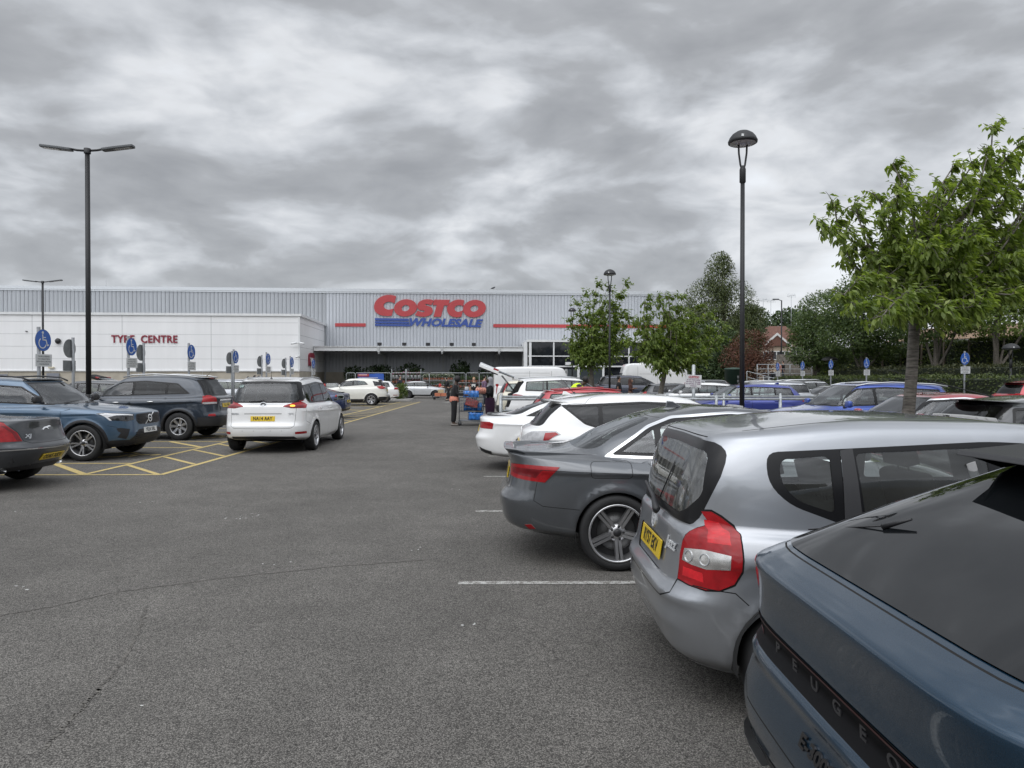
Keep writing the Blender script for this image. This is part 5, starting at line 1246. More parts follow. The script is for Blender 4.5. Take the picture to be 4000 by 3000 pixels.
# blue SUV nosing into the aisle
def blue_suv_left(X, Y):
    P = paint('slate_blue_paint', (.058, .108, .172), .5, .32, .08)
    S = dict(L=4.43, W=1.87, H=1.655, xs=(-1.36, 1.345), ar=.40, zc=.365, nu=92, per=6, clad=.055, sillz=.40,
             r=dict(zs=.25, zn=.93, xc=.83, zc=1.12, zb=1.05, xd=-1.95, zd=1.12, xrf=.0, xrr=-1.70, zrf=1.575, zrr=1.56, wb=.84, wr=.63, nr=6., nf=4.4, hood=.55),
             mod={1: {'xf': 2.14}, 2: {'xf': 2.215, 'zf': .50}, 3: {'xf': 2.20, 'zf': .68}, 4: {'xf': 2.17, 'zf': .92}, 5: {'xf': 2.08, 'zm': [(0, 1.07), (.2, 1.04), (.62, 1.02), (.85, 1.0), (1, .965)]}, 6: {'zm': [(0, 1.11), (.25, 1.06), (.65, 1.05), (1, 1.06)]}},
             disp=[crease([(-2.1, .95), (2., .93)], .012, .05)],
             dlo=dict(pts=[(-1.40, 1.19), (.70, 1.10), (.02, 1.475), (-.5, 1.51), (-1.45, 1.46)], pillars=(-1.5, -.62, .9)), gr=G_CLEAR, wind=[(.755, 1.135), (.60, 1.535)],
             lower=[('rear', .45, 'bumper_trim', BLACK), ('front', .40, 'front_bumper_trim', BLACK)],
             cuts=[('grille', BLACK, 'front', half([(.38, .70), (.47, .77), (.45, .91)], .03), dict(off=.003)),
                   ('lower_grille', BLACK, 'front', half([(.62, .38), (.42, .60)], .03), dict(off=.002)),
                   ('headlight', pbr('lamp_inside', (.02, .02, .022), .1, coat=1.), 'mix', [('front', [(.53, .80), (.51, .915), (.75, .94)]), ('side', [(1.72, .955), (1.58, .94), (1.85, .80)]), ('front', [(.66, .775)])], dict(split=True, off=.004)),
                   ('daylight_lamp', pbr('lamp_white', (.75, .76, .78), .15, coat=1.), 'mix', [('front', [(.54, .885), (.535, .905), (.72, .925)]), ('side', [(1.74, .94), (1.64, .93), (1.82, .80), (1.86, .80)]), ('front', [(.82, .865), (.76, .90)])], dict(split=True, off=.006)),
                   ('air_intake', BLACK, 'mix', [('front', [(.66, .42), (.62, .62), (.74, .65)]), ('side', [(1.93, .64), (1.96, .58), (2.0, .55)]), ('front', [(.76, .46)])], dict(split=True, off=.002))],
             seams=[('front', [(.0, .965), (.46, .955), (.66, .985), (.775, 1.03), (.81, 1.08)], .007), ('side', [(1.0, 1.06), (.92, .98), (.90, .75), (.92, .45)], .006), ('side', [(-.58, 1.13), (-.60, .42)], .006), ('side', [(1.95, .66), (1.78, .70)], .006)],
             wheel=('ydark', .36, .235, .70), cabin=(.8, 1.10, -.25, -1.1), seatz=.50, plates=[('front', .575, 'YR24 XRL', WPLATE)], mirror=(.50, .845, 1.16, BLACK), handles=[(-.55, .98)], zlin=1.0, steer=R(3),
             rails=[(-1.55, .62, 1.60), (-1.2, .63, 1.66), (-.5, .635, 1.685), (-.05, .62, 1.655), (.12, .60, 1.585)], railm=BLACK)
    root, sk, b = make_car('parked_car', 'slate blue SUV nosing into the aisle with a white front plate', LEFT, X, Y, 0, P, S, 1.03)
    p, n = sk.at('front', 0, .81)
    emblem(root, 'badge', p + n * .01, n, ringpoly(.058, .082, 24) + [[(-.03, -.012), (.03, -.012), (.03, .012), (-.03, .012)]], CHROME, .012)
    emblem(root, 'grille_bar', p + n * .006, n, [[(-.20, -.115), (-.185, -.125), (-.055, -.04), (-.07, -.03)], [(.055, .04), (.07, .03), (.20, .115), (.185, .125)]], CHROME, .008)
    for i in range(6):
        z = .725 + i * .032; pts = []
        for y in np.linspace(-.42, .42, 9):
            q, n = sk.at('front', y, z); pts.append(q + n * .004)
        m = MB(); m.tube(pts, .006, 6); m.build('grille_slat', TRIM, root)
    for i in range(4):
        z = .42 + i * .04; pts = []
        for y in np.linspace(-.5, .5, 9):
            q, n = sk.at('front', y, z); pts.append(q + n * .003)
        m = MB(); m.tube(pts, .006, 6); m.build('grille_slat', TRIM, root)
    for y0 in (.05, -.55):
        p, n = sk.at('front', y0, 1.12); q, n2 = sk.at('front', y0 + .5, 1.15); wiper(root, [p + n * .02, q + n2 * .02], .008)
    return root
blue_suv_left(-9.98, 15.25)
def dark_suv(X, Y):
    P = paint('blue_black_paint', (.020, .030, .046), .5, .3, .10)
    S = dict(L=4.69, W=1.89, H=1.72, xs=(-1.36, 1.34), ar=.415, zc=.365, nu=80, per=6, clad=.05, sillz=.42,
             r=dict(zs=.27, zn=.88, xc=1.12, zc=1.13, zb=1.10, xd=-2.12, zd=1.15, xrf=.25, xrr=-1.80, zrf=1.635, zrr=1.63, wb=.84, wr=.63, nr=5.6),
             mod={2: {'xr': -2.335, 'zr': .55}, 3: {'xr': -2.27, 'zr': .74}, 4: {'xr': -2.24, 'zr': .95}, 5: {'xr': -2.235, 'zr': 1.08}},
             disp=[crease([(-2.2, 1.02), (2., .93)], .014, .05), rearcrease(.66, .03, .05, .85)],
             dlo=dict(pts=[(-1.60, 1.22), (1.08, 1.14), (.22, 1.54), (-.4, 1.57), (-1.25, 1.50)], pillars=(-1.7, -.98, -.10, 1.2), dark=-.1), gr=G_DARK, gf=G_CLEAR,
             rearwin=[(.70, 1.16), (.58, 1.60)], rwf=.03,
             lower=[('rear', .60, 'rear_bumper_trim', BLACK)],
             cuts=[('taillight', REDL, 'mix', [('rear', [(.56, .95), (.56, 1.17)]), ('side', [(-2.0, 1.18), (-1.90, 1.16), (-1.93, .97), (-2.0, .94)])], dict(split=True, off=.006)),
                   ('reversing_lamp', CLEARL, 'mix', [('rear', [(.57, .955), (.57, 1.0)]), ('side', [(-1.96, 1.005), (-1.94, .97), (-2.0, .945)])], dict(split=True, off=.008)),
                   ('reflector', REDL, 'mix', [('rear', [(.70, .63), (.70, .69)]), ('side', [(-2.1, .69), (-2.08, .63)])], dict(split=True, off=.004)),
                   ('chrome_bar', CHROME, 'rear', [(0, 1.03), (.42, 1.03), (.42, 1.06), (0, 1.06)], dict(off=.012))],
             seams=[('side', [(-.98, 1.17), (-1.02, .95), (-.9, .66), (-.86, .4)], .006), ('side', [(-.08, 1.15), (-.10, .4)], .006), ('side', [(1.0, 1.12), (.98, .4)], .006), ('side', [(-1.62 + .085 * math.cos(a), .97 + .085 * math.sin(a)) for a in np.linspace(0, 2 * PI, 17)[:-1]], .005, True), ('rear', [(0, .66), (.52, .68), (.55, .97)], .007)],
             wheel=('seven', .365, .24, .62), cabin=(1.1, 1.1, .05, -.85), seatz=.54, plates=[('rear', .90, 'YC61 NVK', YPLATE)], mirror=(.75, .85, 1.15), handles=[(-.62, 1.02), (.28, 1.0)], hm=CHROME, zlin=1.05,
             rails=[(-1.75, .62, 1.655), (-1.5, .635, 1.70), (-.6, .64, 1.745), (.0, .63, 1.72), (.25, .60, 1.66)], mast=(-1.70, -.05, 1.69, .20, -.75))
    root, sk, b = make_car('parked_car', 'blue black SUV with silver roof rails and chrome door handles', LEFT, X, Y, PI, P, S, 1.03)
    lip(root, 'spoiler', P, sk, 1.64, .58, .08, .012, .10)
    emblem(root, 'high_brake_light', sk.at('rear', 0, 1.64)[0] + Vector((-.075, 0, .0)), (-1, 0, 0), [[(-.16, -.01), (.16, -.01), (.16, .01), (-.16, .01)]], REDL, .006)
    return root
dark_suv(-10.28, 20.05)
def dark_saloon(X, Y, rz):
    P = paint('graphite_paint', (.045, .049, .056), .6, .32, .12)
    S = dict(L=5.12, W=1.90, H=1.45, xs=(-1.49, 1.54), ar=.37, zc=.335, nu=96, per=7,
             r=dict(zs=.2, zn=.70, xc=1.25, zc=.98, zb=.92, xd=-1.55, zd=1.06, xrf=.3, xrr=-.85, zrf=1.37, zrr=1.36, wb=.79, wr=.54, nr=3.8, tail=.0),
             mod={1: {'xr': -2.42, 'zr': .36, 'nr': 3.6}, 2: {'xr': -2.56, 'zr': .58, 'nr': 3.6}, 3: {'xr': -2.47, 'zr': .74}, 4: {'xr': -2.42, 'zr': .90, 'w': .935}, 5: {'xr': -2.40, 'zr': 1.03, 'w': .87, 'zm': [(0, 1.03), (.2, .96), (.62, .88), (1, .755)]},
                  6: {'xr': -2.25, 'zr': 1.045, 'w': .84, 'zm': [(0, 1.045), (.25, .98), (.65, .92), (1, .88)]}},
             disp=[rearcrease(.64, .02, .04, .8)],
             dlo=dict(pts=[(-1.45, 1.02), (1.05, .97), (.4, 1.33), (-.3, 1.37), (-1.0, 1.29)], pillars=(-1.6, -.95, -.05, 1.2)), chrome=.02, gr=G_DARK, gf=G_TINT,
             cuts=[('rear_window', G_DARK, 'rear', half([(.58, 1.09), (.44, 1.33)], .06), dict(off=-.002)),
                   ('taillight', REDL, 'mix', [('rear', [(.52, .735), (.545, .86), (.62, .97), (.66, 1.04)]), ('top', [(-2.05, .70), (-1.90, .78)]), ('side', [(-2.02, .93), (-2.12, .82), (-2.15, .735)])], dict(split=True, off=.006)),
                   ('light_band', DREDL, 'mix', [('rear', [(.535, .745), (.56, .86), (.635, .97), (.66, .97), (.60, .86), (.58, .745)])], dict(split=True, off=.008)),
                   ('chrome_bar', CHROME, 'mix', [('rear', [(0, .595), (.78, .60)]), ('side', [(-2.16, .62), (-2.14, .635)]), ('rear', [(.78, .618), (0, .613)])], dict(off=.006)),
                   ('diffuser', BLACK, 'rear', [(0, .20), (.72, .24), (.74, .33), (.4, .37), (0, .37)], dict(off=.003))],
             seams=[('rear', [(0, .69), (.40, .695), (.50, .735), (.53, .85), (.60, .965), (.64, 1.035), (.60, 1.046), (0, 1.055)], .008), ('side', [(-2.15, .735), (-1.95, .70), (-1.86, .6)], .006)],
             wheel=('ten', .345, .24, .72), cabin=(1.2, .97, 0., -1.0), plates=[('rear', .475, 'OU65 XKV', YPLATE)], mirror=(.85, .80, 1.0))
    root, sk, b = make_car('parked_car', 'dark graphite saloon with curved red tail lamps at the left edge', LEFT, X, Y, rz, P, S, 1.02)
    for y in (.66, -.66):
        p, n = sk.at('rear', y, .31); m = MB()
        M = frame(p - Vector((.03, 0, 0)), (0, 1, 0), (0, 0, 1)) @ Matrix.Rotation(0, 4, 'Z')
        m.lathe([(.062, -.06), (.070, .10), (.060, .10), (.055, -.05)], 24, M @ Matrix.Diagonal((1.35, .62, -1, 1))); m.build('exhaust_tip', CHROME, root)
        k = MB(); k.lathe([(.0, .0), (.056, .0)], 20, M @ Matrix.Diagonal((1.35, .62, -1, 1))); k.build('exhaust_inside', GAP, root)
    p, n = sk.at('rear', 0, .90)
    emblem(root, 'badge', p + n * .003, n, [[(-.10, -.012), (-.06, .012), (.0, .018), (.06, .03), (.105, .02), (.09, .008), (.05, .006), (.02, -.004), (.05, -.028), (.03, -.026), (-.01, -.004), (-.05, -.008), (-.09, -.03), (-.105, -.026)]], CHROME, .01)
    p, n = sk.at('rear', .42, .80); letters(root, 'lettering', p, n, 'XJ', .075, CHROME, .003, .25, wscale=1.4)
    return root
dark_saloon(-9.70, 11.05, R(181))
# ------------------------------------------------------------------ the other cars, measured one by one
def tpl(kind, L, W, H, **o):
    k = dict(
        hatch=dict(xc=.24, zc=.675, zb=.63, xd=-.455, zd=.685, xrf=.08, xrr=-.375, zrf=.94, zrr=.93, dlo=[(-.37, .70), (.215, .67), (.085, .915), (-.06, .935), (-.345, .90)], pil=(-.42, -.215, -.03, .3), rw=[(.33, .69), (.275, .90)]),
        suv=dict(xc=.22, zc=.68, zb=.64, xd=-.455, zd=.69, xrf=.05, xrr=-.39, zrf=.955, zrr=.95, dlo=[(-.36, .72), (.19, .68), (.06, .92), (-.08, .94), (-.35, .905)], pil=(-.42, -.20, -.02, .3), rw=[(.35, .70), (.30, .925)]),
        estate=dict(xc=.21, zc=.665, zb=.62, xd=-.465, zd=.67, xrf=.055, xrr=-.405, zrf=.945, zrr=.95, dlo=[(-.425, .71), (.185, .66), (.06, .91), (-.08, .93), (-.40, .905)], pil=(-.46, -.24, -.06, .3), rw=[(.34, .68), (.28, .91)]),
        saloon=dict(xc=.23, zc=.68, zb=.63, xd=-.36, zd=.70, xrf=.07, xrr=-.20, zrf=.945, zrr=.94, dlo=[(-.29, .705), (.205, .67), (.075, .915), (-.05, .935), (-.19, .89)], pil=(-.40, -.19, -.02, .3), rw=[(.32, .71), (.25, .92)]),
        fast=dict(xc=.26, zc=.67, zb=.62, xd=-.42, zd=.73, xrf=.09, xrr=-.15, zrf=.945, zrr=.95, dlo=[(-.33, .72), (.23, .66), (.09, .915), (-.05, .935), (-.21, .88)], pil=(-.40, -.20, -.02, .3), rw=[(.32, .75), (.27, .93)]))[kind]
    w = W / 2
    S = dict(L=L, W=W, H=H, xs=(-.29 * L, .295 * L), ar=.345, zc=.32, nu=44, per=4, lining=False,
             r=dict(xc=k['xc'] * L, zc=k['zc'] * H, zb=k['zb'] * H, xd=k['xd'] * L, zd=k['zd'] * H, xrf=k['xrf'] * L, xrr=k['xrr'] * L, zrf=k['zrf'] * H, zrr=k['zrr'] * H, zn=.50 * H if kind != 'suv' else .54 * H, wr=w * .68, nr=5.),
             dlo=dict(pts=[(a * L, b * H) for a, b in k['dlo']], pillars=[a * L for a in k['pil']]), rearwin=[(a * W, b * H) for a, b in k['rw']],
             wind=[(w * .80, k['zc'] * H + .03), (w * .60, k['zrf'] * H - .015)], gr=G_DARK, gf=G_TINT, rwf=.025,
             wheel=('five', .32, .21, .68), mirror=(k['dlo'][1][0] * L - .22, w - .03, k['zc'] * H))
    S.update(o); return S
def rear_lamps(S, y0, z0, z1, dx, mat=None, dark=False):
    """Simple tail lamps between heights z0 and z1 from half-width y0 round the corner to dx ahead of the tail."""
    return ('taillight', mat or REDL, 'mix', [('rear', [(y0, z0), (y0, z1)]), ('side', [(-S['L'] / 2 + dx, z1), (-S['L'] / 2 + dx * .9, z0)])], dict(split=True, off=.005))
def front_lamps(S, y0, z0, z1, dx):
    return ('headlight', CLEARL, 'mix', [('front', [(y0, z0), (y0, z1)]), ('side', [(S['L'] / 2 - dx, z1 + .03), (S['L'] / 2 - dx * .7, z0)])], dict(split=True, off=.005))
GRILLE = lambda a, z0, z1: ('grille', BLACK, 'front', [(0, z0), (a, z0), (a + .05, z1), (0, z1)], dict(off=.003))
WHITE = paint('white_paint', (.79, .79, .785), .0, .3, .10)
def C(label, group, X, Y, rz, P, S, scale=1., **k):
    S['cuts'] = list(S.get('cuts', [])) + k.pop('cuts', [])
    S.update(k)
    return make_car('parked_car', label, group, X, Y, rz, P, S, scale)
AISLE = 'cars on the cross road and beyond'
# left side, further along
S = tpl('fast', 4.70, 1.85, 1.44, wheel=('dark', .335, .22, .72)); S['mirror'] = (.9, .88, 1.0)
r, sk, b = C('deep blue fastback saloon with thin curved tail lamps', LEFT, -9.02, 29.6, PI, paint('royal_navy_paint', (.012, .025, .085), .5, .3, .04), S, 1.02,
  cuts=[('taillight', REDL, 'mix', [('rear', [(.52, .90), (.50, .94), (.70, .97)]), ('side', [(-1.98, .975), (-1.95, .90), (-2.06, .86)]), ('rear', [(.80, .90)])], dict(split=True, off=.004)), ('taillight_inside', TRIM, 'rear', [(.56, .905), (.55, .925), (.74, .945), (.74, .905)], dict(split=True, off=.006)), ('diffuser', BLACK, 'rear', [(0, .24), (.7, .27), (.7, .40), (0, .40)])], plates=[('rear', .70, 'LM22 FGO', YPLATE)])
lip(r, 'boot_lip', BLACK, sk, 1.05, .62, .03, .02)
S = tpl('suv', 4.14, 1.77, 1.57, wheel=('vv', .335, .215, .68), clad=.05, sillz=.38, zc=.335)
S['dlo'] = dict(pts=[(-1.02, 1.20), (.86, 1.06), (.32, 1.40), (-.3, 1.45), (-.80, 1.40)], pillars=(-1.2, -.16, 1.2))
r, sk, b = C('white compact crossover with boomerang tail lamp and black wheel arches', LEFT, -9.55, 43.6, PI + R(3), paint('cream_white_paint', (.74, .73, .67), 0, .3, .1), S, 1.06,
  lower=[('rear', .50, 'rear_bumper_trim', BLACK)], cuts=[('quarter_window', G_DARK, 'side', [(-1.38, 1.12), (-1.25, 1.42), (-1.60, 1.36), (-1.78, 1.16)], dict(split=True, off=.002)),
  ('taillight', REDL, 'mix', [('rear', [(.46, .99), (.55, 1.06)]), ('side', [(-1.80, 1.13), (-1.50, 1.10), (-1.62, .98), (-1.80, .95)])], dict(split=True, off=.012)), ('tailgate_step', WHITE, 'rear', [(0, .58), (.6, .58), (.6, .62), (0, .62)], dict(off=.02))], plates=[('rear', .86, 'KX13 DYB', YPLATE)])
lip(r, 'spoiler', WHITE, sk, 1.46, .52, .10, .02)
S = tpl('hatch', 4.42, 1.80, 1.45, wheel=('dark', .33, .21, .70))
r, sk, b = C('white hatchback with slim red tail lamps beside the kerb shrub', LEFT, -9.75, 48.6, PI + R(6), WHITE, S, 1.05, cuts=[rear_lamps(S, .40, .84, .97, .34), ('diffuser', BLACK, 'rear', [(0, .22), (.72, .25), (.72, .38), (0, .38)], dict(off=.004)), ('reflector', REDL, 'rear', [(.66, .46), (.66, .50), (.80, .50), (.80, .46)], dict(split=True, off=.004))], plates=[('rear', .75, 'BN69 HXW', YPLATE)])
lip(r, 'spoiler', WHITE, sk, 1.37, .5, .10, .015)
# small two-tone car crossing in front of the canopy
S = tpl('hatch', 3.82, 1.73, 1.42, wheel=('dark', .315, .20, .70), clad=.045, sillz=.30, zc=.31, frame=TRIM)
S['r'].update(xc=.78, zc=.985, zn=.80, xrf=.32, xrr=-1.42, xd=-1.72, hood=.6); S['dlo'] = dict(pts=[(-1.55, 1.0), (.75, .97), (.36, 1.29), (-.2, 1.325), (-1.40, 1.29)], pillars=(-1.6, -.62, 1.0))
SV = paint('pale_silver_paint', (.56, .57, .58), .25, .3, .08)
r, sk, b = C('small pale silver hatchback with black roof crossing in front of the canopy', None, gx(1653, 58.6), 58.6, R(-2), SV, S, 1.0, gf=G_TINT, gr=G_TINT,
  cuts=[('roof', TRIM, 'top', [(.25, 0), (.25, .5), (-1.40, .52), (-1.40, 0)]), ('headlight', CLEARL, 'mix', [('front', [(.50, .70), (.52, .86), (.66, .88)]), ('side', [(1.50, .84), (1.50, .72)])], dict(split=True, off=.02)), ('grille', BLACK, 'front', half([(.36, .46), (.40, .56), (.30, .68)], .04), dict(off=.004))],
  mirror=(.48, .80, .98, TRIM), plates=[('front', .42, 'MX19 OPT', WPLATE)], seams=[('side', [(-.62, .99), (-.60, .34)], .006), ('side', [(.76, .95), (.72, .34)], .006)])
# back rows on the left
BACK = 'cars in the back rows on the left'
S = tpl('suv', 4.5, 1.85, 1.60); C('dark grey car behind the slate blue SUV, only its roof showing', BACK, gx(345, 27.8), 27.8, PI, paint('graphite_paint', (.045, .049, .056), .6, .32, .12), S)
S = tpl('estate', 4.6, 1.85, 1.62, rails=[(-1.8, .58, 1.53), (-1.5, .6, 1.585), (-.4, .61, 1.61), (.2, .58, 1.56)]); C('silver grey estate roof with rails beyond the dark SUV', BACK, gx(850, 36.5), 36.5, PI, paint('silver_paint', (.36, .375, .40), .75, .34, .12), S)
def open_tailgate(root, sk, P, xh, zh, length, width, ang, glassmat, lampmat, wscale=1.):
    """Tailgate swung up about the hinge at the roof edge: window above, lower panel with lamps outward."""
    tg = empty('tailgate', (xh, 0, zh)); tg.parent = root; tg.rotation_euler = (0, ang, 0)
    w = width / 2
    def pan(z0, z1, w0, w1, mat, name, th=.05, bow=.05, parent=tg):
        m = MB(); vs = []
        for (z, ww) in ((z0, w0), (z1, w1)):
            for t in np.linspace(-1, 1, 9):
                vs.append((-bow * (1 - t * t) - (.0), ww * t, z))
        vs2 = [(x + th, y, z) for x, y, z in vs]; n = 9
        m.add(vs + vs2, [(i, i + 1, n + i + 1, n + i) for i in range(n - 1)] + [(2 * n + i, 3 * n + i, 3 * n + i + 1, 2 * n + i + 1) for i in range(n - 1)] +
              [(i, 2 * n + i, 2 * n + i + 1, i + 1) for i in range(n - 1)] + [(n + i, n + i + 1, 3 * n + i + 1, 3 * n + i) for i in range(n - 1)] + [(0, n, 3 * n, 2 * n), (n - 1, 3 * n - 1, 4 * n - 1, 2 * n - 1)])
        return m.build(name, mat, parent, bevel=.008)
    h1 = length * .48
    pan(-h1, -.04, w, w * .84, glassmat, 'tailgate_glass', .015)
    pan(-.08, .02, w * .86, w * .80, P, 'tailgate_top', .06)
    pan(-length, -h1, w * .90, w, P, 'tailgate_panel', .09, .08)
    pan(-length + .04, -h1 + .02, w * .84, w * .92, BLACK, 'tailgate_lining', .02, .0).location = (.10, 0, 0)
    for sg in (1, -1):
        m = MB(); m.prism([(sg * w * .62, -h1 - .04), (sg * w * .99, -h1 - .02), (sg * w * .97, -h1 - .20), (sg * w * .66, -h1 - .17)], -.035, .05, Matrix(((0, 0, 1, -.02), (1, 0, 0, 0), (0, 1, 0, 0), (0, 0, 0, 1))))
        m.build('tailgate_lamp', lampmat, tg, bevel=.01)
        s = MB(); M = Matrix.Rotation(ang, 4, 'Y'); e = M @ Vector((.08, sg * w * .88, -h1 * .75))
        s.tube([(xh + .05, sg * w * .82, zh - .55), (xh + e.x, e.y, zh + e.z)], .012, 6); s.build('gas_strut', BLACK, root)
    return tg
S = tpl('estate', 4.6, 1.82, 1.50); r, sk, b = C('dark grey car with its tailgate raised in the back row', BACK, gx(360, 41.5) - 2.6, 41.5, R(0), paint('graphite_paint', (.045, .049, .056), .6, .32, .12), S, 1.04)
r.location.x = gx(452, 41.5) + 1.95; open_tailgate(r, sk, r.children[0].data.materials[0], -1.80, 1.44, 1.25, 1.30, R(104), G_TINT, REDL)
# right row beyond the coupe
S = tpl('hatch', 3.95, 1.72, 1.46, nu=56, per=5); RD = paint('red_paint', (.38, .014, .024), .25, .3, .06)
r, sk, b = C('red hatchback half hidden by the white hatchback', RIGHT, .42 + 1.98, 17.2, 0, RD, S, cuts=[rear_lamps(S, .50, .88, 1.18, .22)], gr=G_DARK, rails=[(-1.3, .56, 1.40), (-.4, .58, 1.46), (.3, .55, 1.40)], railm=RD)
lip(r, 'spoiler', RD, sk, 1.37, .5, .08, .02)
S = tpl('suv', 4.55, 1.82, 1.66, nu=56, per=5, rails=[(-1.8, .60, 1.60), (-1.4, .61, 1.65), (-.4, .61, 1.68), (.2, .58, 1.62)])
r, sk, b = C('white estate car with its tailgate raised and a shopper loading it', RIGHT, .02 + 2.28, 24.9, R(2), WHITE, S, 1.04, gr=G_TINT, cuts=[('boot_opening', GAP, 'rear', half([(.66, .66), (.70, 1.05), (.58, 1.52)], .06), dict(off=-.03)),
   ('taillight', REDL, 'mix', [('rear', [(.68, .98), (.70, 1.08)]), ('side', [(-1.95, 1.09), (-1.72, 1.06), (-1.75, 1.0), (-1.95, .97)])], dict(split=True, off=.006))])
open_tailgate(r, sk, WHITE, -1.92, 1.60, 1.30, 1.34, R(112), G_TINT, REDL)
CR = paint('cream_paint', (.66, .62, .50), 0, .32, .08)
S = tpl('estate', 4.5, 1.80, 1.62)
C('cream estate with tall red tail lamp behind the white estate', RIGHT, gx(1936, 28.3) + 2.25, 28.3, R(3), CR, S, cuts=[('taillight', REDL, 'mix', [('rear', [(.60, .95), (.52, 1.50)]), ('side', [(-1.82, 1.50), (-1.95, 1.20), (-2.0, .95)])], dict(split=True, off=.006)), ('rear_bumper_trim', BLACK, 'rear', [(0, .3), (.7, .3), (.7, .62), (0, .62)], dict(off=.003))])
# second row on the right, noses towards us
BL = paint('bright_blue_paint', (.020, .065, .34), .45, .3, .05)
S = tpl('suv', 4.35, 1.80, 1.60, nu=72, per=5, clad=.04, rails=[(-1.7, .60, 1.51), (-1.4, .61, 1.56), (-.5, .62, 1.60), (0, .60, 1.57), (.25, .58, 1.52)], lining=True, cabin=(.95, 1.05, -.05, -.95), zlin=.95)
S['gf'] = G_CLEAR; S['wheel'] = ('five', .34, .22, .7)
r, sk, b = C('bright blue SUV with silver roof rails facing the railing', SECOND, 5.50 + 2.17, 15.5, PI, BL, S, cuts=[front_lamps(S, .50, .72, .86, .45), GRILLE(.45, .60, .82)], seams=[('front', [(0, .87), (.5, .88), (.72, .95), (.78, 1.02)], .006), ('side', [(-.08, 1.05), (-.10, .4)], .006)], handles=[(-.4, .98)])
for y0 in (.1, -.5): wiper(r, [sk.at('front', y0, 1.10)[0] + Vector((.02, 0, .02)), sk.at('front', y0 + .5, 1.12)[0] + Vector((.02, 0, .02))], .008)
RV = paint('cherry_paint', (.33, .012, .026), .35, .3, .05)
S = tpl('saloon', 4.66, 1.84, 1.44, nu=60, per=5, chrome=.022, lining=True, cabin=(1.0, 1.0, 0., -.9)); S['gf'] = G_CLEAR
C('cherry red saloon with chrome window line behind the silver hatchback', SECOND, 5.15 + 2.33, 12.45, PI, RV, S, cuts=[front_lamps(S, .5, .64, .78, .4), GRILLE(.4, .5, .72)])
DK = paint('charcoal_paint', (.038, .041, .046), .55, .32, .10)
S = tpl('hatch', 4.25, 1.79, 1.46, nu=72, per=5, gf=G_DARK)
r, sk, b = C('charcoal hatchback with rear spoiler and long whip aerial behind the silver hatchback', SECOND, 5.75 + 2.12, 9.45, R(0), DK, S, cuts=[rear_lamps(S, .45, .86, 1.0, .34)], rearwin=[(.62, 1.02), (.56, 1.36)])
lip(r, 'spoiler', DK, sk, 1.375, .56, .20, .03, .12); m = MB(); m.tube([(-1.35, -.05, 1.44), (-2.75, -.05, 1.80)], [.008, .003], 6); m.lathe([(.03, 0), (.02, .02), (.0, .03)], 10, Matrix.Translation((-1.36, -.05, 1.435))); m.build('antenna', BLACK, r)
IB = paint('violet_blue_paint', (.028, .045, .26), .45, .3, .06)
S = tpl('hatch', 4.34, 1.79, 1.46, nu=60, per=5, lining=True, cabin=(.95, .98, -.05, -.95), fin=(-1.25, 1.43)); S['gf'] = G_CLEAR; S['gr'] = G_TINT
r, sk, b = C('violet blue hatchback behind the trolley bay railing', SECOND, 6.15 + 2.17, 25.0, PI, IB, S, 1.02, cuts=[front_lamps(S, .5, .66, .80, .45), rear_lamps(S, .45, .85, 1.0, .36), GRILLE(.42, .5, .74)], seams=[('side', [(-.1, .98), (-.12, .4)], .008), ('side', [(.85, .95), (.82, .4)], .008)], handles=[(-.95, .88), (.05, .86)])
lip(r, 'spoiler', IB, sk, 1.375, .5, .12, .02)
S = tpl('estate', 4.85, 1.84, 1.52, chrome=.02, gr=G_TINT, rails=[(-2.0, .56, 1.45), (-1.6, .57, 1.50), (-.4, .58, 1.53), (.2, .55, 1.46)])
r, sk, b = C('grey estate with silver window line behind the violet blue hatchback', SECOND, 7.35 + 2.42, 28.2, PI, paint('silver_paint', (.36, .375, .40), .75, .34, .12), S, 1.03)
lip(r, 'spoiler', r.children[0].data.materials[0], sk, 1.43, .5, .14, .0)
S = tpl('hatch', 4.3, 1.79, 1.46); C('white hatchback facing us behind the car park notice', SECOND, 6.05 + 2.15, 31.3, PI, WHITE, S, 1.02, cuts=[front_lamps(S, .5, .66, .80, .45), GRILLE(.42, .5, .74)])
S = tpl('hatch', 4.2, 1.78, 1.44, gf=G_DARK); r, sk, b = C('dark grey hatchback tail towards us beside the middle tree', SECOND, gx(2492, 34.6) + 2.1, 34.6, R(2), DK, S, cuts=[rear_lamps(S, .45, .85, 1.02, .3)]); lip(r, 'spoiler', DK, sk, 1.35, .5, .14, .02)
S = tpl('suv', 5.0, 2.0, 1.85, wheel=('dark', .38, .26, .7), gf=G_DARK); S['r'].update(xc=1.35)
S['dlo'] = dict(pts=[(-2.15, 1.30), (1.15, 1.22), (.62, 1.66), (-.5, 1.72), (-2.05, 1.66)], pillars=(-2.3, -1.2, -.2, .55, 1.3))
C('large navy off-roader side on before the white van', AISLE, gx(2318, 42.) + 2.5, 42., R(0), paint('ink_blue_paint', (.018, .024, .045), .5, .28, .05), S, cuts=[rear_lamps(S, .55, 1.05, 1.16, .5), ('rear_bumper_trim', BLACK, 'rear', [(0, .4), (.8, .4), (.8, .7), (0, .7)], dict(off=.003))])
S = tpl('estate', 4.6, 1.8, 1.60); C('pale silver car facing us right of the notice', AISLE, gx(2790, 39.5), 39.5, R(-90), paint('silver_paint', (.36, .375, .40), .75, .34, .12), S, cuts=[front_lamps(S, .5, .68, .82, .4)])
S = tpl('estate', 4.6, 1.8, 1.52); C('white estate roof below the ramp railing', AISLE, gx(2960, 44.) , 44., PI, WHITE, S)
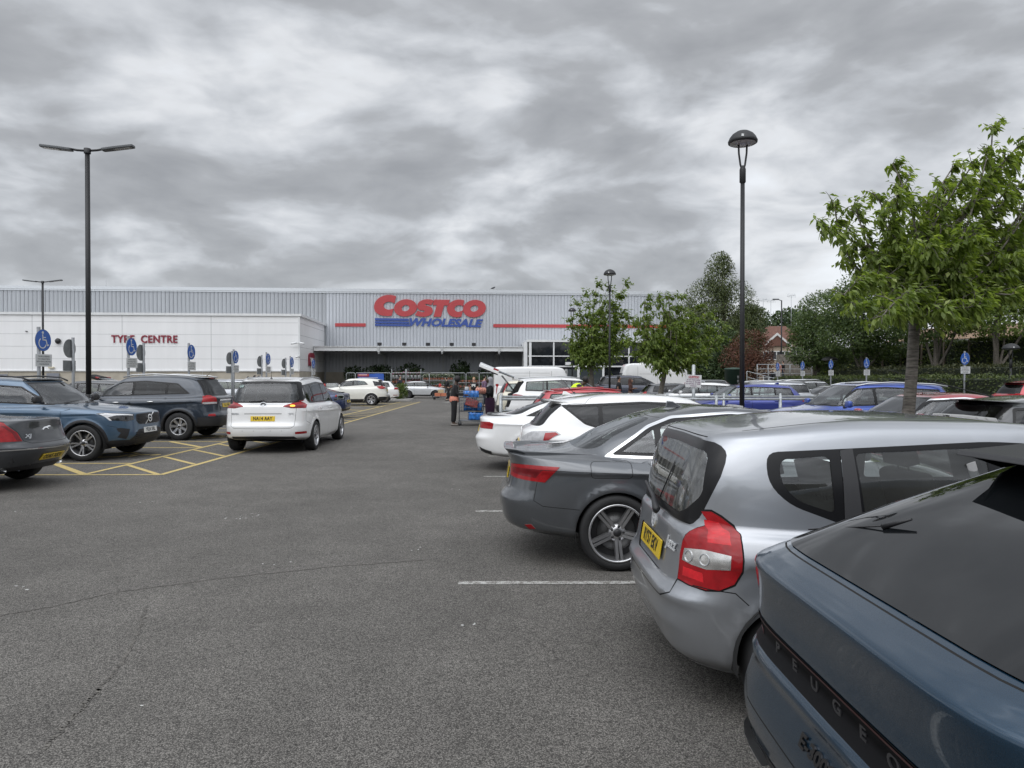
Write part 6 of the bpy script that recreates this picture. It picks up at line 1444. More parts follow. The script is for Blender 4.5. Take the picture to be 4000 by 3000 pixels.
S = tpl('estate', 4.75, 1.85, 1.52, chrome=.02, rails=[(-2.0, .58, 1.46), (-1.5, .6, 1.53), (-.3, .6, 1.55), (.2, .57, 1.48)], railm=CHROME); C('black estate with chrome roof rails beside the hedge', AISLE, gx(3190, 38.5), 38.5, R(0), paint('black_paint', (.012, .012, .013), .3, .28, .05), S, 1.03)
S = tpl('saloon', 4.6, 1.8, 1.42); C('black saloon with yellow plate behind the grey estate', AISLE, gx(3250, 29.2) + .9, 29.8, R(2), paint('black_paint', (.012, .012, .013), .3, .28, .05), S, cuts=[rear_lamps(S, .45, .78, .92, .4)], plates=[('rear', .72, 'FD57 OLK', YPLATE)])
S = tpl('hatch', 4.2, 1.78, 1.60, gf=G_DARK); r, sk, b = C('red hatchback with black spoiler at the right edge by the hedge', AISLE, gx(3905, 26.) + 2.1, 26., R(4), RD, S, 1.0, cuts=[rear_lamps(S, .45, .95, 1.12, .3)]); lip(r, 'spoiler', TRIM, sk, 1.49, .56, .22, .03)
S = tpl('hatch', 4.0, 1.7, 1.42); C('small dark red car beyond the notice', AISLE, gx(2822, 58.), 58., R(0), paint('maroon_paint', (.14, .012, .02), .4, .3, .05), S)
# vans
def van(label, X, Y, rz, L, H, scale=1.):
    W = 2.0
    S = dict(L=L, W=W, H=H, xs=(-.29 * L, .32 * L), ar=.40, zc=.35, nu=44, per=4, lining=False, flare=.01,
             r=dict(zs=.28, zn=.98, xc=.36 * L, zc=1.30, zb=1.15, xd=-.49 * L, zd=1.25, xrf=.29 * L, xrr=-.475 * L, zrf=H - .22, zrr=H - .06, wb=.94, wr=.80, nr=9., hood=.55),
             mod={8: {'w': .96, 'nf': 6}, 9: {'w': .91, 'nf': 7, 'zm': [(0, H - .09), (.5, H - .07), (.9, H - .09), (1, H - .18)]}, 10: {'w': .84, 'nf': 6, 'zm': [(0, H - .03), (.5, H - .02), (.9, H - .03), (1, H - .10)]}},
             dlo=dict(pts=[(.165 * L, 1.24), (.33 * L, 1.26), (.245 * L, min(1.74, H - .3)), (.165 * L, min(1.76, H - .3))], pillars=(.15 * L, .4 * L)), gr=G_DARK, gf=G_TINT, wind=[(.78, 1.34), (.62, min(H - .35, 2.0))],
             seams=[('side', [(.14 * L, H - .25), (.14 * L, .45)], .012), ('side', [(-.10 * L, H - .25), (-.10 * L, .45)], .012), ('side', [(-.46 * L, 1.95 if H > 2.3 else 1.55), (.12 * L, 1.95 if H > 2.3 else 1.55)], .012)],
             cuts=[('taillight', REDL, 'mix', [('rear', [(.90, .75), (.90, 1.35)]), ('side', [(-L / 2 + .16, 1.35), (-L / 2 + .16, .75)])], dict(split=True, off=.006)), ('headlight', CLEARL, 'mix', [('front', [(.56, .85), (.60, 1.05)]), ('side', [(L / 2 - .35, 1.15), (L / 2 - .22, .9)])], dict(split=True, off=.004)), ('grille', BLACK, 'front', half([(.5, .62), (.52, .95)], .05), dict(off=.004)),
                   ('bumper_trim', BLACK, 'front', half([(.75, .38), (.75, .56)], .05), dict(off=.004))],
             wheel=('steel', .345, .22, .66), mirror=(.30 * L, .98, 1.35, BLACK))
    return make_car('panel_van', label, 'white vans in front of the entrance', X, Y, rz, WHITE, S, scale, cat='van')
van('white high roof van side on before the glass entrance, nose to the left', gx(2526, 49.5), 49.5, PI, 5.6, 2.72)
van('white van behind the raised tailgate, nose to the right', gx(1922, 40.) + 2.55, 40., R(4), 5.1, 2.32)
# ------------------------------------------------------------------ warehouse, tyre workshop, canopy and entrance
TH = R(3.9)
BX, BY = -18.95, 64.5                                     # front right corner of the tyre workshop
BM = Matrix.Translation((BX, BY, 0)) @ Matrix.Rotation(TH, 4, 'Z')
def blx(px, y):
    """x along the building for picture column px on the plane y behind the corner."""
    k = (px - CXP) / FPX; c, s = math.cos(TH), math.sin(TH)
    return (k * (BY + y * c) - BX + y * s) / (c - k * s)
def blz(px, py, y):
    x = blx(px, y); Y = BY + x * math.sin(TH) + y * math.cos(TH); return 1.7 - (py - HZ) * Y / FPX
def poly_solid(m, outer, holes, h0, h1, M, mi=0):
    from mathutils.geometry import tessellate_polygon
    loops = [[Vector((p[0], p[1], 0)) for p in l] for l in [outer] + list(holes)]
    tri = tessellate_polygon(loops); pts = [p for l in loops for p in l]; n = len(pts)
    vs = [(p.x, p.y, h1) for p in pts] + [(p.x, p.y, h0) for p in pts]
    fs = [tuple(t) for t in tri]; o = 0
    for l in loops:
        k = len(l)
        for i in range(k): a, b = o + i, o + (i + 1) % k; fs.append((a, b, n + b, n + a))
        o += k
    m.add(vs, fs, M, mi=mi)
CLAD = streaky('grey_cladding', (.48, .50, .53), .45, .15, .11)
CLADD = streaky('darker_grey_cladding', (.36, .375, .395), .45, .15, .13)
WPAN = streaky('white_wall_panel', (.83, .83, .83), .4, 0., .07)
WFRM = pbr('white_frame', (.72, .73, .73), .35, var=.05, vscale=2.)
BLOCK = pbr('beige_blockwork', (.44, .40, .33), .85, var=.14, vscale=1.2, bump=.3, bscale=30.)
REDS = pbr('sign_red', (.42, .050, .055), .4, var=.05, vscale=1.)
BLUES = pbr('sign_blue', (.035, .075, .29), .4, var=.05, vscale=1.)
MAROON = pbr('sign_maroon', (.26, .030, .050), .45)
SHOP = pbr('shop_glass', (.012, .014, .018), .04, coat=.6, var=.5, vscale=.8)
JOINT = pbr('panel_joint', (.50, .51, .51), .7)
def ribbed(x0, x1, z0, z1, y, pitch, mat, name, parent, groove=.05, depth=.07):
    m = MB(); n = int((x1 - x0) / pitch); prof = []
    for i in range(n + 1):
        x = x0 + (x1 - x0) * i / n
        prof += [(x, y), (x + groove * .2, y + depth), (x + groove * .8, y + depth), (x + groove, y)] if i < n else [(x, y)]
        if i < n: prof += [(x + pitch * .52, y), (x + pitch * .55, y - .018), (x + pitch * .78, y - .018), (x + pitch * .81, y)]
    vs = [(a, b, z0) for a, b in prof] + [(a, b, z1) for a, b in prof]; k = len(prof)
    m.add(vs, [(i, i + 1, k + i + 1, k + i) for i in range(k - 1)], BM)
    return m.build(name, mat, parent)
MY = 12.1                                                # the main wall stands this far behind the corner
ware = empty('warehouse', (BX, BY, 0), 0, 'long light grey ribbed metal warehouse with red stripe across its front', 'warehouse')
def bpart(m, name, mat, parent, bevel=0.): return rebase(m.build(name, mat, None, bevel), parent)
def rebase(o, parent):
    """Parent geometry that is already in world coordinates (things here are never rotated)."""
    o.parent = parent
    if parent.type == 'EMPTY': o.matrix_parent_inverse = Matrix.Translation(parent.location).inverted()
    return o
zt = 11.14; xl, xj, xr_ = -42., .15, blx(2652, MY)
rebase(ribbed(xl, xj, 0, zt, MY, .42, CLADD, 'wall', None), ware)
rebase(ribbed(xj, xr_, 2.3, zt, MY, .36, CLAD, 'wall', None), ware)
m = MB(); m.box(((xj + xr_) / 2, MY - .03, 1.15), (xr_ - xj, .2, 2.3), BM); bpart(m, 'wall_base', BLOCK, ware)
m = MB(); m.box(((xl + xr_) / 2, MY + 10.06, zt / 2), (xr_ - xl, 19.9, zt - .1), BM); bpart(m, 'inner_wall', CLADD, ware)
m = MB(); m.box(((xl + xr_) / 2, MY + .3, zt + .06), (xr_ - xl + .2, .75, .34), BM); m.box(((xl + xr_) / 2, MY - .05, zt - .2), (xr_ - xl + .1, .12, .10), BM); bpart(m, 'roof_edge', pbr('roof_flashing', (.55, .57, .59), .4, metal=.2), ware)
m = MB(); m.tube([BM @ Vector((-34, MY + 4, zt + .45)), BM @ Vector((-14, MY + 4, zt + .45))], .05, 6)
for x in (-34, -29, -24, -19, -14): m.tube([BM @ Vector((x, MY + 4, zt)), BM @ Vector((x, MY + 4, zt + .47))], .04, 6)
bpart(m, 'roof_pipe', GALV, ware)
m = MB(); m.tube([BM @ Vector((blx(423, MY + 2), MY + 2, zt)), BM @ Vector((blx(423, MY + 2), MY + 2, zt + 1.3))], .02, 6); bpart(m, 'roof_mast', GALV, ware)
for a, b in ((1311, 1430), (1927, 2640)):
    m = MB(); x0, x1 = blx(a, MY), blx(b, MY); m.box(((x0 + x1) / 2, MY - .05, blz(1400, 1270, MY)), (x1 - x0, .06, .36), BM); bpart(m, 'red_stripe', REDS, ware)
# the name in raised letters, drawn on a 2212 x 783 enlargement of the photograph
K = 1 / 4.608
def q(p): return (blx(1440 + p[0] * K, MY - .1), blz(1440 + p[0] * K, 1130 + p[1] * K, MY - .1))
def ell(cx, cy, rx, ry, n=40, sh=.12): return [(cx + rx * math.cos(a) - sh * ry * math.sin(a), cy + ry * math.sin(a)) for a in np.linspace(0, 2 * PI, n + 1)[:-1]]
def smooth(pts, n=3):
    """Catmull-Rom through the points; doubled points stay corners."""
    out = []; k = len(pts)
    for i in range(k):
        p0, p1, p2, p3 = (np.array(pts[(i + j) % k], float) for j in (-1, 0, 1, 2))
        if np.allclose(p1, p2): continue
        if np.allclose(p0, p1): p0 = p1
        for t in np.linspace(0, 1, n + 1)[:-1]:
            out.append(tuple(.5 * (2 * p1 + (p2 - p0) * t + (2 * p0 - 5 * p1 + 4 * p2 - p3) * t * t + (3 * p1 - p0 - 3 * p2 + p3) * t**3)))
    return out
def dbl(*ids): 
    def f(pts):
        o = []
        for i, p in enumerate(pts):
            o.append(p)
            if i in ids or i - len(pts) in ids: o.append(p)
        return o
    return f
c1 = [(500, 128), (440, 112), (375, 106), (300, 113), (230, 138), (170, 180), (125, 235), (105, 300), (108, 360), (130, 410), (180, 450), (240, 475), (310, 484), (370, 484), (422, 478), (452, 350), (420, 362), (375, 370), (330, 362), (292, 340), (275, 305), (282, 270), (310, 244), (350, 230), (400, 230), (440, 242), (470, 262)]
c2 = [(1722, 200), (1670, 192), (1610, 188), (1550, 200), (1490, 230), (1440, 275), (1412, 335), (1415, 390), (1440, 445), (1490, 485), (1550, 503), (1610, 505), (1672, 495), (1698, 378), (1660, 398), (1620, 408), (1580, 400), (1553, 375), (1548, 340), (1565, 312), (1600, 292), (1640, 288), (1680, 298), (1703, 315)]
s1 = [(1178, 205), (1120, 188), (1065, 182), (1000, 190), (940, 212), (900, 245), (880, 285), (878, 320), (890, 350), (920, 372), (960, 382), (1000, 385), (1010, 395), (1005, 410), (980, 415), (945, 410), (888, 388), (838, 465), (880, 483), (950, 495), (1010, 495), (1080, 480), (1130, 450), (1155, 405), (1155, 370), (1140, 335), (1105, 312), (1050, 298), (1025, 285), (1022, 272), (1040, 268), (1070, 270), (1130, 288)]
t1 = [(1185, 190), (1462, 193), (1440, 295), (1360, 292), (1303, 497), (1168, 497), (1228, 290), (1155, 287)]
SM = BM @ Matrix(((1, 0, 0, 0), (0, 0, -1, MY - .02), (0, 1, 0, 0), (0, 0, 0, 1)))        # sign plane: x along the wall, y up, z out
logo = empty('store_sign', (BX, BY, 0), 0, 'huge red COSTCO letters over blue WHOLESALE lettering on the grey wall', 'sign')
for pts, holes in ((smooth(dbl(0, 14, 15, -1)(c1)), []), (ell(668, 338, 206, 155), [ell(668, 342, 68, 56, sh=.2)]), (smooth(dbl(0, 16, 17, -1)(s1)), []), (t1, []), (smooth(dbl(0, 12, 13, -1)(c2)), []), (ell(1905, 350, 206, 157), [ell(1903, 348, 70, 58, sh=.2)])):
    m = MB(); poly_solid(m, [q(p) for p in pts], [[q(p) for p in h] for h in holes], .0, .14, SM); bpart(m, 'red_letter', REDS, logo)
for pts in ([(120, 521), (718, 530), (728, 568), (120, 562)], [(120, 575), (730, 585), (740, 622), (120, 612)], [(120, 626), (742, 633), (752, 668), (120, 660)]):
    m = MB(); poly_solid(m, [q(p) for p in pts], [], .0, .12, SM); bpart(m, 'blue_bar', BLUES, logo)
vs, fs = text_geo('WHOLESALE', 1., .050, .28, 0, 1.03)
xa, xb = min(v[0] for v in vs), max(v[0] for v in vs); ya, yb = min(v[1] for v in vs), max(v[1] for v in vs)
p0, p1 = q((735, 673)), q((2062, 532)); m = MB()
m.add([(p0[0] + (v[0] - xa) / (xb - xa) * (p1[0] - p0[0]), p0[1] + (v[1] - ya) / (yb - ya) * (p1[1] - p0[1]) - .10 * (v[0] - xa) / (xb - xa) + .05, .12) for v in vs], fs, SM); bpart(m, 'blue_lettering', BLUES, logo)
# tyre workshop
tyre = empty('tyre_workshop', (BX, BY, 0), 0, 'low white panelled workshop with red TYRE CENTRE lettering and beige base', 'workshop')
zw, zb_ = 7.36, 2.29; L0 = -40.
m = MB(); m.box((L0 / 2, MY / 2 - .05, (zw + zb_) / 2), (-L0, MY - .1, zw - zb_), BM); bpart(m, 'wall', WPAN, tyre)
m = MB(); m.box((L0 / 2, MY / 2 - .02, zb_ / 2), (-L0 - .06, MY - .1, zb_ - .01), BM)
bpart(m, 'wall_base', BLOCK, tyre)
m = MB()
for i in range(1, 5): m.box((L0 / 2, -.004, zb_ + (zw - zb_) * i / 4.6), (-L0 - .02, .012, .024), BM); m.box((.004, MY / 2 - .1, zb_ + (zw - zb_) * i / 4.6), (.012, MY - .3, .035), BM)
for px in (829, 484, 136, -210): m.box((blx(px, 0), -.005, (zw + zb_) / 2), (.04, .014, zw - zb_ - .1), BM)
bpart(m, 'panel_joints', JOINT, tyre)
m = MB(); m.box((L0 / 2 + .06, MY / 2 - .1, zw + .05), (-L0 + .24, MY + .05, .22), BM); bpart(m, 'roof_edge', WFRM, tyre)
m = MB(); m.box((L0 / 2, -.03, zb_ + .02), (-L0, .10, .10), BM); m.box((-.03, .0, (zw + zb_) / 2), (.16, .12, zw - zb_ - .2), BM); bpart(m, 'base_trim', WFRM, tyre)
m = MB()
for i in range(6): m.box((-3 - 5.6 * i, -.035, zb_ / 2), (.03, .02, zb_ - .1), BM)
bpart(m, 'base_joints', JOINT, tyre)
for a, b, z1 in ((192, 241, 2.1), (2, 40, 2.0)):
    x0, x1 = blx(a, 0), blx(b, 0); m = MB(); m.box(((x0 + x1) / 2, -.05, z1 / 2), (x1 - x0, .06, z1), BM); bpart(m, 'door', pbr('grey_door', (.22, .23, .26), .5), tyre)
m = MB(); m.box((blx(212, 0), -.12, blz(212, 1436, 0)), (.45, .2, .14), BM); bpart(m, 'door_lamp', pbr('lamp_cream', (.6, .55, .42), .5), tyre)
vs, fs = text_geo('TYRE  CENTRE', 1., .022, 0, 0, 1.06); xa, xb = min(v[0] for v in vs), max(v[0] for v in vs); ya, yb = min(v[1] for v in vs), max(v[1] for v in vs)
x0, x1 = blx(443, 0), blx(699, 0); z0, z1 = blz(570, 1340, 0), blz(570, 1310, 0); m = MB()
for hh in (.02, .09): m.add([(x0 + (v[0] - xa) / (xb - xa) * (x1 - x0), z0 + (v[1] - ya) / (yb - ya) * (z1 - z0), hh) for v in vs], fs, BM @ Matrix(((1, 0, 0, 0), (0, 0, -1, 0), (0, 1, 0, 0), (0, 0, 0, 1))))
bpart(m, 'lettering', MAROON, tyre)
m = MB(); x = blx(238, 0); m.lathe([(.0, .0), (.20, .0), (.26, .12), (.20, .24), (.0, .28)], 12, BM @ Matrix.Translation((x, 0, blz(238, 1333, 0))) @ Matrix.Rotation(PI / 2, 4, 'X')); bpart(m, 'wall_floodlight', BLACK, tyre)
m = MB(); m.box((blx(115, 0), -.06, blz(115, 1295, 0)), (.16, .1, .06), BM); bpart(m, 'wall_vent', BLACK, tyre)
# rounded red sign on the side wall
ts = empty('tyre_sales_sign', (BX, BY, 0), 0, 'red round-topped TYRE SALES sign on the workshop side wall', 'sign')
y = 3.6; z0 = 2.85; M = BM @ Matrix(((0, 0, 1, .03), (1, 0, 0, y), (0, 1, 0, z0), (0, 0, 0, 1)))
m = MB(); m.prism(rounded([(0, 0), (2.6, 0), (2.6, 1.08), (1.9, 1.28), (.7, 1.28), (0, 1.08)], .12), 0, .10, M); bpart(m, 'sign_board', MAROON, ts)
vs, fs = text_geo('TYRE SALES', .42, .008); m = MB(); m.add([(v[0] + 1.3, v[1] * 1.5 + .55, .106) for v in vs], fs, M); bpart(m, 'lettering', WFRM, ts)
def cctv(px, py, y, n=2):
    o = empty('security_camera', BM @ Vector((blx(px, y), y, blz(px, py, y))), TH, 'white security cameras on the workshop corner bracket' if n > 1 else 'small white security camera under the workshop corner bracket', 'camera')
    m = MB(); m.tube([(0, .0, 0), (0, -.45, 0), (0, -.45, -.1)], .04, 8); m.build('bracket', WFRM, o)
    for i in range(n):
        m = MB(); dx = (i - (n - 1) / 2) * .7; m.tube([(dx * .3, -.4, 0), (dx + (.25 if dx > 0 else -.25), -.55, -.10)], .085, 10); m.build('camera_body', WFRM, o)
cctv(1170, 1340, 0, 2); cctv(1172, 1393, 0, 1)
# canopy between workshop and entrance
can = empty('canopy', (BX, BY, 0), 0, 'long white steel canopy over the plant display', 'canopy')
cy = 6.0; x0, x1 = -.02 + .06, blx(2058, cy) - .02; zc_ = 4.80
m = MB(); m.box(((x0 + x1) / 2, cy + .05, zc_ - .21), (x1 - x0, .12, .42), BM); bpart(m, 'fascia', WFRM, can)
m = MB(); m.box(((x0 + x1) / 2, (cy + MY) / 2 + .02, zc_ - .02), (x1 - x0, MY - cy - .12, .08), BM @ Matrix.Translation((0, 0, 0))); bpart(m, 'roof', CLADD, can)
m = MB(); m.box(((x0 + x1) / 2, cy - .02, zc_ + .03), (x1 - x0 + .1, .22, .06), BM); bpart(m, 'gutter', WFRM, can)
for px in (1480, 1727, 1950):
    x = blx(px, cy); m = MB(); m.box((x, (cy + MY) / 2 - .1, zc_ - .55), (.16, MY - cy - .3, .30), BM); m.box((x, cy - .08, zc_ - .3), (.2, .12, .5), BM); m.box((x, MY - .55, 2.2), (.2, .2, 4.), BM); bpart(m, 'beam', pbr('steel_grey', (.45, .46, .46), .5), can)
for px in (1484, 1580, 1672, 1765, 1851):
    x = blx(px, cy + .3); m = MB(); m.box((x, cy + .25, zc_ + .28), (.42, .26, .30), BM); m.box((x, cy + .3, zc_ + .1), (.08, .08, .12), BM); bpart(m, 'floodlight', BLACK, can)
# glass entrance
ent = empty('entrance', (BX, BY, 0), 0, 'white framed glass entrance block with dark panes and sliding doors', 'entrance')
ey = 5.5; ex0, ex1 = blx(2060, ey), blx(2668, ey); zt_ = blz(2100, 1333, ey); zm1 = blz(2100, 1391, ey); zm2 = blz(2100, 1431, ey)
m = MB(); m.box(((ex0 + ex1) / 2, (ey + MY) / 2 + .35, zt_ / 2), (ex1 - ex0 - .3, MY - ey - .5, zt_ - .1), BM); bpart(m, 'inner_wall', pbr('dark_interior', (.02, .02, .024), .8), ent)
m = MB(); m.box(((ex0 + ex1) / 2, (ey + MY) / 2, zt_ + .04), (ex1 - ex0 + .1, MY - ey + .1, .22), BM); bpart(m, 'roof', WFRM, ent)
cols = [2071, 2163, 2260, 2358, 2457, 2558, 2655]
for i in range(6):
    a, b = blx(cols[i], ey) + .07, blx(cols[i + 1], ey) - .07
    for z0, z1 in ((zm1 + .05, zt_ - .14), (zm2 + .06, zm1 - .05)):
        m = MB(); m.box(((a + b) / 2, ey + .06, (z0 + z1) / 2), (b - a, .03, z1 - z0), BM); bpart(m, 'window', SHOP, ent)
    if i in (1, 2, 4):
        for c, d in ((a, (a + b) / 2 - .05), ((a + b) / 2 + .05, b)):
            m = MB(); m.box(((c + d) / 2, ey + .06, zm2 / 2 - .1), (d - c, .03, zm2 - .3), BM); o = bpart(m, 'door', pbr('door_glass', (.05, .06, .065), .05, coat=.6), ent)
            m = MB(); m.box((c + .03, ey + .035, zm2 / 2 - .1), (.06, .03, zm2 - .3), BM); m.box((d - .03, ey + .035, zm2 / 2 - .1), (.06, .03, zm2 - .3), BM); rebase(m.build('door_frame', WFRM), o)
    else:
        m = MB(); m.box(((a + b) / 2, ey + .25, zm2 / 2 - .06), (b - a, .03, zm2 - .2), BM); bpart(m, 'window', SHOP, ent)
m = MB()
for px in cols: m.box((blx(px, ey), ey, zt_ / 2 - .05), (.14 if px not in (2071, 2655) else .26, .12, zt_ - .12), BM)
for z in (zm1, zm2): m.box(((ex0 + ex1) / 2, ey + .004, z), (ex1 - ex0 - .1, .11, .10 if z == zm1 else .14), BM)
bpart(m, 'frame', WFRM, ent)
m = MB(); m.box((ex0 - .18, ey + 1.0, zt_ / 2 - .06), (.36, 2.0, zt_ - .12), BM); m.box((ex1 + .2, ey + .3, zt_ / 2 - .06), (.5, .7, zt_ - .12), BM); bpart(m, 'pillar', WFRM, ent)
m = MB(); m.box((ex1 + 1.2, ey + .2, blz(2668, 1390, ey)), (2.0, .3, .35), BM); m.box((ex1 + 2.3, ey - .1, blz(2668, 1385, ey)), (.6, .3, .2), BM); bpart(m, 'wall_light', WFRM, ent)
m = MB(); m.tube([BM @ Vector((ex1 + .2, ey - .05, 2.75)), BM @ Vector((ex1 + .45, ey - .35, 2.72))], .10, 10); m.tube([BM @ Vector((ex1 + .2, ey - .05, 2.75)), BM @ Vector((ex1 + .0, ey - .35, 2.72))], .10, 10); bpart(m, 'security_camera', WFRM, ent)
for px in (2219, 2513):
    m = MB(); m.box((blx(px, ey - .15), ey - .15, blz(px, 1420, ey)), (.55, .1, .28), BM); bpart(m, 'door_sensor', WFRM, ent)
vs, fs = text_geo('EXIT', .40, .006); x = blx(2422, ey); m = MB(); m.add([(x + v[0], zm1 - .55 + v[1], 0) for v in vs], fs, BM @ Matrix(((1, 0, 0, 0), (0, 0, -1, ey + .035), (0, 1, 0, 0), (0, 0, 0, 1)))); bpart(m, 'lettering', pbr('faint_grey', (.07, .06, .05), .5), ent)

# ------------------------------------------------------------------ under the canopy: barriers, racks, plants, banner
def bw(px, py, y): return BM @ Vector((blx(px, y), y, blz(px, py, y)))
GR = 'steel barrier panels in front of the plant display'
fy = 2.2
def barrier(a, b, top, label):
    o = empty('crowd_barrier', BM @ Vector((blx(a, fy), fy, 0)), TH, label, 'barrier', GR)
    w = blx(b, fy) - blx(a, fy); m = MB()
    m.tube([(0, 0, .02), (0, 0, top - .1), (.08, 0, top), (w - .08, 0, top), (w, 0, top - .1), (w, 0, .02)], .028, 8); m.build('frame', GALV, o)
    g_ = MB(); n = max(2, int(w / .16))
    for i in range(1, n): g_.tube([(w * i / n, 0, .25), (w * i / n, 0, top - .05)], .005, 4, False)
    g_.tube([(0, 0, .25), (w, 0, .25)], .02, 6); g_.build('mesh_infill', GALV, o)
for a, b, t in ((1354, 1388, 'narrow barrier panel at the left end, left of the blue banner'), (1390, 1527, 'wide barrier panel behind the blue and red banner'), (1529, 1677, 'barrier panel in front of the pink flower trolleys'), (1679, 1817, 'barrier panel in front of the white flower pots'), (1822, 1871, 'narrow barrier panel behind the woman in the printed tee'), (1873, 2018, 'barrier panel partly behind the white van')):
    barrier(a, b, 2.15, t)
ban = empty('banner', BM @ Vector((blx(1450, 2.1), 2.1, 0)), 0, 'blue vinyl banner with red corner strip tied to a barrier', 'banner')
m = MB(); n = 10; vs = []
xa, xb = blx(1398, 2.1), blx(1500, 2.1)
for i in range(n + 1):
    for z in (1.30, 1.75, 2.08): vs.append((xa + (xb - xa) * i / n, 2.12 - .04 * math.sin(i * 1.3 + z * 3), z + .02 * math.sin(i)))
m.add(vs, [(i * 3 + j, i * 3 + 3 + j, i * 3 + 4 + j, i * 3 + 1 + j) for i in range(n) for j in range(2)], BM, True); rebase(m.build('banner_sheet', pbr('banner_blue', (.03, .10, .42), .5)), ban)
m = MB(); m.box((xa + .55, 2.05, 1.93), (1.05, .012, .24), BM); rebase(m.build('red_strip', REDS), ban)
m = MB()
for i, (a, b) in enumerate(((.1, 1.9), (.1, 1.6), (.1, 1.3))): m.box((xa + (a + b) / 2, 2.04, 1.68 - i * .13), (b - a, .01, .045), BM)
m.box((xa + .5, 2.035, 1.96), (.8, .01, .05), BM); rebase(m.build('printed_lines', WFRM), ban)
# ------------------------------------------------------------------ foliage
def leafmat(name, c1, c2, c3=None, trans=.25, rough=.5):
    """Leaf surface: colour differs leaf by leaf, a little light passes through."""
    if name in MATS: return MATS[name]
    m, nt, out = new_mat(name)
    g = nd(nt, 'ShaderNodeNewGeometry'); rp = nd(nt, 'ShaderNodeValToRGB'); nt.links.new(g.outputs['Random Per Island'], rp.inputs[0])
    e = rp.color_ramp.elements; e[0].color = c4(c1); e[1].color = c4(c2)
    if c3: x = e.new(.9); x.color = c4(c2); e[2].color = c4(c3)
    p = nd(nt, 'ShaderNodeBsdfPrincipled'); p.inputs['Roughness'].default_value = rough; p.inputs['Specular IOR Level'].default_value = .35
    nt.links.new(rp.outputs[0], p.inputs['Base Color'])
    t = nd(nt, 'ShaderNodeBsdfTranslucent'); s = nd(nt, 'ShaderNodeVectorMath', operation='MULTIPLY'); nt.links.new(rp.outputs[0], s.inputs[0]); s.inputs[1].default_value = (1.5, 1.6, .6); nt.links.new(s.outputs[0], t.inputs[0])
    mx = nd(nt, 'ShaderNodeMixShader'); mx.inputs[0].default_value = trans; nt.links.new(p.outputs[0], mx.inputs[1]); nt.links.new(t.outputs[0], mx.inputs[2]); nt.links.new(mx.outputs[0], out.inputs[0])
    MATS[name] = m; return m
class Leaves:
    def __init__(s): s.v = []; s.f = []
    def leaf(s, p, d, n, L, W, droop=.25):
        """Pointed leaf from p along d with its face towards n, folded on the midrib and bent down at the tip."""
        d = d / np.linalg.norm(d); sd = np.cross(d, n); l = np.linalg.norm(sd)
        if l < 1e-4: return
        sd /= l; n = np.cross(sd, d); o = len(s.v)
        m = p + d * L * .5 - np.array([0, 0, droop * L * .12]); t = p + d * L - np.array([0, 0, droop * L * .5])
        s.v += [p, m + sd * W * .5 + n * W * .12, m, m - sd * W * .5 + n * W * .12, t]
        s.f += [(o, o + 2, o + 1), (o, o + 3, o + 2), (o + 2, o + 4, o + 1), (o + 3, o + 4, o + 2)]
    def card(s, p, d, n, L, W):
        """Two-triangle leaf for foliage further away."""
        d = d / np.linalg.norm(d); sd = np.cross(d, n); l = np.linalg.norm(sd)
        if l < 1e-4: return
        sd /= l; o = len(s.v); m = p + d * L * .45
        s.v += [p, m + sd * W * .5, p + d * L, m - sd * W * .5]; s.f += [(o, o + 1, o + 2), (o, o + 2, o + 3)]
    def build(s, name, mat, parent, smooth=False):
        me = bpy.data.meshes.new(name); me.from_pydata([tuple(map(float, p)) for p in s.v], [], s.f); me.materials.append(mat)
        return rebase(link(name, me), parent) if parent is not None else link(name, me)
NPR = np.random.RandomState(11)
def rv(): 
    v = NPR.normal(size=3); return v / np.linalg.norm(v)
BARK = pbr('grey_bark', (.13, .115, .095), .85, var=.35, vscale=14., bump=.6, bscale=30.)
def banded_bark():
    m, nt, out = new_mat('banded_bark'); p = nd(nt, 'ShaderNodeBsdfPrincipled'); p.inputs['Roughness'].default_value = .8
    tc = nd(nt, 'ShaderNodeTexCoord'); mp = nd(nt, 'ShaderNodeMapping'); mp.inputs['Scale'].default_value = (3., 3., 22.); nt.links.new(tc.outputs['Object'], mp.inputs[0])
    n = nd(nt, 'ShaderNodeTexNoise', Scale=1.6, Detail=7., Roughness=.7); nt.links.new(mp.outputs[0], n.inputs['Vector']); r = nd(nt, 'ShaderNodeValToRGB'); nt.links.new(n.outputs['Fac'], r.inputs[0])
    e = r.color_ramp.elements; e[0].position = .36; e[0].color = (.045, .038, .032, 1); e[1].position = .62; e[1].color = (.20, .18, .155, 1); nt.links.new(r.outputs[0], p.inputs['Base Color'])
    b = nd(nt, 'ShaderNodeBump', Strength=.7, Distance=.012); nt.links.new(n.outputs['Fac'], b.inputs['Height']); nt.links.new(b.outputs[0], p.inputs['Normal']); nt.links.new(p.outputs[0], out.inputs[0]); return m
BARKC = banded_bark()
BARKD = pbr('dark_bark', (.055, .046, .038), .9, var=.3, vscale=6.)
LEAF1 = leafmat('cherry_leaves', (.10, .145, .034), (.24, .305, .088), (.39, .44, .18), .46)
LEAF2 = leafmat('green_tree_leaves', (.078, .120, .028), (.19, .25, .062), (.30, .35, .12), .40)
LEAFD = leafmat('dark_tree_leaves', (.022, .042, .016), (.058, .092, .030), (.09, .13, .045), .2)
LEAFB = leafmat('birch_leaves', (.042, .060, .020), (.105, .130, .046), (.16, .18, .075), .2)
LEAFR = leafmat('copper_leaves', (.055, .022, .014), (.13, .050, .030), (.17, .085, .04), .15)
LEAFH = leafmat('hedge_leaves', (.034, .052, .014), (.085, .112, .030), (.13, .15, .045), .15)
LEAFI = leafmat('ivy_leaves', (.028, .048, .012), (.09, .122, .026), (.24, .25, .06), .15)
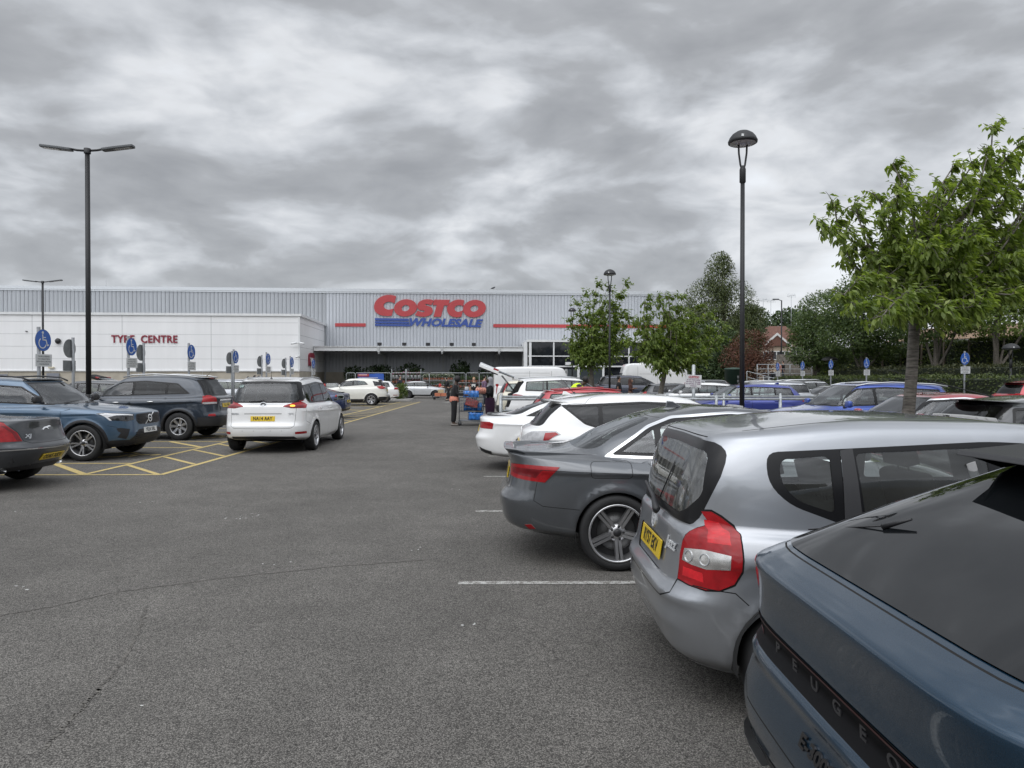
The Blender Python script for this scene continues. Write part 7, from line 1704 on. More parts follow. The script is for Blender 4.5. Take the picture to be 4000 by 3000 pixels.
def limb(m, a, b, r0, r1, sag=.0, n=7, wob=.06):
    """Curved branch from a to b, returned as points."""
    a = np.array(a, float); b = np.array(b, float); L = np.linalg.norm(b - a); side = rv() * L * wob
    pts = []
    for i in range(n):
        t = i / (n - 1); p = a + (b - a) * t + side * math.sin(t * PI) + np.array([0, 0, sag * L * math.sin(t * PI)]); pts.append(p)
    m.tube([Vector(p) for p in pts], [r0 + (r1 - r0) * i / (n - 1) for i in range(n)], 7, False)
    return pts
def limbed_tree(label, group, base, fork, tips, r0, leafmat_, leafL, leafW, per, spread, wind, bark=BARK, card=False, twig=5, trunk_lean=0.):
    """Tree of drawn limbs: each tip gets its own branch from the fork, twigs off it and leaves along the twigs."""
    root = empty('tree', base, 0, label, 'tree', group)
    m = MB(); base = np.array(base, float); fork = np.array(fork, float)
    limb(m, base - [0, 0, .02], fork, r0, r0 * .72, 0, 8, .015)
    top = fork + np.array([.05, 0, .5]); limb(m, fork, top, r0 * .72, r0 * .5, 0, 4)
    lv = Leaves(); wind = np.array(wind, float)
    for tp in tips:
        tp = np.array(tp, float); st = fork + (top - fork) * NPR.rand() * .9
        L = np.linalg.norm(tp - st); pts = limb(m, st, tp, r0 * .30 * min(1, L / 2.2), .008, -.10 if tp[2] > st[2] + .8 else .06, 10, .15)
        for i in range(2, 10):
            t = i / 9
            for _ in range(twig):
                p0 = pts[i]; dr = (pts[i] - pts[i - 1]); dr /= np.linalg.norm(dr)
                d = dr * .5 + rv() * .9 + wind * .35; d /= np.linalg.norm(d); ln = spread * (.35 + .65 * NPR.rand()) * (1.0 - .45 * t)
                p1 = p0 + d * ln
                if not card and NPR.rand() < .5: m.tube([Vector(p0), Vector(p0 * .5 + p1 * .5 + np.array([0, 0, .02])), Vector(p1)], [.006, .004, .002], 4, False)
                for k in range(per):
                    q_ = p0 + (p1 - p0) * (k + .4) / per + rv() * leafL * .25
                    ld = d * .35 + wind * .75 + rv() * .45 + np.array([0, 0, -.35]); nn = np.array([0, 0, 1.]) + rv() * .55
                    (lv.card if card else lv.leaf)(q_, ld, nn, leafL * NPR.uniform(.7, 1.2), leafW * NPR.uniform(.75, 1.2))
    rebase(m.build('trunk', bark), root)
    lv.build('crown', leafmat_, root)
    return root
def blob_tree(label, group, X, Y, blobs, n, leafL, leafW, mat, trunk=(.16, 2.), bark=BARKD, droop=0., name='tree'):
    """Distant tree: leaves through the outer half of several overlapping lobes, denser at the skin, with a limbed trunk inside."""
    root = empty(name, (X, Y, 0), 0, label, 'tree' if name == 'tree' else 'shrub', group)
    lv = Leaves(); m = MB(); vol = np.array([b[3] * b[4] * b[5] for b in blobs]) ** (2 / 3.); vol /= vol.sum()
    zt = max(b[2] for b in blobs)
    for b, w_ in zip(blobs, vol):
        c = np.array(b[:3], float) + [X, Y, 0]; r = np.array(b[3:6], float)
        sub = [rv() for _ in range(14)]
        for _ in range(int(n * w_)):
            d = rv(); s = sub[NPR.randint(14)] if NPR.rand() < .65 else d
            d = d * .42 + s * .75; d /= np.linalg.norm(d)
            p = c + d * r * (NPR.uniform(.45, 1.06) ** .6)
            ld = rv() + d * .6 + np.array([.35, 0, -droop - .2]); lv.card(p, ld, d + rv() * .6 + np.array([0, 0, .5]), leafL * NPR.uniform(.6, 1.3), leafW * NPR.uniform(.7, 1.3))
        if trunk: limb(m, (X, Y, trunk[1] * .8), c, trunk[0] * .5, .02, 0, 6, .08)
    if trunk:
        limb(m, (X, Y, -.02), (X, Y, zt), trunk[0], trunk[0] * .35, 0, 8, .02); rebase(m.build('trunk', bark), root)
    lv.build('crown', mat, root)
    return root
def P3(px, py, Y, dy=0.): v = at(px, py, Y + dy); return (v.x, v.y, v.z)
# young trees along the middle of the right rows
YT = 'young trees between the right rows'
yb = 9.05; fk = at(3580, 1230, yb)
tp = [(3205, 870, -.3), (3260, 800, .3), (3340, 800, .0), (3420, 760, .5), (3490, 640, .1), (3510, 760, -.4), (3620, 790, .6), (3700, 740, .0), (3880, 505, .1), (3800, 640, .5), (3760, 700, -.6), (3960, 610, .4), (4080, 560, .0), (4060, 760, -.5), (4180, 700, .3), (4250, 900, 0),
      (4020, 900, .9), (4150, 1010, -.4), (3300, 1150, -.7), (3360, 1200, -.9), (3450, 1235, -1.1), (3520, 1220, -.5), (3700, 1210, -.9), (3830, 1190, -1.0), (3960, 1150, -.7), (4100, 1150, .3), (3640, 960, -.8), (3480, 940, .2), (3820, 930, -.9), (3900, 1020, .9), (3600, 1060, 1.0), (3420, 1000, -.2), (3740, 840, .8), (3920, 760, -.3),
      (3570, 880, .3), (3680, 900, -.4), (3560, 1000, -.3), (3760, 1040, -.6), (3680, 1120, .6), (3860, 860, .3), (3980, 1000, -.5), (3800, 780, .2), (3450, 860, -.3), (3520, 1120, -.4), (3900, 900, .2), (4060, 1060, -.2), (4020, 680, .2), (3940, 720, .5), (4110, 640, -.3), (4140, 820, .1), (3860, 610, -.2), (4000, 820, -.2), (3990, 560, -.2), (3720, 660, .2), (4180, 950, .3)]
limbed_tree('leafy young tree with windblown drooping leaves, largest and nearest of the car park trees', YT, (gx(3508, 9.05), yb, 0), tuple(fk), [P3(a, b, yb, c) for a, b, c in tp], .090, LEAF1, .104, .044, 9, .42, (.55, .1, -.1), BARKC, twig=7)
yb = 24.2; fk = at(2598, 1450, yb)
tp = [(2455, 1330, 0), (2480, 1270, .5), (2520, 1170, -.3), (2570, 1165, .3), (2610, 1160, 0), (2660, 1165, -.5), (2720, 1195, .4), (2760, 1220, -.4), (2770, 1290, .3), (2825, 1275, 0), (2800, 1330, -.6), (2740, 1370, -.8), (2690, 1400, -.9), (2520, 1390, -.5), (2480, 1380, .3), (2560, 1300, -.9), (2640, 1280, -.9), (2690, 1290, .8), (2600, 1230, .6), (2570, 1410, -.8), (2640, 1370, .9), (2640, 1215, -.2), (2700, 1240, .1), (2530, 1240, .2), (2600, 1340, -.2), (2660, 1330, .1)]
limbed_tree('small green tree with leaning trunk left of the car park notice', YT, (gx(2562, yb), yb, 0), tuple(fk), [P3(a, b, yb, c) for a, b, c in tp], .11, LEAF2, .15, .070, 12, .68, (.5, 0, -.15), card=False, twig=5)
yb = 43.; fk = at(2308, 1430, yb)
tp = [(2225, 1250, 0), (2230, 1330, .7), (2260, 1190, -.5), (2290, 1150, .4), (2330, 1115, 0), (2370, 1130, .5), (2410, 1150, -.4), (2440, 1110, .2), (2430, 1220, .5), (2450, 1240, -.4), (2400, 1290, -.8), (2440, 1330, .4), (2380, 1370, -.9), (2260, 1400, -.6), (2240, 1370, .5), (2320, 1280, -1.), (2350, 1210, .8), (2300, 1340, 1.), (2340, 1390, -.9), (2290, 1240, -.2), (2370, 1300, .2), (2330, 1340, -.4), (2270, 1290, .3), (2400, 1200, .1)]
limbed_tree('green tree in front of the glass entrance beside the second domed lamp', YT, (gx(2312, yb), yb, 0), tuple(fk), [P3(a, b, yb, c) for a, b, c in tp], .19, LEAF2, .21, .10, 12, 1.25, (.4, 0, -.15), card=True, twig=8)
# trees along the boundary
BT = 'trees along the right boundary'
def bt(label, px, Y, blobs, n, L, W, mat, trunk, droop=0., name='tree', bark=BARKD):
    """blobs in picture terms: (px, py, depth offset, radius x, radius y, radius z) with radii in metres."""
    X = gx(px, Y); bl = []
    for (a, b, dy, rx, ry, rz) in blobs: v = at(a, b, Y + dy); bl.append((v.x - X, dy, v.z, rx, ry, rz))
    return blob_tree(label, BT, X, Y, bl, n, L, W, mat, trunk, bark, droop, name)
bt('tall drooping birch behind the ramp, highest of the far trees', 2822, 72, [(2810, 1080, 0, 1.6, 1.6, 2.6), (2760, 1180, 0, 2.4, 2.2, 2.6), (2870, 1200, 1, 2.4, 2.2, 3.0), (2800, 1290, 0, 3.4, 3., 3.2), (2700, 1280, 1, 2.0, 2, 2.6), (2920, 1260, 0, 1.8, 1.8, 2.2), (2850, 1380, -1, 3, 2.6, 2.4), (2825, 1035, 0, .8, .8, 1.4)], 34000, .27, .09, LEAFB, (.2, 5.), .9, bark=BARK)
bt('dark bushy tree behind the birch', 2940, 78, [(2930, 1300, 0, 1.9, 2., 2.2), (2890, 1330, 0, 2.4, 2.5, 2.6), (2950, 1245, 0, 1.5, 1.8, 1.4)], 8000, .28, .15, LEAFD, (.2, 3.))
bt('dark evergreen mass beside the entrance block', 2740, 68, [(2720, 1420, 0, 3., 2.5, 2.6), (2780, 1380, 0, 3., 2.5, 3.), (2690, 1360, 1, 2., 2., 2.6), (2800, 1460, -1, 2.6, 2., 1.8), (2850, 1450, 0, 2.2, 2., 2.)], 14000, .28, .15, LEAFD, (.2, 2.))
bt('copper brown shrub beside the wooden fence', 2960, 64, [(2935, 1360, 0, 1.9, 2., 1.7), (2890, 1400, 0, 1.9, 1.8, 1.5), (2975, 1385, .5, 1.1, 1.3, 1.5), (2940, 1430, -.4, 2.0, 2., 1.2)], 9000, .17, .08, LEAFR, (.10, .5))
for a in (('broad dark tree over the wooden fence', 3190, 56., [(3190, 1300, 0, 2.1, 2.5, 1.8), (3155, 1365, 0, 1.6, 2., 1.4), (3240, 1220, 0, 2.6, 2.4, 1.8), (3280, 1320, -.5, 2.8, 2.4, 2.), (3210, 1390, 0, 2.2, 2., 1.1)], 9000), ('tall dark tree second from the left along the hedge', 3370, 51., [(3330, 1200, 0, 2.4, 2.4, 1.7), (3400, 1130, 0, 2.4, 2.2, 1.6), (3420, 1260, -.5, 2.8, 2.4, 2.), (3330, 1320, 0, 2.4, 2.2, 1.4), (3460, 1340, 0, 2.2, 2., 1.2)], 9500),
          ('dark tree with trunk behind the fourth blue sign', 3660, 44., [(3560, 1150, 0, 2., 2., 1.7), (3660, 1100, 0, 2.4, 2.2, 2.), (3760, 1180, 0, 2.2, 2., 1.8), (3640, 1260, 0, 2.6, 2.2, 1.2)], 8000), ('dark tree with pale trunk at the right edge', 3905, 40., [(3850, 1120, 0, 2., 2., 1.8), (3950, 1080, 0, 2.4, 2.2, 2.), (4060, 1150, 0, 2.4, 2.2, 2.), (3930, 1240, 0, 2.6, 2.2, 1.2)], 8000)):
    bt(a[0], a[1], a[2], a[3], int(a[4] * 1.9), .19, .105, LEAF2 if 'pale' in a[0] else leafmat('mid_green_leaves', (.034, .062, .020), (.10, .145, .042), (.16, .21, .07), .25), (.19, 2.6), bark=BARK)
bt('distant row of low trees beyond the houses', 3090, 125, [(3060, 1262, 0, 4, 3, 2), (3110, 1255, 3, 5, 3, 2.4), (3150, 1262, 0, 4, 3, 2)], 2500, .6, .4, LEAFD, (.2, 3.))
def wood(name, label, pts, h, n, L, mat):
    """Belt of trees too far or too many to tell apart."""
    lv = Leaves(); k = len(pts) - 1
    for _ in range(n):
        i = NPR.randint(k); t = NPR.rand(); a, b = np.array(pts[i]), np.array(pts[i + 1]); c = a + (b - a) * t
        top = h * (.72 + .28 * math.sin(c[0] * .31 + 1.3 * math.sin(c[0] * .13)) * math.cos(c[0] * .07 + c[1] * .05))
        z = top * NPR.rand() ** .7; lv.card(np.array([c[0] + NPR.normal() * 1.2, c[1] + NPR.normal() * 1.2, z]), rv() + [.2, 0, -.2], rv() + [0, 0, .6], L * NPR.uniform(.6, 1.3), L * .6)
    return tag(lv.build(name, mat, None), label, None, None, 'stuff')
wood('far_wood', 'dark belt of trees beyond the houses', [(20, 150), (80, 150), (150, 120), (170, 60)], 5.2, 7000, 1.3, LEAFD)
wood('street_trees', 'belt of trees behind the photographer', [(-90, -34), (-40, -40), (0, -38), (40, -40), (90, -30)], 9.5, 9000, 1.5, LEAFD)
# hedges and the ivy fence
def hedge(name, label, x0, y0, x1, y1, w, z0, z1, n, L, mat, cat='hedge'):
    """Clipped hedge between two ground points: leaves over an uneven core."""
    a = np.array([x0, y0]); b = np.array([x1, y1]); ln = np.linalg.norm(b - a); ex = (b - a) / ln; en = np.array([-ex[1], ex[0]])
    root = empty(name, (x0, y0, 0), 0, label, cat); k = MB(); seg = int(ln / 1.2) + 1
    c = []
    for i in range(seg + 1):
        p = a + (b - a) * i / seg; j = .04
        for s_, z in ((-1, z0), (-1, z1 - .12), (-.7, z1 - .05), (.7, z1 - .05), (1, z1 - .12), (1, z0)):
            qx = p + en * (s_ * (w / 2 - .06) + NPR.normal() * j); c.append((qx[0], qx[1], z + (NPR.normal() * j if z > z0 + .1 else 0)))
    k.add(c, [(i * 6 + j, i * 6 + 6 + j, i * 6 + 7 + j, i * 6 + 1 + j) for i in range(seg) for j in range(5)] + [tuple(range(6)), tuple(range(seg * 6, seg * 6 + 6))])
    rebase(k.build('hedge_core', pbr('hedge_core', (.012, .018, .007), .95)), root)
    lv = Leaves()
    for _ in range(n):
        t = NPR.rand() * ln; f = NPR.rand()
        if f < .55: s_ = w / 2 if f < .46 else -w / 2; z = z0 + (z1 - z0) * NPR.rand(); nn = en * (1 if s_ > 0 else -1); nrm = np.array([nn[0], nn[1], .3])
        else: s_ = NPR.uniform(-w / 2, w / 2); z = z1 + NPR.normal() * .04; nrm = np.array([0, 0, 1.])
        bulge = .06 * math.sin(t * 1.7 + z * 2) + NPR.normal() * .035
        p = np.array([*(a + ex * t + en * s_), z]) + nrm * bulge
        lv.card(p, rv() + nrm * .7, nrm + rv() * .7, L * NPR.uniform(.6, 1.3), L * .55)
    lv.build('hedge_leaves', mat, root); return root
hedge('hedge', 'low clipped hedge along the far side of the right aisle', 22.9, 20., 22.9, 58.5, 1.5, 0, 1.70, 16000, .12, LEAFH)
hedge('hedge', 'taller dull green hedge behind the low clipped hedge', 25.6, 22., 25.6, 53., 1.6, 0, 2.28, 12000, .13, leafmat('dull_hedge_leaves', (.026, .034, .012), (.062, .070, .026), (.10, .10, .04), .1))
ivy = hedge('ivy_fence', 'boundary fence covered with yellow green ivy', 30., 22., 30., 67., .7, 0, 4.0, 28000, .20, LEAFI, 'fence')
for i in range(14): m = MB(); m.box((29.55, 24 + i * 2.6, 2.05), (.10, .12, 4.1)); rebase(m.build('fence_post', pbr('fence_board', (.16, .13, .10), .85)), ivy)
# kerb island and shrub at the end of the left bays
m = MB(); m.prism(rounded([(-9.2, 50.9), (-7.0, 50.9), (-6.9, 53.), (-9.2, 53.)], .5), 0, .13); tag(m.build('kerb_island', pbr('kerb_concrete', (.36, .35, .33), .85, var=.15)), kind='structure')
blob_tree('small clipped shrub on the kerb island beside the white hatchback', None, -7.9, 52.2, [(0, 0, .62, .55, .55, .55), (.1, 0, .95, .42, .42, .32)], 1500, .14, .07, leafmat('shrub_leaves', (.04, .07, .012), (.11, .15, .03), (.17, .19, .05), .2), (.05, .3), name='shrub')
# ------------------------------------------------------------------ plant display under the canopy
def pots(px0, px1, py, y, n, potmat, leafm, flower, label, cat='potted plant', h=.42):
    x0, x1 = blx(px0, y), blx(px1, y)
    for i in range(n):
        x = x0 + (x1 - x0) * (i + .5) / n; b = BM @ Vector((x, y, blz(px0, py, y)))
        o = empty('potted_plant', b, 0, label, cat, label.split(' on ')[0] + ' in the display')
        m = MB(); m.lathe([(.0, 0), (.11, 0), (.15, .24), (.135, .24), (.13, .2), (.0, .2)], 12); m.build('pot', potmat, o)
        lv = Leaves()
        for _ in range(70):
            d = rv(); d[2] = abs(d[2]); lv.card(d * np.array([.10, .10, .1]) + [0, 0, .22], d + [0, 0, .5], rv(), h * NPR.uniform(.4, .9), .07)
        me = lv.build('leaves', leafm, None); me.parent = o
        if flower:
            f = Leaves()
            for _ in range(36):
                d = rv(); d[2] = abs(d[2]) * 1.2; f.card(d * np.array([.22, .22, h * .55]) + [0, 0, .26], rv(), rv() + [0, -.8, .6], .09, .09)
            me = f.build('flowers', flower, None); me.parent = o
TERRA = pbr('terracotta', (.30, .10, .05), .8); PALEP = pbr('pale_pot', (.45, .46, .45), .6); PINK = leafmat('pink_flowers', (.30, .06, .16), (.55, .20, .36), None, .2); WHF = leafmat('white_flowers', (.5, .5, .44), (.75, .75, .68), None, .2)
LP = leafmat('pot_leaves', (.02, .045, .015), (.07, .12, .03), None, .2)
def rack(a, b, shelves, top, label):
    y = 4.0; o = empty('plant_trolley', BM @ Vector((blx(a, y), y, 0)), TH, label, 'plant trolley', 'plant trolleys under the canopy'); w_ = blx(b, y) - blx(a, y)
    for x in (0, w_):
        for yy in (0, .55):
            m = MB(); m.box((x, yy, top / 2), (.04, .04, top)); m.build('upright', GALV, o)
    for z in shelves: m = MB(); m.box((w_ / 2, .27, z), (w_ + .04, .58, .04)); m.build('shelf', GALV, o)
for k, (a, b, c) in enumerate(((1530, 1584, 'left plant trolley with two tiers of pink flowers'), (1588, 1644, 'right plant trolley with two tiers of pink flowers'))):
    rack(a, b, (.35, 1.0, 1.66), 2.55, c)
    pots(a, b, 1475, 4.2, 4, PALEP, LP, PINK, 'pink flowering plant in pale pot on the upper shelf of a plant trolley')
    pots(a, b, 1497, 4.2, 4, TERRA, LP, PINK, 'pink flowering plant in terracotta pot on the middle shelf of a plant trolley')
for k, (a, b, c) in enumerate(((1652, 1770, 'long plant bench with white flowers in terracotta pots'), (1775, 1905, 'plant bench with leafy pots behind the shoppers'))):
    rack(a, b, (.35, 1.05, 1.45) if k == 0 else (.4, 1.2), 1.9, c)
    pots(a, b, 1485 if k == 0 else 1494, 4.2, 10, TERRA, LP, WHF if k == 0 else None, ('white flowering plant in terracotta pot on the long plant bench' if k == 0 else 'leafy plant in terracotta pot on the right plant bench'), h=.5)
    pots(a, b, 1515, 4.2, 8, TERRA, LP, PINK if k else None, 'plant in terracotta pot on the lower shelf of %s plant bench' % ('the long' if k == 0 else 'the right'), h=.4)
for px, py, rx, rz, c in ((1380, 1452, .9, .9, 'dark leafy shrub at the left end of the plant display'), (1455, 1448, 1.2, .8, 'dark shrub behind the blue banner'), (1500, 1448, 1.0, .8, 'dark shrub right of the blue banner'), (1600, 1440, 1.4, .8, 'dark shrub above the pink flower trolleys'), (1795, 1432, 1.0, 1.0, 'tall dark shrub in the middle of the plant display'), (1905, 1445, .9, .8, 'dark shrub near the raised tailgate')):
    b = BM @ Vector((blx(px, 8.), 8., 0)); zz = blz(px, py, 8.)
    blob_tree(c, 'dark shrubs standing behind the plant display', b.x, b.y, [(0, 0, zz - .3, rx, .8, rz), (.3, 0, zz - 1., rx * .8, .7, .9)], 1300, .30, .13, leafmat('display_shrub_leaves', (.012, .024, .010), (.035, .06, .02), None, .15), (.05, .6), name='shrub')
# ------------------------------------------------------------------ painted markings
def paintmat(name, col, wear):
    m, nt, out = new_mat(name); p = nd(nt, 'ShaderNodeBsdfPrincipled'); p.inputs['Roughness'].default_value = .8
    tc = nd(nt, 'ShaderNodeTexCoord'); n = nd(nt, 'ShaderNodeTexNoise', Scale=14., Detail=8., Roughness=.75); nt.links.new(tc.outputs['Object'], n.inputs['Vector'])
    v = nd(nt, 'ShaderNodeTexVoronoi', Scale=95.); nt.links.new(tc.outputs['Object'], v.inputs['Vector'])
    a = nd(nt, 'ShaderNodeMath', operation='MULTIPLY_ADD'); nt.links.new(v.outputs['Distance'], a.inputs[0]); a.inputs[1].default_value = .35; nt.links.new(n.outputs['Fac'], a.inputs[2])
    r = nd(nt, 'ShaderNodeMapRange'); nt.links.new(a.outputs[0], r.inputs['Value']); r.inputs['From Min'].default_value = wear; r.inputs['From Max'].default_value = wear + .16
    mx = nd(nt, 'ShaderNodeMix', data_type='RGBA'); nt.links.new(r.outputs[0], mx.inputs[0]); mx.inputs[6].default_value = c4(col); mx.inputs[7].default_value = (.14, .13, .115, 1)
    nt.links.new(mx.outputs[2], p.inputs['Base Color']); b = nd(nt, 'ShaderNodeBump', Strength=.4, Distance=.004); nt.links.new(v.outputs['Distance'], b.inputs['Height']); nt.links.new(b.outputs[0], p.inputs['Normal'])
    nt.links.new(p.outputs[0], out.inputs[0]); return m
YEL = paintmat('yellow_road_paint', (.52, .40, .155), .72); WHT = paintmat('white_road_paint', (.46, .455, .43), .60); SEAL = paintmat('bitumen_joint', (.055, .052, .048), .56)
class Flat:
    def __init__(s): s.m = MB()
    def line(s, pts, w, z=.004):
        pts = [np.array(p, float) for p in pts]
        for i in range(len(pts) - 1):
            d = pts[i + 1] - pts[i]; l = np.linalg.norm(d)
            if l < 1e-6: continue
            d /= l; e = np.array([-d[1], d[0]]) * w / 2; a = pts[i]; b = pts[i + 1]
            if i: a = a - d * w * .25
            s.m.add([(*(a - e), z), (*(b - e), z), (*(b + e), z), (*(a + e), z)], [(0, 1, 2, 3)])
        return s
    def done(s, name, mat): return tag(s.m.build(name, mat), kind='structure')
XO, XI = -6.05, -7.40; Y0, Y1 = 12.33, 49.2
f = Flat(); f.line([(XO, Y0), (XO, Y1)], .105); f.done('yellow_line', YEL)
f = Flat(); f.line([(XI, Y0 + .06), (XI, Y1)], .10, .0048); f.done('yellow_line', YEL)
f = Flat(); y = Y0
while y < Y1 - 1.4: f.line([(XI + .06, y + 1.36), (XO - .06, y + .04)], .095, .0044); y += 1.44 if y < 24 else 1.18
f.done('yellow_hatching', YEL)
f = Flat()
for k in range(8):
    ya, yb = 12.33 + 4.78 * k, 13.97 + 4.78 * k
    f.line([(XI - 5.1, ya), (XO if k == 0 else XI - .06, ya)], .095, .0052); f.line([(XI - 5.1, yb), (XI - .06, yb)], .095, .0052)
    for j in range(3): f.line([(XI - 1.5 - 1.7 * j, yb - .06), (XI - .02 - 1.7 * j, ya + .06)], .13, .0056)
f.done('yellow_bay_lines', YEL)
def wheelchair(M, w, z0, name, mat, parent, h=.006):
    """The seated figure and wheel, drawn about 1 unit high."""
    m = MB()
    def st(pts, ww):
        for i in range(len(pts) - 1):
            a, b = np.array(pts[i]), np.array(pts[i + 1]); d = (b - a) / np.linalg.norm(b - a); e = np.array([-d[1], d[0]]) * ww / 2; a = a - d * ww * .3; b = b + d * ww * .3
            m.prism([tuple(a - e), tuple(b - e), tuple(b + e), tuple(a + e)], z0 + .0004 * i, z0 + h + .0004 * i, M)
    m.prism([(-.04 + .075 * math.cos(a), .42 + .075 * math.sin(a)) for a in np.linspace(0, 2 * PI, 13)[:-1]], z0, z0 + h, M)
    st([(-.05, .30), (-.03, .02)], w * 1.15); st([(-.03, .02), (.20, .02), (.30, -.28), (.40, -.24)], w); st([(-.04, .16), (.17, .16)], w * .8)
    st([(-.05 + .27 * math.cos(a) - .02, -.16 + .27 * math.sin(a)) for a in np.linspace(R(125), R(340), 14)], w * .9)
    return m.build(name, mat, parent)
for k in range(3): tag(wheelchair(Matrix.Translation((XI - .95, 15.45 + 4.78 * k, .004)) @ Matrix.Rotation(-PI / 2, 4, 'Z') @ Matrix.Scale(1.5, 4), .07, 0, 'bay_symbol', YEL, None, .001), kind='structure')
f = Flat()
for k in range(12): f.line([(-.40, 2.68 + 3.13 * k), (4.6, 2.68 + 3.13 * k)], .085)
for k in range(12): f.line([(5.9, 2.68 + 3.13 * k), (10.5, 2.68 + 3.13 * k)], .085)
f.done('white_bay_lines', WHT)
f = Flat()
for k in range(6): f.line([(gx(1576 + 50.5 * k, 51), 51), (gx(1576 + 50.5 * k + 38, 51), 51)], .16)
f.line([(gx(1742, 48.5), 48.), (gx(1758, 48.5), 49.2)], .3); f.done('give_way_dashes', WHT)
f = Flat()
def gp(px, py): Y = 4675 / (py - 1475.); return (gx(px, Y), Y)
def wob(pts, n=10, a=.015):
    o = []
    for i in range(len(pts) - 1):
        for t in np.linspace(0, 1, n + 1)[:-1]: o.append((pts[i][0] + (pts[i + 1][0] - pts[i][0]) * t + NPR.normal() * a, pts[i][1] + (pts[i + 1][1] - pts[i][1]) * t + NPR.normal() * a))
    return o + [pts[-1]]
f.line(wob([gp(-60, 2415), gp(200, 2370), gp(460, 2312), gp(900, 2255), gp(1300, 2215), gp(1700, 2185)], 18, .008), .012, .0032)
f.line(wob([gp(575, 2370), gp(545, 2460), gp(470, 2600), gp(380, 2700), gp(290, 2790), gp(170, 2930)], 14, .010), .020, .0028)
f.line(wob([gp(425, 2180), gp(460, 2240), gp(468, 2300), gp(455, 2370)], 8, .010), .012, .0026)
f.done('road_seams', SEAL)
f = Flat()
for (px, py, n) in ((920, 2028, 9), (955, 2014, 6), (1085, 2200, 3), (560, 1958, 2), (1650, 2145, 4), (1840, 2452, 3), (1770, 1912, 2), (80, 1998, 2), (30, 2300, 3), (620, 2762, 1)):
    c = gp(px, py)
    for _ in range(n):
        a = NPR.rand() * PI; l = NPR.uniform(.008, .03); p = (c[0] + NPR.normal() * .09, c[1] + NPR.normal() * .05); f.line([p, (p[0] + l * math.cos(a), p[1] + l * math.sin(a))], NPR.uniform(.006, .018), .0022)
f.done('paint_splashes', pbr('pale_splash', (.55, .55, .53), .8))
# ------------------------------------------------------------------ lamp posts
DOME = 'domed lamp posts between the right rows'
LENS = pbr('lamp_lens', (.45, .46, .47), .3, coat=.5)
def domed_lamp(label, X, Y, h, group=DOME, rad=.31, coll=True):
    o = empty('lamp_post', (X, Y, 0), 0, label, 'lamp post', group); m = MB()
    m.tube([(0, 0, 0), (0, 0, h - 1.05)], [.056, .046], 14); m.build('post', POLE, o)
    m = MB(); m.lathe([(.115, 0), (.115, .95), (.085, 1.02), (.066, 1.05)], 16); m.build('post_base', POLE, o)
    m = MB(); m.lathe([(.05, h - 1.1), (.068, h - 1.08), (.068, h - .80), (.045, h - .72)], 14); m.build('collar', POLE, o)
    for s in (1, -1):
        m = MB(); m.tube([(0, 0, h - .85), (s * .05, 0, h - .70), (s * .085, 0, h - .45), (s * .095, 0, h - .18)], .022, 8); m.build('arm', POLE, o)
    k = rad; m = MB(); m.lathe([(k * .92, h - .235), (k, h - .22), (k * 1.02, h - .18), (k * .97, h - .15), (k * .90, h - .10), (k * .72, h - .03), (k * .42, h + .03), (.05, h + .055), (.0, h + .06)], 28); m.build('dome', POLE, o)
    m = MB(); m.lathe([(k * .90, h - .23), (k * .62, h - .26), (.0, h - .27)], 24); m.build('lamp_lens', LENS, o)
    m = MB(); m.box((-.10, -k * .93, h - .14), (.05, .03, .05)); m.build('light_sensor', WFRM, o); return o
domed_lamp('tall black domed lamp post, nearest, in front of the violet blue hatchback', 5.19, 15.5, 7.08)
domed_lamp('black domed lamp post in front of the tree by the entrance', 5.2, 35.6, 7.12)
domed_lamp('farthest black domed lamp post, partly behind the tree', 5.2, 56., 7.2)
LOWG = 'low domed lamps by the hedge'
domed_lamp('low domed lamp behind the hedge near the wooden fence', gx(3245, 52), 52., 3.2, LOWG, .58)
domed_lamp('low domed lamp behind the hedge at the right edge', gx(3958, 33), 33., 3.26, LOWG, .36)
def twin_lamp(label, X, Y, h):
    o = empty('lamp_post', (X, Y, 0), 0, label, 'lamp post', 'twin headed lamp posts on the left'); m = MB()
    m.tube([(0, 0, 0), (0, 0, h)], [.076, .066], 14); m.build('post', POLE, o)
    m = MB(); m.lathe([(.13, 0), (.13, 1.1), (.095, 1.2)], 14); m.build('post_base', POLE, o); m = MB(); m.lathe([(.095, h - .12), (.095, h + .03), (.0, h + .05)], 14); m.build('collar', POLE, o)
    for s in (1, -1):
        m = MB(); m.tube([(0, 0, h - .04), (s * .30, 0, h - .02), (s * .52, 0, h + .02)], .035, 8); m.build('arm', POLE, o)
        Mx = Matrix.Translation((s * .45, 0, h - .02)) @ Matrix.Rotation(-s * R(7), 4, 'Y'); m = MB()
        m.prism(rounded([(0, -.11), (s * .35, -.13), (s * .95, -.12), (s * .95, .12), (s * .35, .13), (0, .11)], .06), -.03, .045, Mx); hd = m.build('lamp_head', pbr('grey_lamp_head', (.10, .105, .11), .4, metal=.3), o, bevel=.015)
        m = MB(); m.box((s * .62, 0, -.036), (.5, .17, .012), Mx); m.build('lamp_lens', LENS, hd)
    return o
twin_lamp('tall twin headed lamp post behind the slate blue SUV', -12.6, 21.3, 8.55)
twin_lamp('smaller looking, farther twin headed lamp post at the far left', -33.1, 50.5, 8.55)
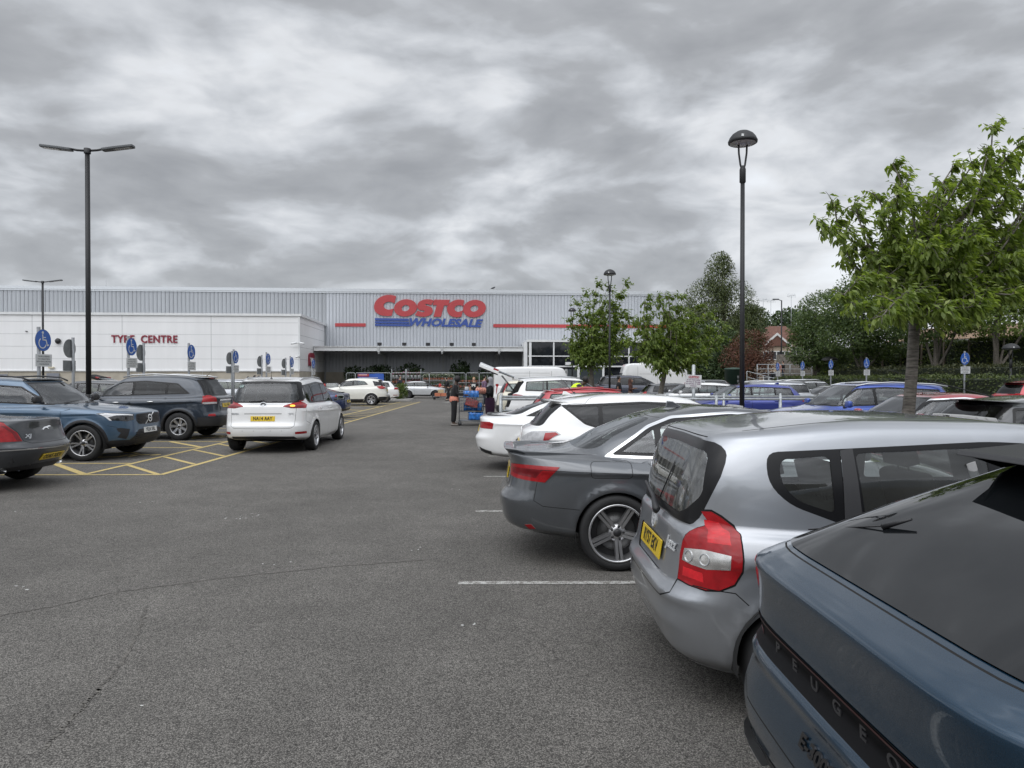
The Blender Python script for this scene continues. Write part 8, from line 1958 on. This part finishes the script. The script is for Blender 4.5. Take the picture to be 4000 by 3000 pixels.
# ------------------------------------------------------------------ disabled bay signs
SB = pbr('sign_face_blue', (.015, .10, .42), .35, coat=.3); SWH = pbr('sign_face_white', (.62, .63, .63), .4); SGR = pbr('sign_back_grey', (.20, .21, .215), .5, metal=.3, var=.12, vscale=6.); SPOST = pbr('grey_sign_post', (.22, .23, .24), .45, metal=.3, var=.15, vscale=4.)
TXT = pbr('sign_text_grey', (.07, .07, .08), .5)
LINES = ('THIS SPACE IS RESERVED', 'FOR A DISABLED PERSON', 'WITH A VEHICLE DISPLAYING', 'A VALID BLUE BADGE')
_SG = {}
def bay_sign(label, X, Y, ang, zc, group, dia=.60, offp=.10, post=1.0, full=True):
    """Round blue sign over a white notice; ang is the way it faces."""
    if full not in _SG:
        o = empty('disabled_bay_sign'); F = Matrix(((0, 0, 1, 0), (1, 0, 0, 0), (0, 1, 0, 0), (0, 0, 0, 1)))      # plate plane: x -> y, y -> z, normal -> +x
        m = MB(); m.tube([(-.05, -offp, -3.2), (-.05, -offp, .36)], .045, 10); m.build('post', SPOST, o)
        m = MB(); m.prism([(.30 * math.cos(a), .30 * math.sin(a)) for a in np.linspace(0, 2 * PI, 33)[:-1]], -.006, .004, F); b = m.build('sign_back', SGR, o)
        m = MB(); m.prism([(.292 * math.cos(a), .292 * math.sin(a)) for a in np.linspace(0, 2 * PI, 33)[:-1]], .004, .008, F); d = m.build('sign_disc', SB, o)
        wheelchair(F @ Matrix.Scale(.50, 4), .062, .016, 'symbol', SWH, d, .008)
        m = MB(); m.box((.0, .02, -.55), (.010, .62, .34)); n = m.build('notice', SWH, o)
        m = MB(); m.box((-.010, .02, -.55), (.006, .60, .32)); m.build('notice_back', SGR, o)
        m = MB()
        for i, l in enumerate(LINES):
            vs, fs = text_geo(l, .055, .0012); m.add([(v[0] * .72 + .02, v[1] - .55 + .105 - i * .07, .0062) for v in vs], fs, F)
        m.build('lettering', TXT, n)
        _SG[full] = o; r = o
    else:
        r = copy_tree(_SG[full])
    r.location = (X, Y, zc); r.rotation_euler = (0, 0, ang)
    r['label'] = label; r['category'] = 'sign'; r['group'] = group; return r
LG = 'blue disabled bay signs along the left bays'; RG = 'blue disabled bay signs along the right hedge'; BG = 'backs of disabled bay signs on the left'
where = ('largest, behind the slate blue SUV', 'overlapping the TYRE lettering', 'above the dark blue SUV', 'with an edge-on grey sign back left of it', 'right of the fourth sign, by the white carrier roof', 'above the right half of the white carrier', 'smallest, beside the red workshop sign')
where = ('largest, left of the tall twin lamp', 'overlapping the end of the word TYRE', 'over the roof of the dark blue SUV', 'just left of the white carrier roof', 'over the middle of the white carrier', 'over the right rear pillar of the white carrier', 'smallest and farthest, beside the red workshop sign')
for (px, py, Y), wd in zip(((178, 1330, 19.4), (520, 1355, 24.1), (752, 1376, 28.2), (924, 1395, 33.), (1050, 1403, 37.2), (1142, 1415, 41.3), (1226, 1421, 46.)), where):
    bay_sign('blue wheelchair sign on the left, ' + wd, gx(px, Y), Y, R(-4), 1.7 - (py - HZ) * Y / FPX, LG)
wb = ('largest grey sign back, between the lamp post and first blue sign', 'grey sign back right of the blue sign by TYRE', 'edge-on grey sign back left of the fourth blue sign', 'edge-on grey sign back left of the fifth blue sign', 'smallest edge-on grey sign back, left of the sixth blue sign')
for (px, py, Y, a), wd in zip(((280, 1362, 22.6, 178), (556, 1378, 26.2, 178), (901, 1400, 34.2, 170), (1018, 1412, 39., 170), (1112, 1420, 43.5, 168)), wb):
    bay_sign(wd, gx(px, Y), Y, R(a), 1.7 - (py - HZ) * Y / FPX, BG)
wr = ('leftmost, in front of the ramp', 'second from left, before the wooden fence', 'third from left, right of the low domed lamp', 'fourth from left, below the dark trees', 'half hidden by the near tree trunk', 'rightmost and largest')
for (px, py, Y), wd in zip(((3068, 1432, 55.), (3168.6, 1429, 50.), (3282, 1424, 46.8), (3426, 1419, 42.3), (3606, 1412, 38.), (3823, 1400.6, 33.7)), wr):
    bay_sign('blue wheelchair sign by the hedge, ' + wd, gx(px, Y) - .55, Y, PI + R(4), 1.7 - (py - HZ) * Y / FPX, RG)
# ------------------------------------------------------------------ notice, railings, bollards, tank, bin
o = empty('car_park_notice', (5.42, 20.4, 0), 0, 'white COSTCO liability notice on a galvanised post', 'sign')
m = MB(); m.tube([(0, 0, 0), (0, 0, 2.05)], .05, 12); m.lathe([(.05, 2.05), (.035, 2.075), (0, 2.08)], 12); m.build('post', GALV, o)
F = Matrix(((1, 0, 0, 0), (0, 0, -1, -.062), (0, 1, 0, 1.60), (0, 0, 0, 1))) @ Matrix.Rotation(R(-3), 4, 'Z') @ Matrix.Translation((-.02, 0, 0))
m = MB(); m.box((0, 0, 0), (.46, .36, .008), F); nb = m.build('notice', SWH, o)
m = MB(); vs, fs = text_geo('COSTCO', .075, .005, .25); m.add([(v[0], v[1] + .115, .0046) for v in vs], fs, F); m.build('red_lettering', pbr('notice_red', (.35, .01, .03), .5), nb)
m = MB()
for i, l in enumerate(('is not responsible', 'for loss or damage', 'to vehicles or their', 'contents')): vs, fs = text_geo(l, .056, .0015); m.add([(v[0] * .95, v[1] + .035 - i * .058, .0046) for v in vs], fs, F)
m.box((0, .072, .0046), (.30, .008, .001), F); m.build('lettering', pbr('notice_maroon', (.12, .02, .10), .5), nb)
RAILG = 'galvanised railings round the trolley bay'
for Y, lb in ((20.2, 'galvanised tube railing along the near side of the trolley bay'), (22.9, 'galvanised tube railing along the far side of the trolley bay')):
    o = empty('railing', (-.18, Y, 0), 0, lb, 'railing', RAILG)
    xs_ = [0, 2.15, 4.3, 6.2, 8.05, 9.9] if Y < 21 else [0, 2.15, 4.3, 5.4, 7.25, 9.1, 10.4]
    for x in xs_: m = MB(); m.tube([(x, 0, 0), (x, 0, 1.17)], .045, 10); m.lathe([(.045, 1.17), (.03, 1.19), (0, 1.195)], 10, Matrix.Translation((x, 0, 0))); m.build('post', GALV, o)
    for z in (1.08, .62): m = MB(); m.tube([(0, 0, z), (xs_[-1], 0, z)], .036, 8); m.build('rail', GALV, o)
RB = pbr('bollard_red', (.42, .03, .025), .5)
for px, py, lb in ((1268, 1489, 'red bollard by the workshop side door'), (1527, 1490, 'red bollard beside the blue banner end'), (1719, 1491, 'red bollard in front of the white flower bench'), (2285, 1490, 'red bollard near the entrance doors'), (2288 + 20, 1492, 'red bollard right of the entrance doors')):
    Y = 63.5; m = MB(); m.lathe([(.0, 0), (.13, 0), (.13, 1.0), (.12, 1.1), (.06, 1.15), (0, 1.16)], 14, Matrix.Translation((gx(px, Y), Y, 0)))
    m.lathe([(.132, .75), (.132, .85)], 14, Matrix.Translation((gx(px, Y), Y, 0)), mi=1); tag(m.build('bollard', [RB, WFRM]), lb, 'bollard', 'red bollards in front of the store')
o = empty('liquid_tank', BM @ Vector((blx(1299, 3.5), 3.5, 0)), TH, 'white caged liquid tank by the workshop side wall', 'tank'); m = MB(); m.box((0, 0, .62), (.95, .95, 1.0)); m.build('tank', pbr('tank_white', (.62, .64, .62), .4), o, bevel=.06)
m = MB()
for i in range(6):
    for s in (1, -1): m.tube([(-.5 + i * .2, s * .5, .1), (-.5 + i * .2, s * .5, 1.15)], .012, 6); m.tube([(s * .5, -.5 + i * .2, .1), (s * .5, -.5 + i * .2, 1.15)], .012, 6)
for z in (.15, .5, .85, 1.15): m.tube([(-.5, -.5, z), (.5, -.5, z), (.5, .5, z), (-.5, .5, z), (-.5, -.5, z)], .014, 6)
m.build('cage', GALV, o); m = MB(); m.box((0, 0, .06), (1.0, 1.0, .12)); m.build('pallet', BLACK, o)
o = empty('green_bin', (gx(2868, 60), 60, 0), 0, 'large round green container with pale markings beside the ramp', 'container'); m = MB(); GB = pbr('container_green', (.022, .052, .038), .5, var=.2, vscale=4.)
m.lathe([(.0, 0), (.72, 0), (.76, 2.35), (.80, 2.36), (.80, 2.46), (.70, 2.52), (.0, 2.58)], 24); m.build('drum', GB, o)
m = MB()
for i, z in enumerate((1.05, 1.4, 1.75)): m.box((.12, -.755, z), (.10, .02, .22))
m.build('markings', SGR, o)
# ramp with rails, wooden fence
o = empty('ramp', (gx(3060, 61), 61, 0), 0, 'raised concrete walkway with sloping approach', 'ramp'); m = MB(); cr = pbr('ramp_concrete', (.30, .27, .23), .85, var=.15)
m.box((.6, .8, .72), (6.2, 1.8, 1.44)); m.add([(-2.5, -.1, 1.44), (-2.5, -.1, 0), (-7, -.1, 0), (-2.5, 1.7, 1.44), (-2.5, 1.7, 0), (-7, 1.7, 0)], [(0, 1, 2), (3, 5, 4), (0, 2, 5, 3), (1, 4, 5, 2), (0, 3, 4, 1)]); m.build('deck', cr, o)
o = empty('handrail', (gx(2960, 60.8), 60.8, 0), 0, 'grey tubular handrails along the ramp', 'handrail'); x0, x1 = 0, gx(3175, 60.8) - gx(2960, 60.8)
for i in range(6): x = x0 + (x1 - x0) * i / 5; m = MB(); m.tube([(x, 0, 1.42), (x, 0, 2.86)], .035, 8); m.build('post', GALV, o)
for z in (2.84, 2.45, 2.05, 1.68): m = MB(); m.tube([(x0, 0, z), (x1, 0, z)], .026, 8); m.build('rail', GALV, o)
for dz in (2.25, 1.75, 1.35): m = MB(); m.tube([(-1.2, -.9, dz), (2.6, -.9, dz - 1.0), (4.6, -.9, dz - 1.1)], .026, 8); m.build('rail', GALV, o)
for x in (-1.2, .7, 2.6): m = MB(); m.tube([(x, -.9, 0), (x, -.9, 2.25 - (x + 1.2) * .26)], .03, 8); m.build('post', GALV, o)
o = empty('wooden_fence', (gx(3035, 64), 64, 0), 0, 'weathered grey wooden board fence behind the ramp', 'fence'); x1 = gx(3195, 64) - gx(3035, 64); n = 26; m = MB(); WD = pbr('weathered_wood', (.20, .18, .155), .85, var=.3, vscale=5.)
for i in range(n): m.box((x1 * (i + .5) / n, NPR.normal() * .01, 1.9), (x1 / n - .015, .025, 3.8 + NPR.normal() * .03))
m.build('boards', WD, o); m = MB()
for z in (.8, 1.9, 3.2): m.box((x1 / 2, .05, z), (x1, .06, .1))
m.build('fence_rails', WD, o)
# ------------------------------------------------------------------ houses beyond
BR = pbr('pebbledash', (.36, .29, .22), .9, var=.12, vscale=2.); TILE = pbr('red_roof_tiles', (.13, .060, .042), .8, var=.25, vscale=3.); TILEB = pbr('brown_roof_tiles', (.21, .14, .09), .8, var=.25, vscale=3.); RW = pbr('render_white', (.62, .62, .60), .7)
def house(label, X, Y, W, D, ez, rz_, tile, front_gable=False):
    o = empty('house', (X, Y, 0), 0, label, 'house', 'houses beyond the trees'); m = MB(); m.box((0, D / 2, ez / 2), (W, D, ez)); wl = m.build('wall', BR, o); m = MB()
    if not front_gable:
        e = .35; m.add([(-W / 2 - e, -e, ez), (W / 2 + e, -e, ez), (W / 2 + e, D + e, ez), (-W / 2 - e, D + e, ez), (-W / 2 + 1.2, D / 2, rz_), (W / 2 - 1.2, D / 2, rz_)], [(0, 1, 5, 4), (2, 3, 4, 5), (1, 2, 5), (3, 0, 4), (3, 2, 1, 0)])
    else: m.add([(-W / 2 - .3, -.3, ez), (W / 2 + .3, -.3, ez), (0, -.3, rz_), (-W / 2 - .3, D, ez), (W / 2 + .3, D, ez), (0, D, rz_)], [(0, 1, 2), (3, 5, 4), (0, 2, 5, 3), (1, 4, 5, 2), (0, 3, 4, 1)])
    rf = m.build('roof', tile, o); m = MB(); m.box((-W * .3, D * .5, rz_ + .1), (.9, .6, 1.6)); m.build('chimney', BR, rf)
    for i in range(3):
        for z in (ez * .30, ez * .78):
            x = -W / 2 + W * (i + .5) / 3; m = MB(); m.box((x, -.05, z), (1.5, .1, 1.35)); w_ = m.build('window', RW, o); m = MB()
            for s in (-.36, .36): m.box((x + s, -.11, z), (.58, .02, 1.1))
            m.build('pane', SHOP, w_)
    if front_gable:
        m = MB(); m.prism([(-W / 2 - .35, ez - .25), (0, rz_ - .1), (W / 2 + .35, ez - .25), (W / 2 + .35, ez + .1), (0, rz_ + .25), (-W / 2 - .35, ez + .1)], .3, .42, Matrix(((1, 0, 0, 0), (0, 0, -1, 0), (0, 1, 0, 0), (0, 0, 0, 1)))); m.build('barge_boards', RW, o)
    return o
house('pebbledashed house with red tiled roof left of the tall street lamp', gx(3055, 112), 112, 7., 8, 7.6, 10.2, TILE); house('house with brown tiled gable behind the copper shrub', gx(2998, 118), 118, 6.4, 8, 7.2, 10.2, TILEB, True); house('house with white gable boards low between the trees', gx(3030, 105), 104.5, 3.6, 6, 6.4, 8.1, TILE, True)
o = empty('long_house', (46.5, 62, 0), R(-62), 'long low building with brown roof and white fascia behind the right trees', 'house', 'houses beyond the trees'); m = MB(); m.box((0, 0, 2.4), (22, 7, 4.8)); m.build('wall', BR, o); m = MB(); m.box((0, 0, 5.0), (22.5, 7.5, .45)); m.build('fascia', RW, o)
m = MB(); m.add([(-11.4, -3.9, 5.24), (11.4, -3.9, 5.24), (11.4, 3.9, 5.24), (-11.4, 3.9, 5.24), (-9.5, 0, 6.6), (9.5, 0, 6.6)], [(0, 1, 5, 4), (2, 3, 4, 5), (1, 2, 5), (3, 0, 4)]); m.build('roof', TILEB, o)
for i in range(5): m = MB(); m.box((-9 + i * 4.4, -3.53, 3.3), (2., .1, 1.4)); m.build('window', RW, o)
for px, z0, z1, lb in ((2983, 10, 14.3, 'television aerial on the left chimney of the brown gabled house'), (3013, 10, 14.2, 'television aerial right of the left one'), (3093, 8.5, 15., 'tallest television aerial right of the street lamp')):
    Y = 114; o = empty('television_aerial', (gx(px, Y), Y, z0), 0, lb, 'aerial', 'television aerials on the house roofs'); m = MB(); m.tube([(0, 0, 0), (0, 0, z1 - z0)], .04, 5); m.build('mast', GALV, o); m = MB(); m.tube([(-.7, 0, z1 - z0 - .1), (.7, 0, z1 - z0 + .1)], .035, 5)
    for i in range(6): m.tube([(-.6 + i * .24, -.3, z1 - z0 - .35), (-.6 + i * .24, .3, z1 - z0 + .35)], .02, 4)
    m.build('elements', GALV, o)
o = empty('street_lamp', (gx(3055, 90), 90, 0), 0, 'tall street lamp with flat head beyond the wooden fence', 'street lamp'); m = MB(); m.tube([(0, 0, 0), (0, 0, 11.6)], [.11, .08], 8); m.build('post', POLE, o); m = MB(); m.tube([(0, 0, 11.55), (-.5, 0, 11.72)], .05, 6); m.box((-.75, 0, 11.72), (.75, .3, .14)); m.build('lamp_head', pbr('grey_lamp_head', (.10, .105, .11), .4), o)
# bird on the roof edge
o = BM @ Vector((blx(1927, MY), MY + .2, 11.44)); m = MB(); m.tube([o + Vector((-.28, 0, .10)), o + Vector((-.1, 0, .15)), o + Vector((.08, 0, .2)), o + Vector((.18, 0, .28)), o + Vector((.24, 0, .27))], [.02, .08, .085, .05, .012], 8); m.tube([o + Vector((0, 0, 0)), o + Vector((0, 0, .14))], .01, 4); tag(m.build('bird', pbr('bird_dark', (.02, .02, .025), .7)), 'dark bird perched on the warehouse roof edge', 'bird')
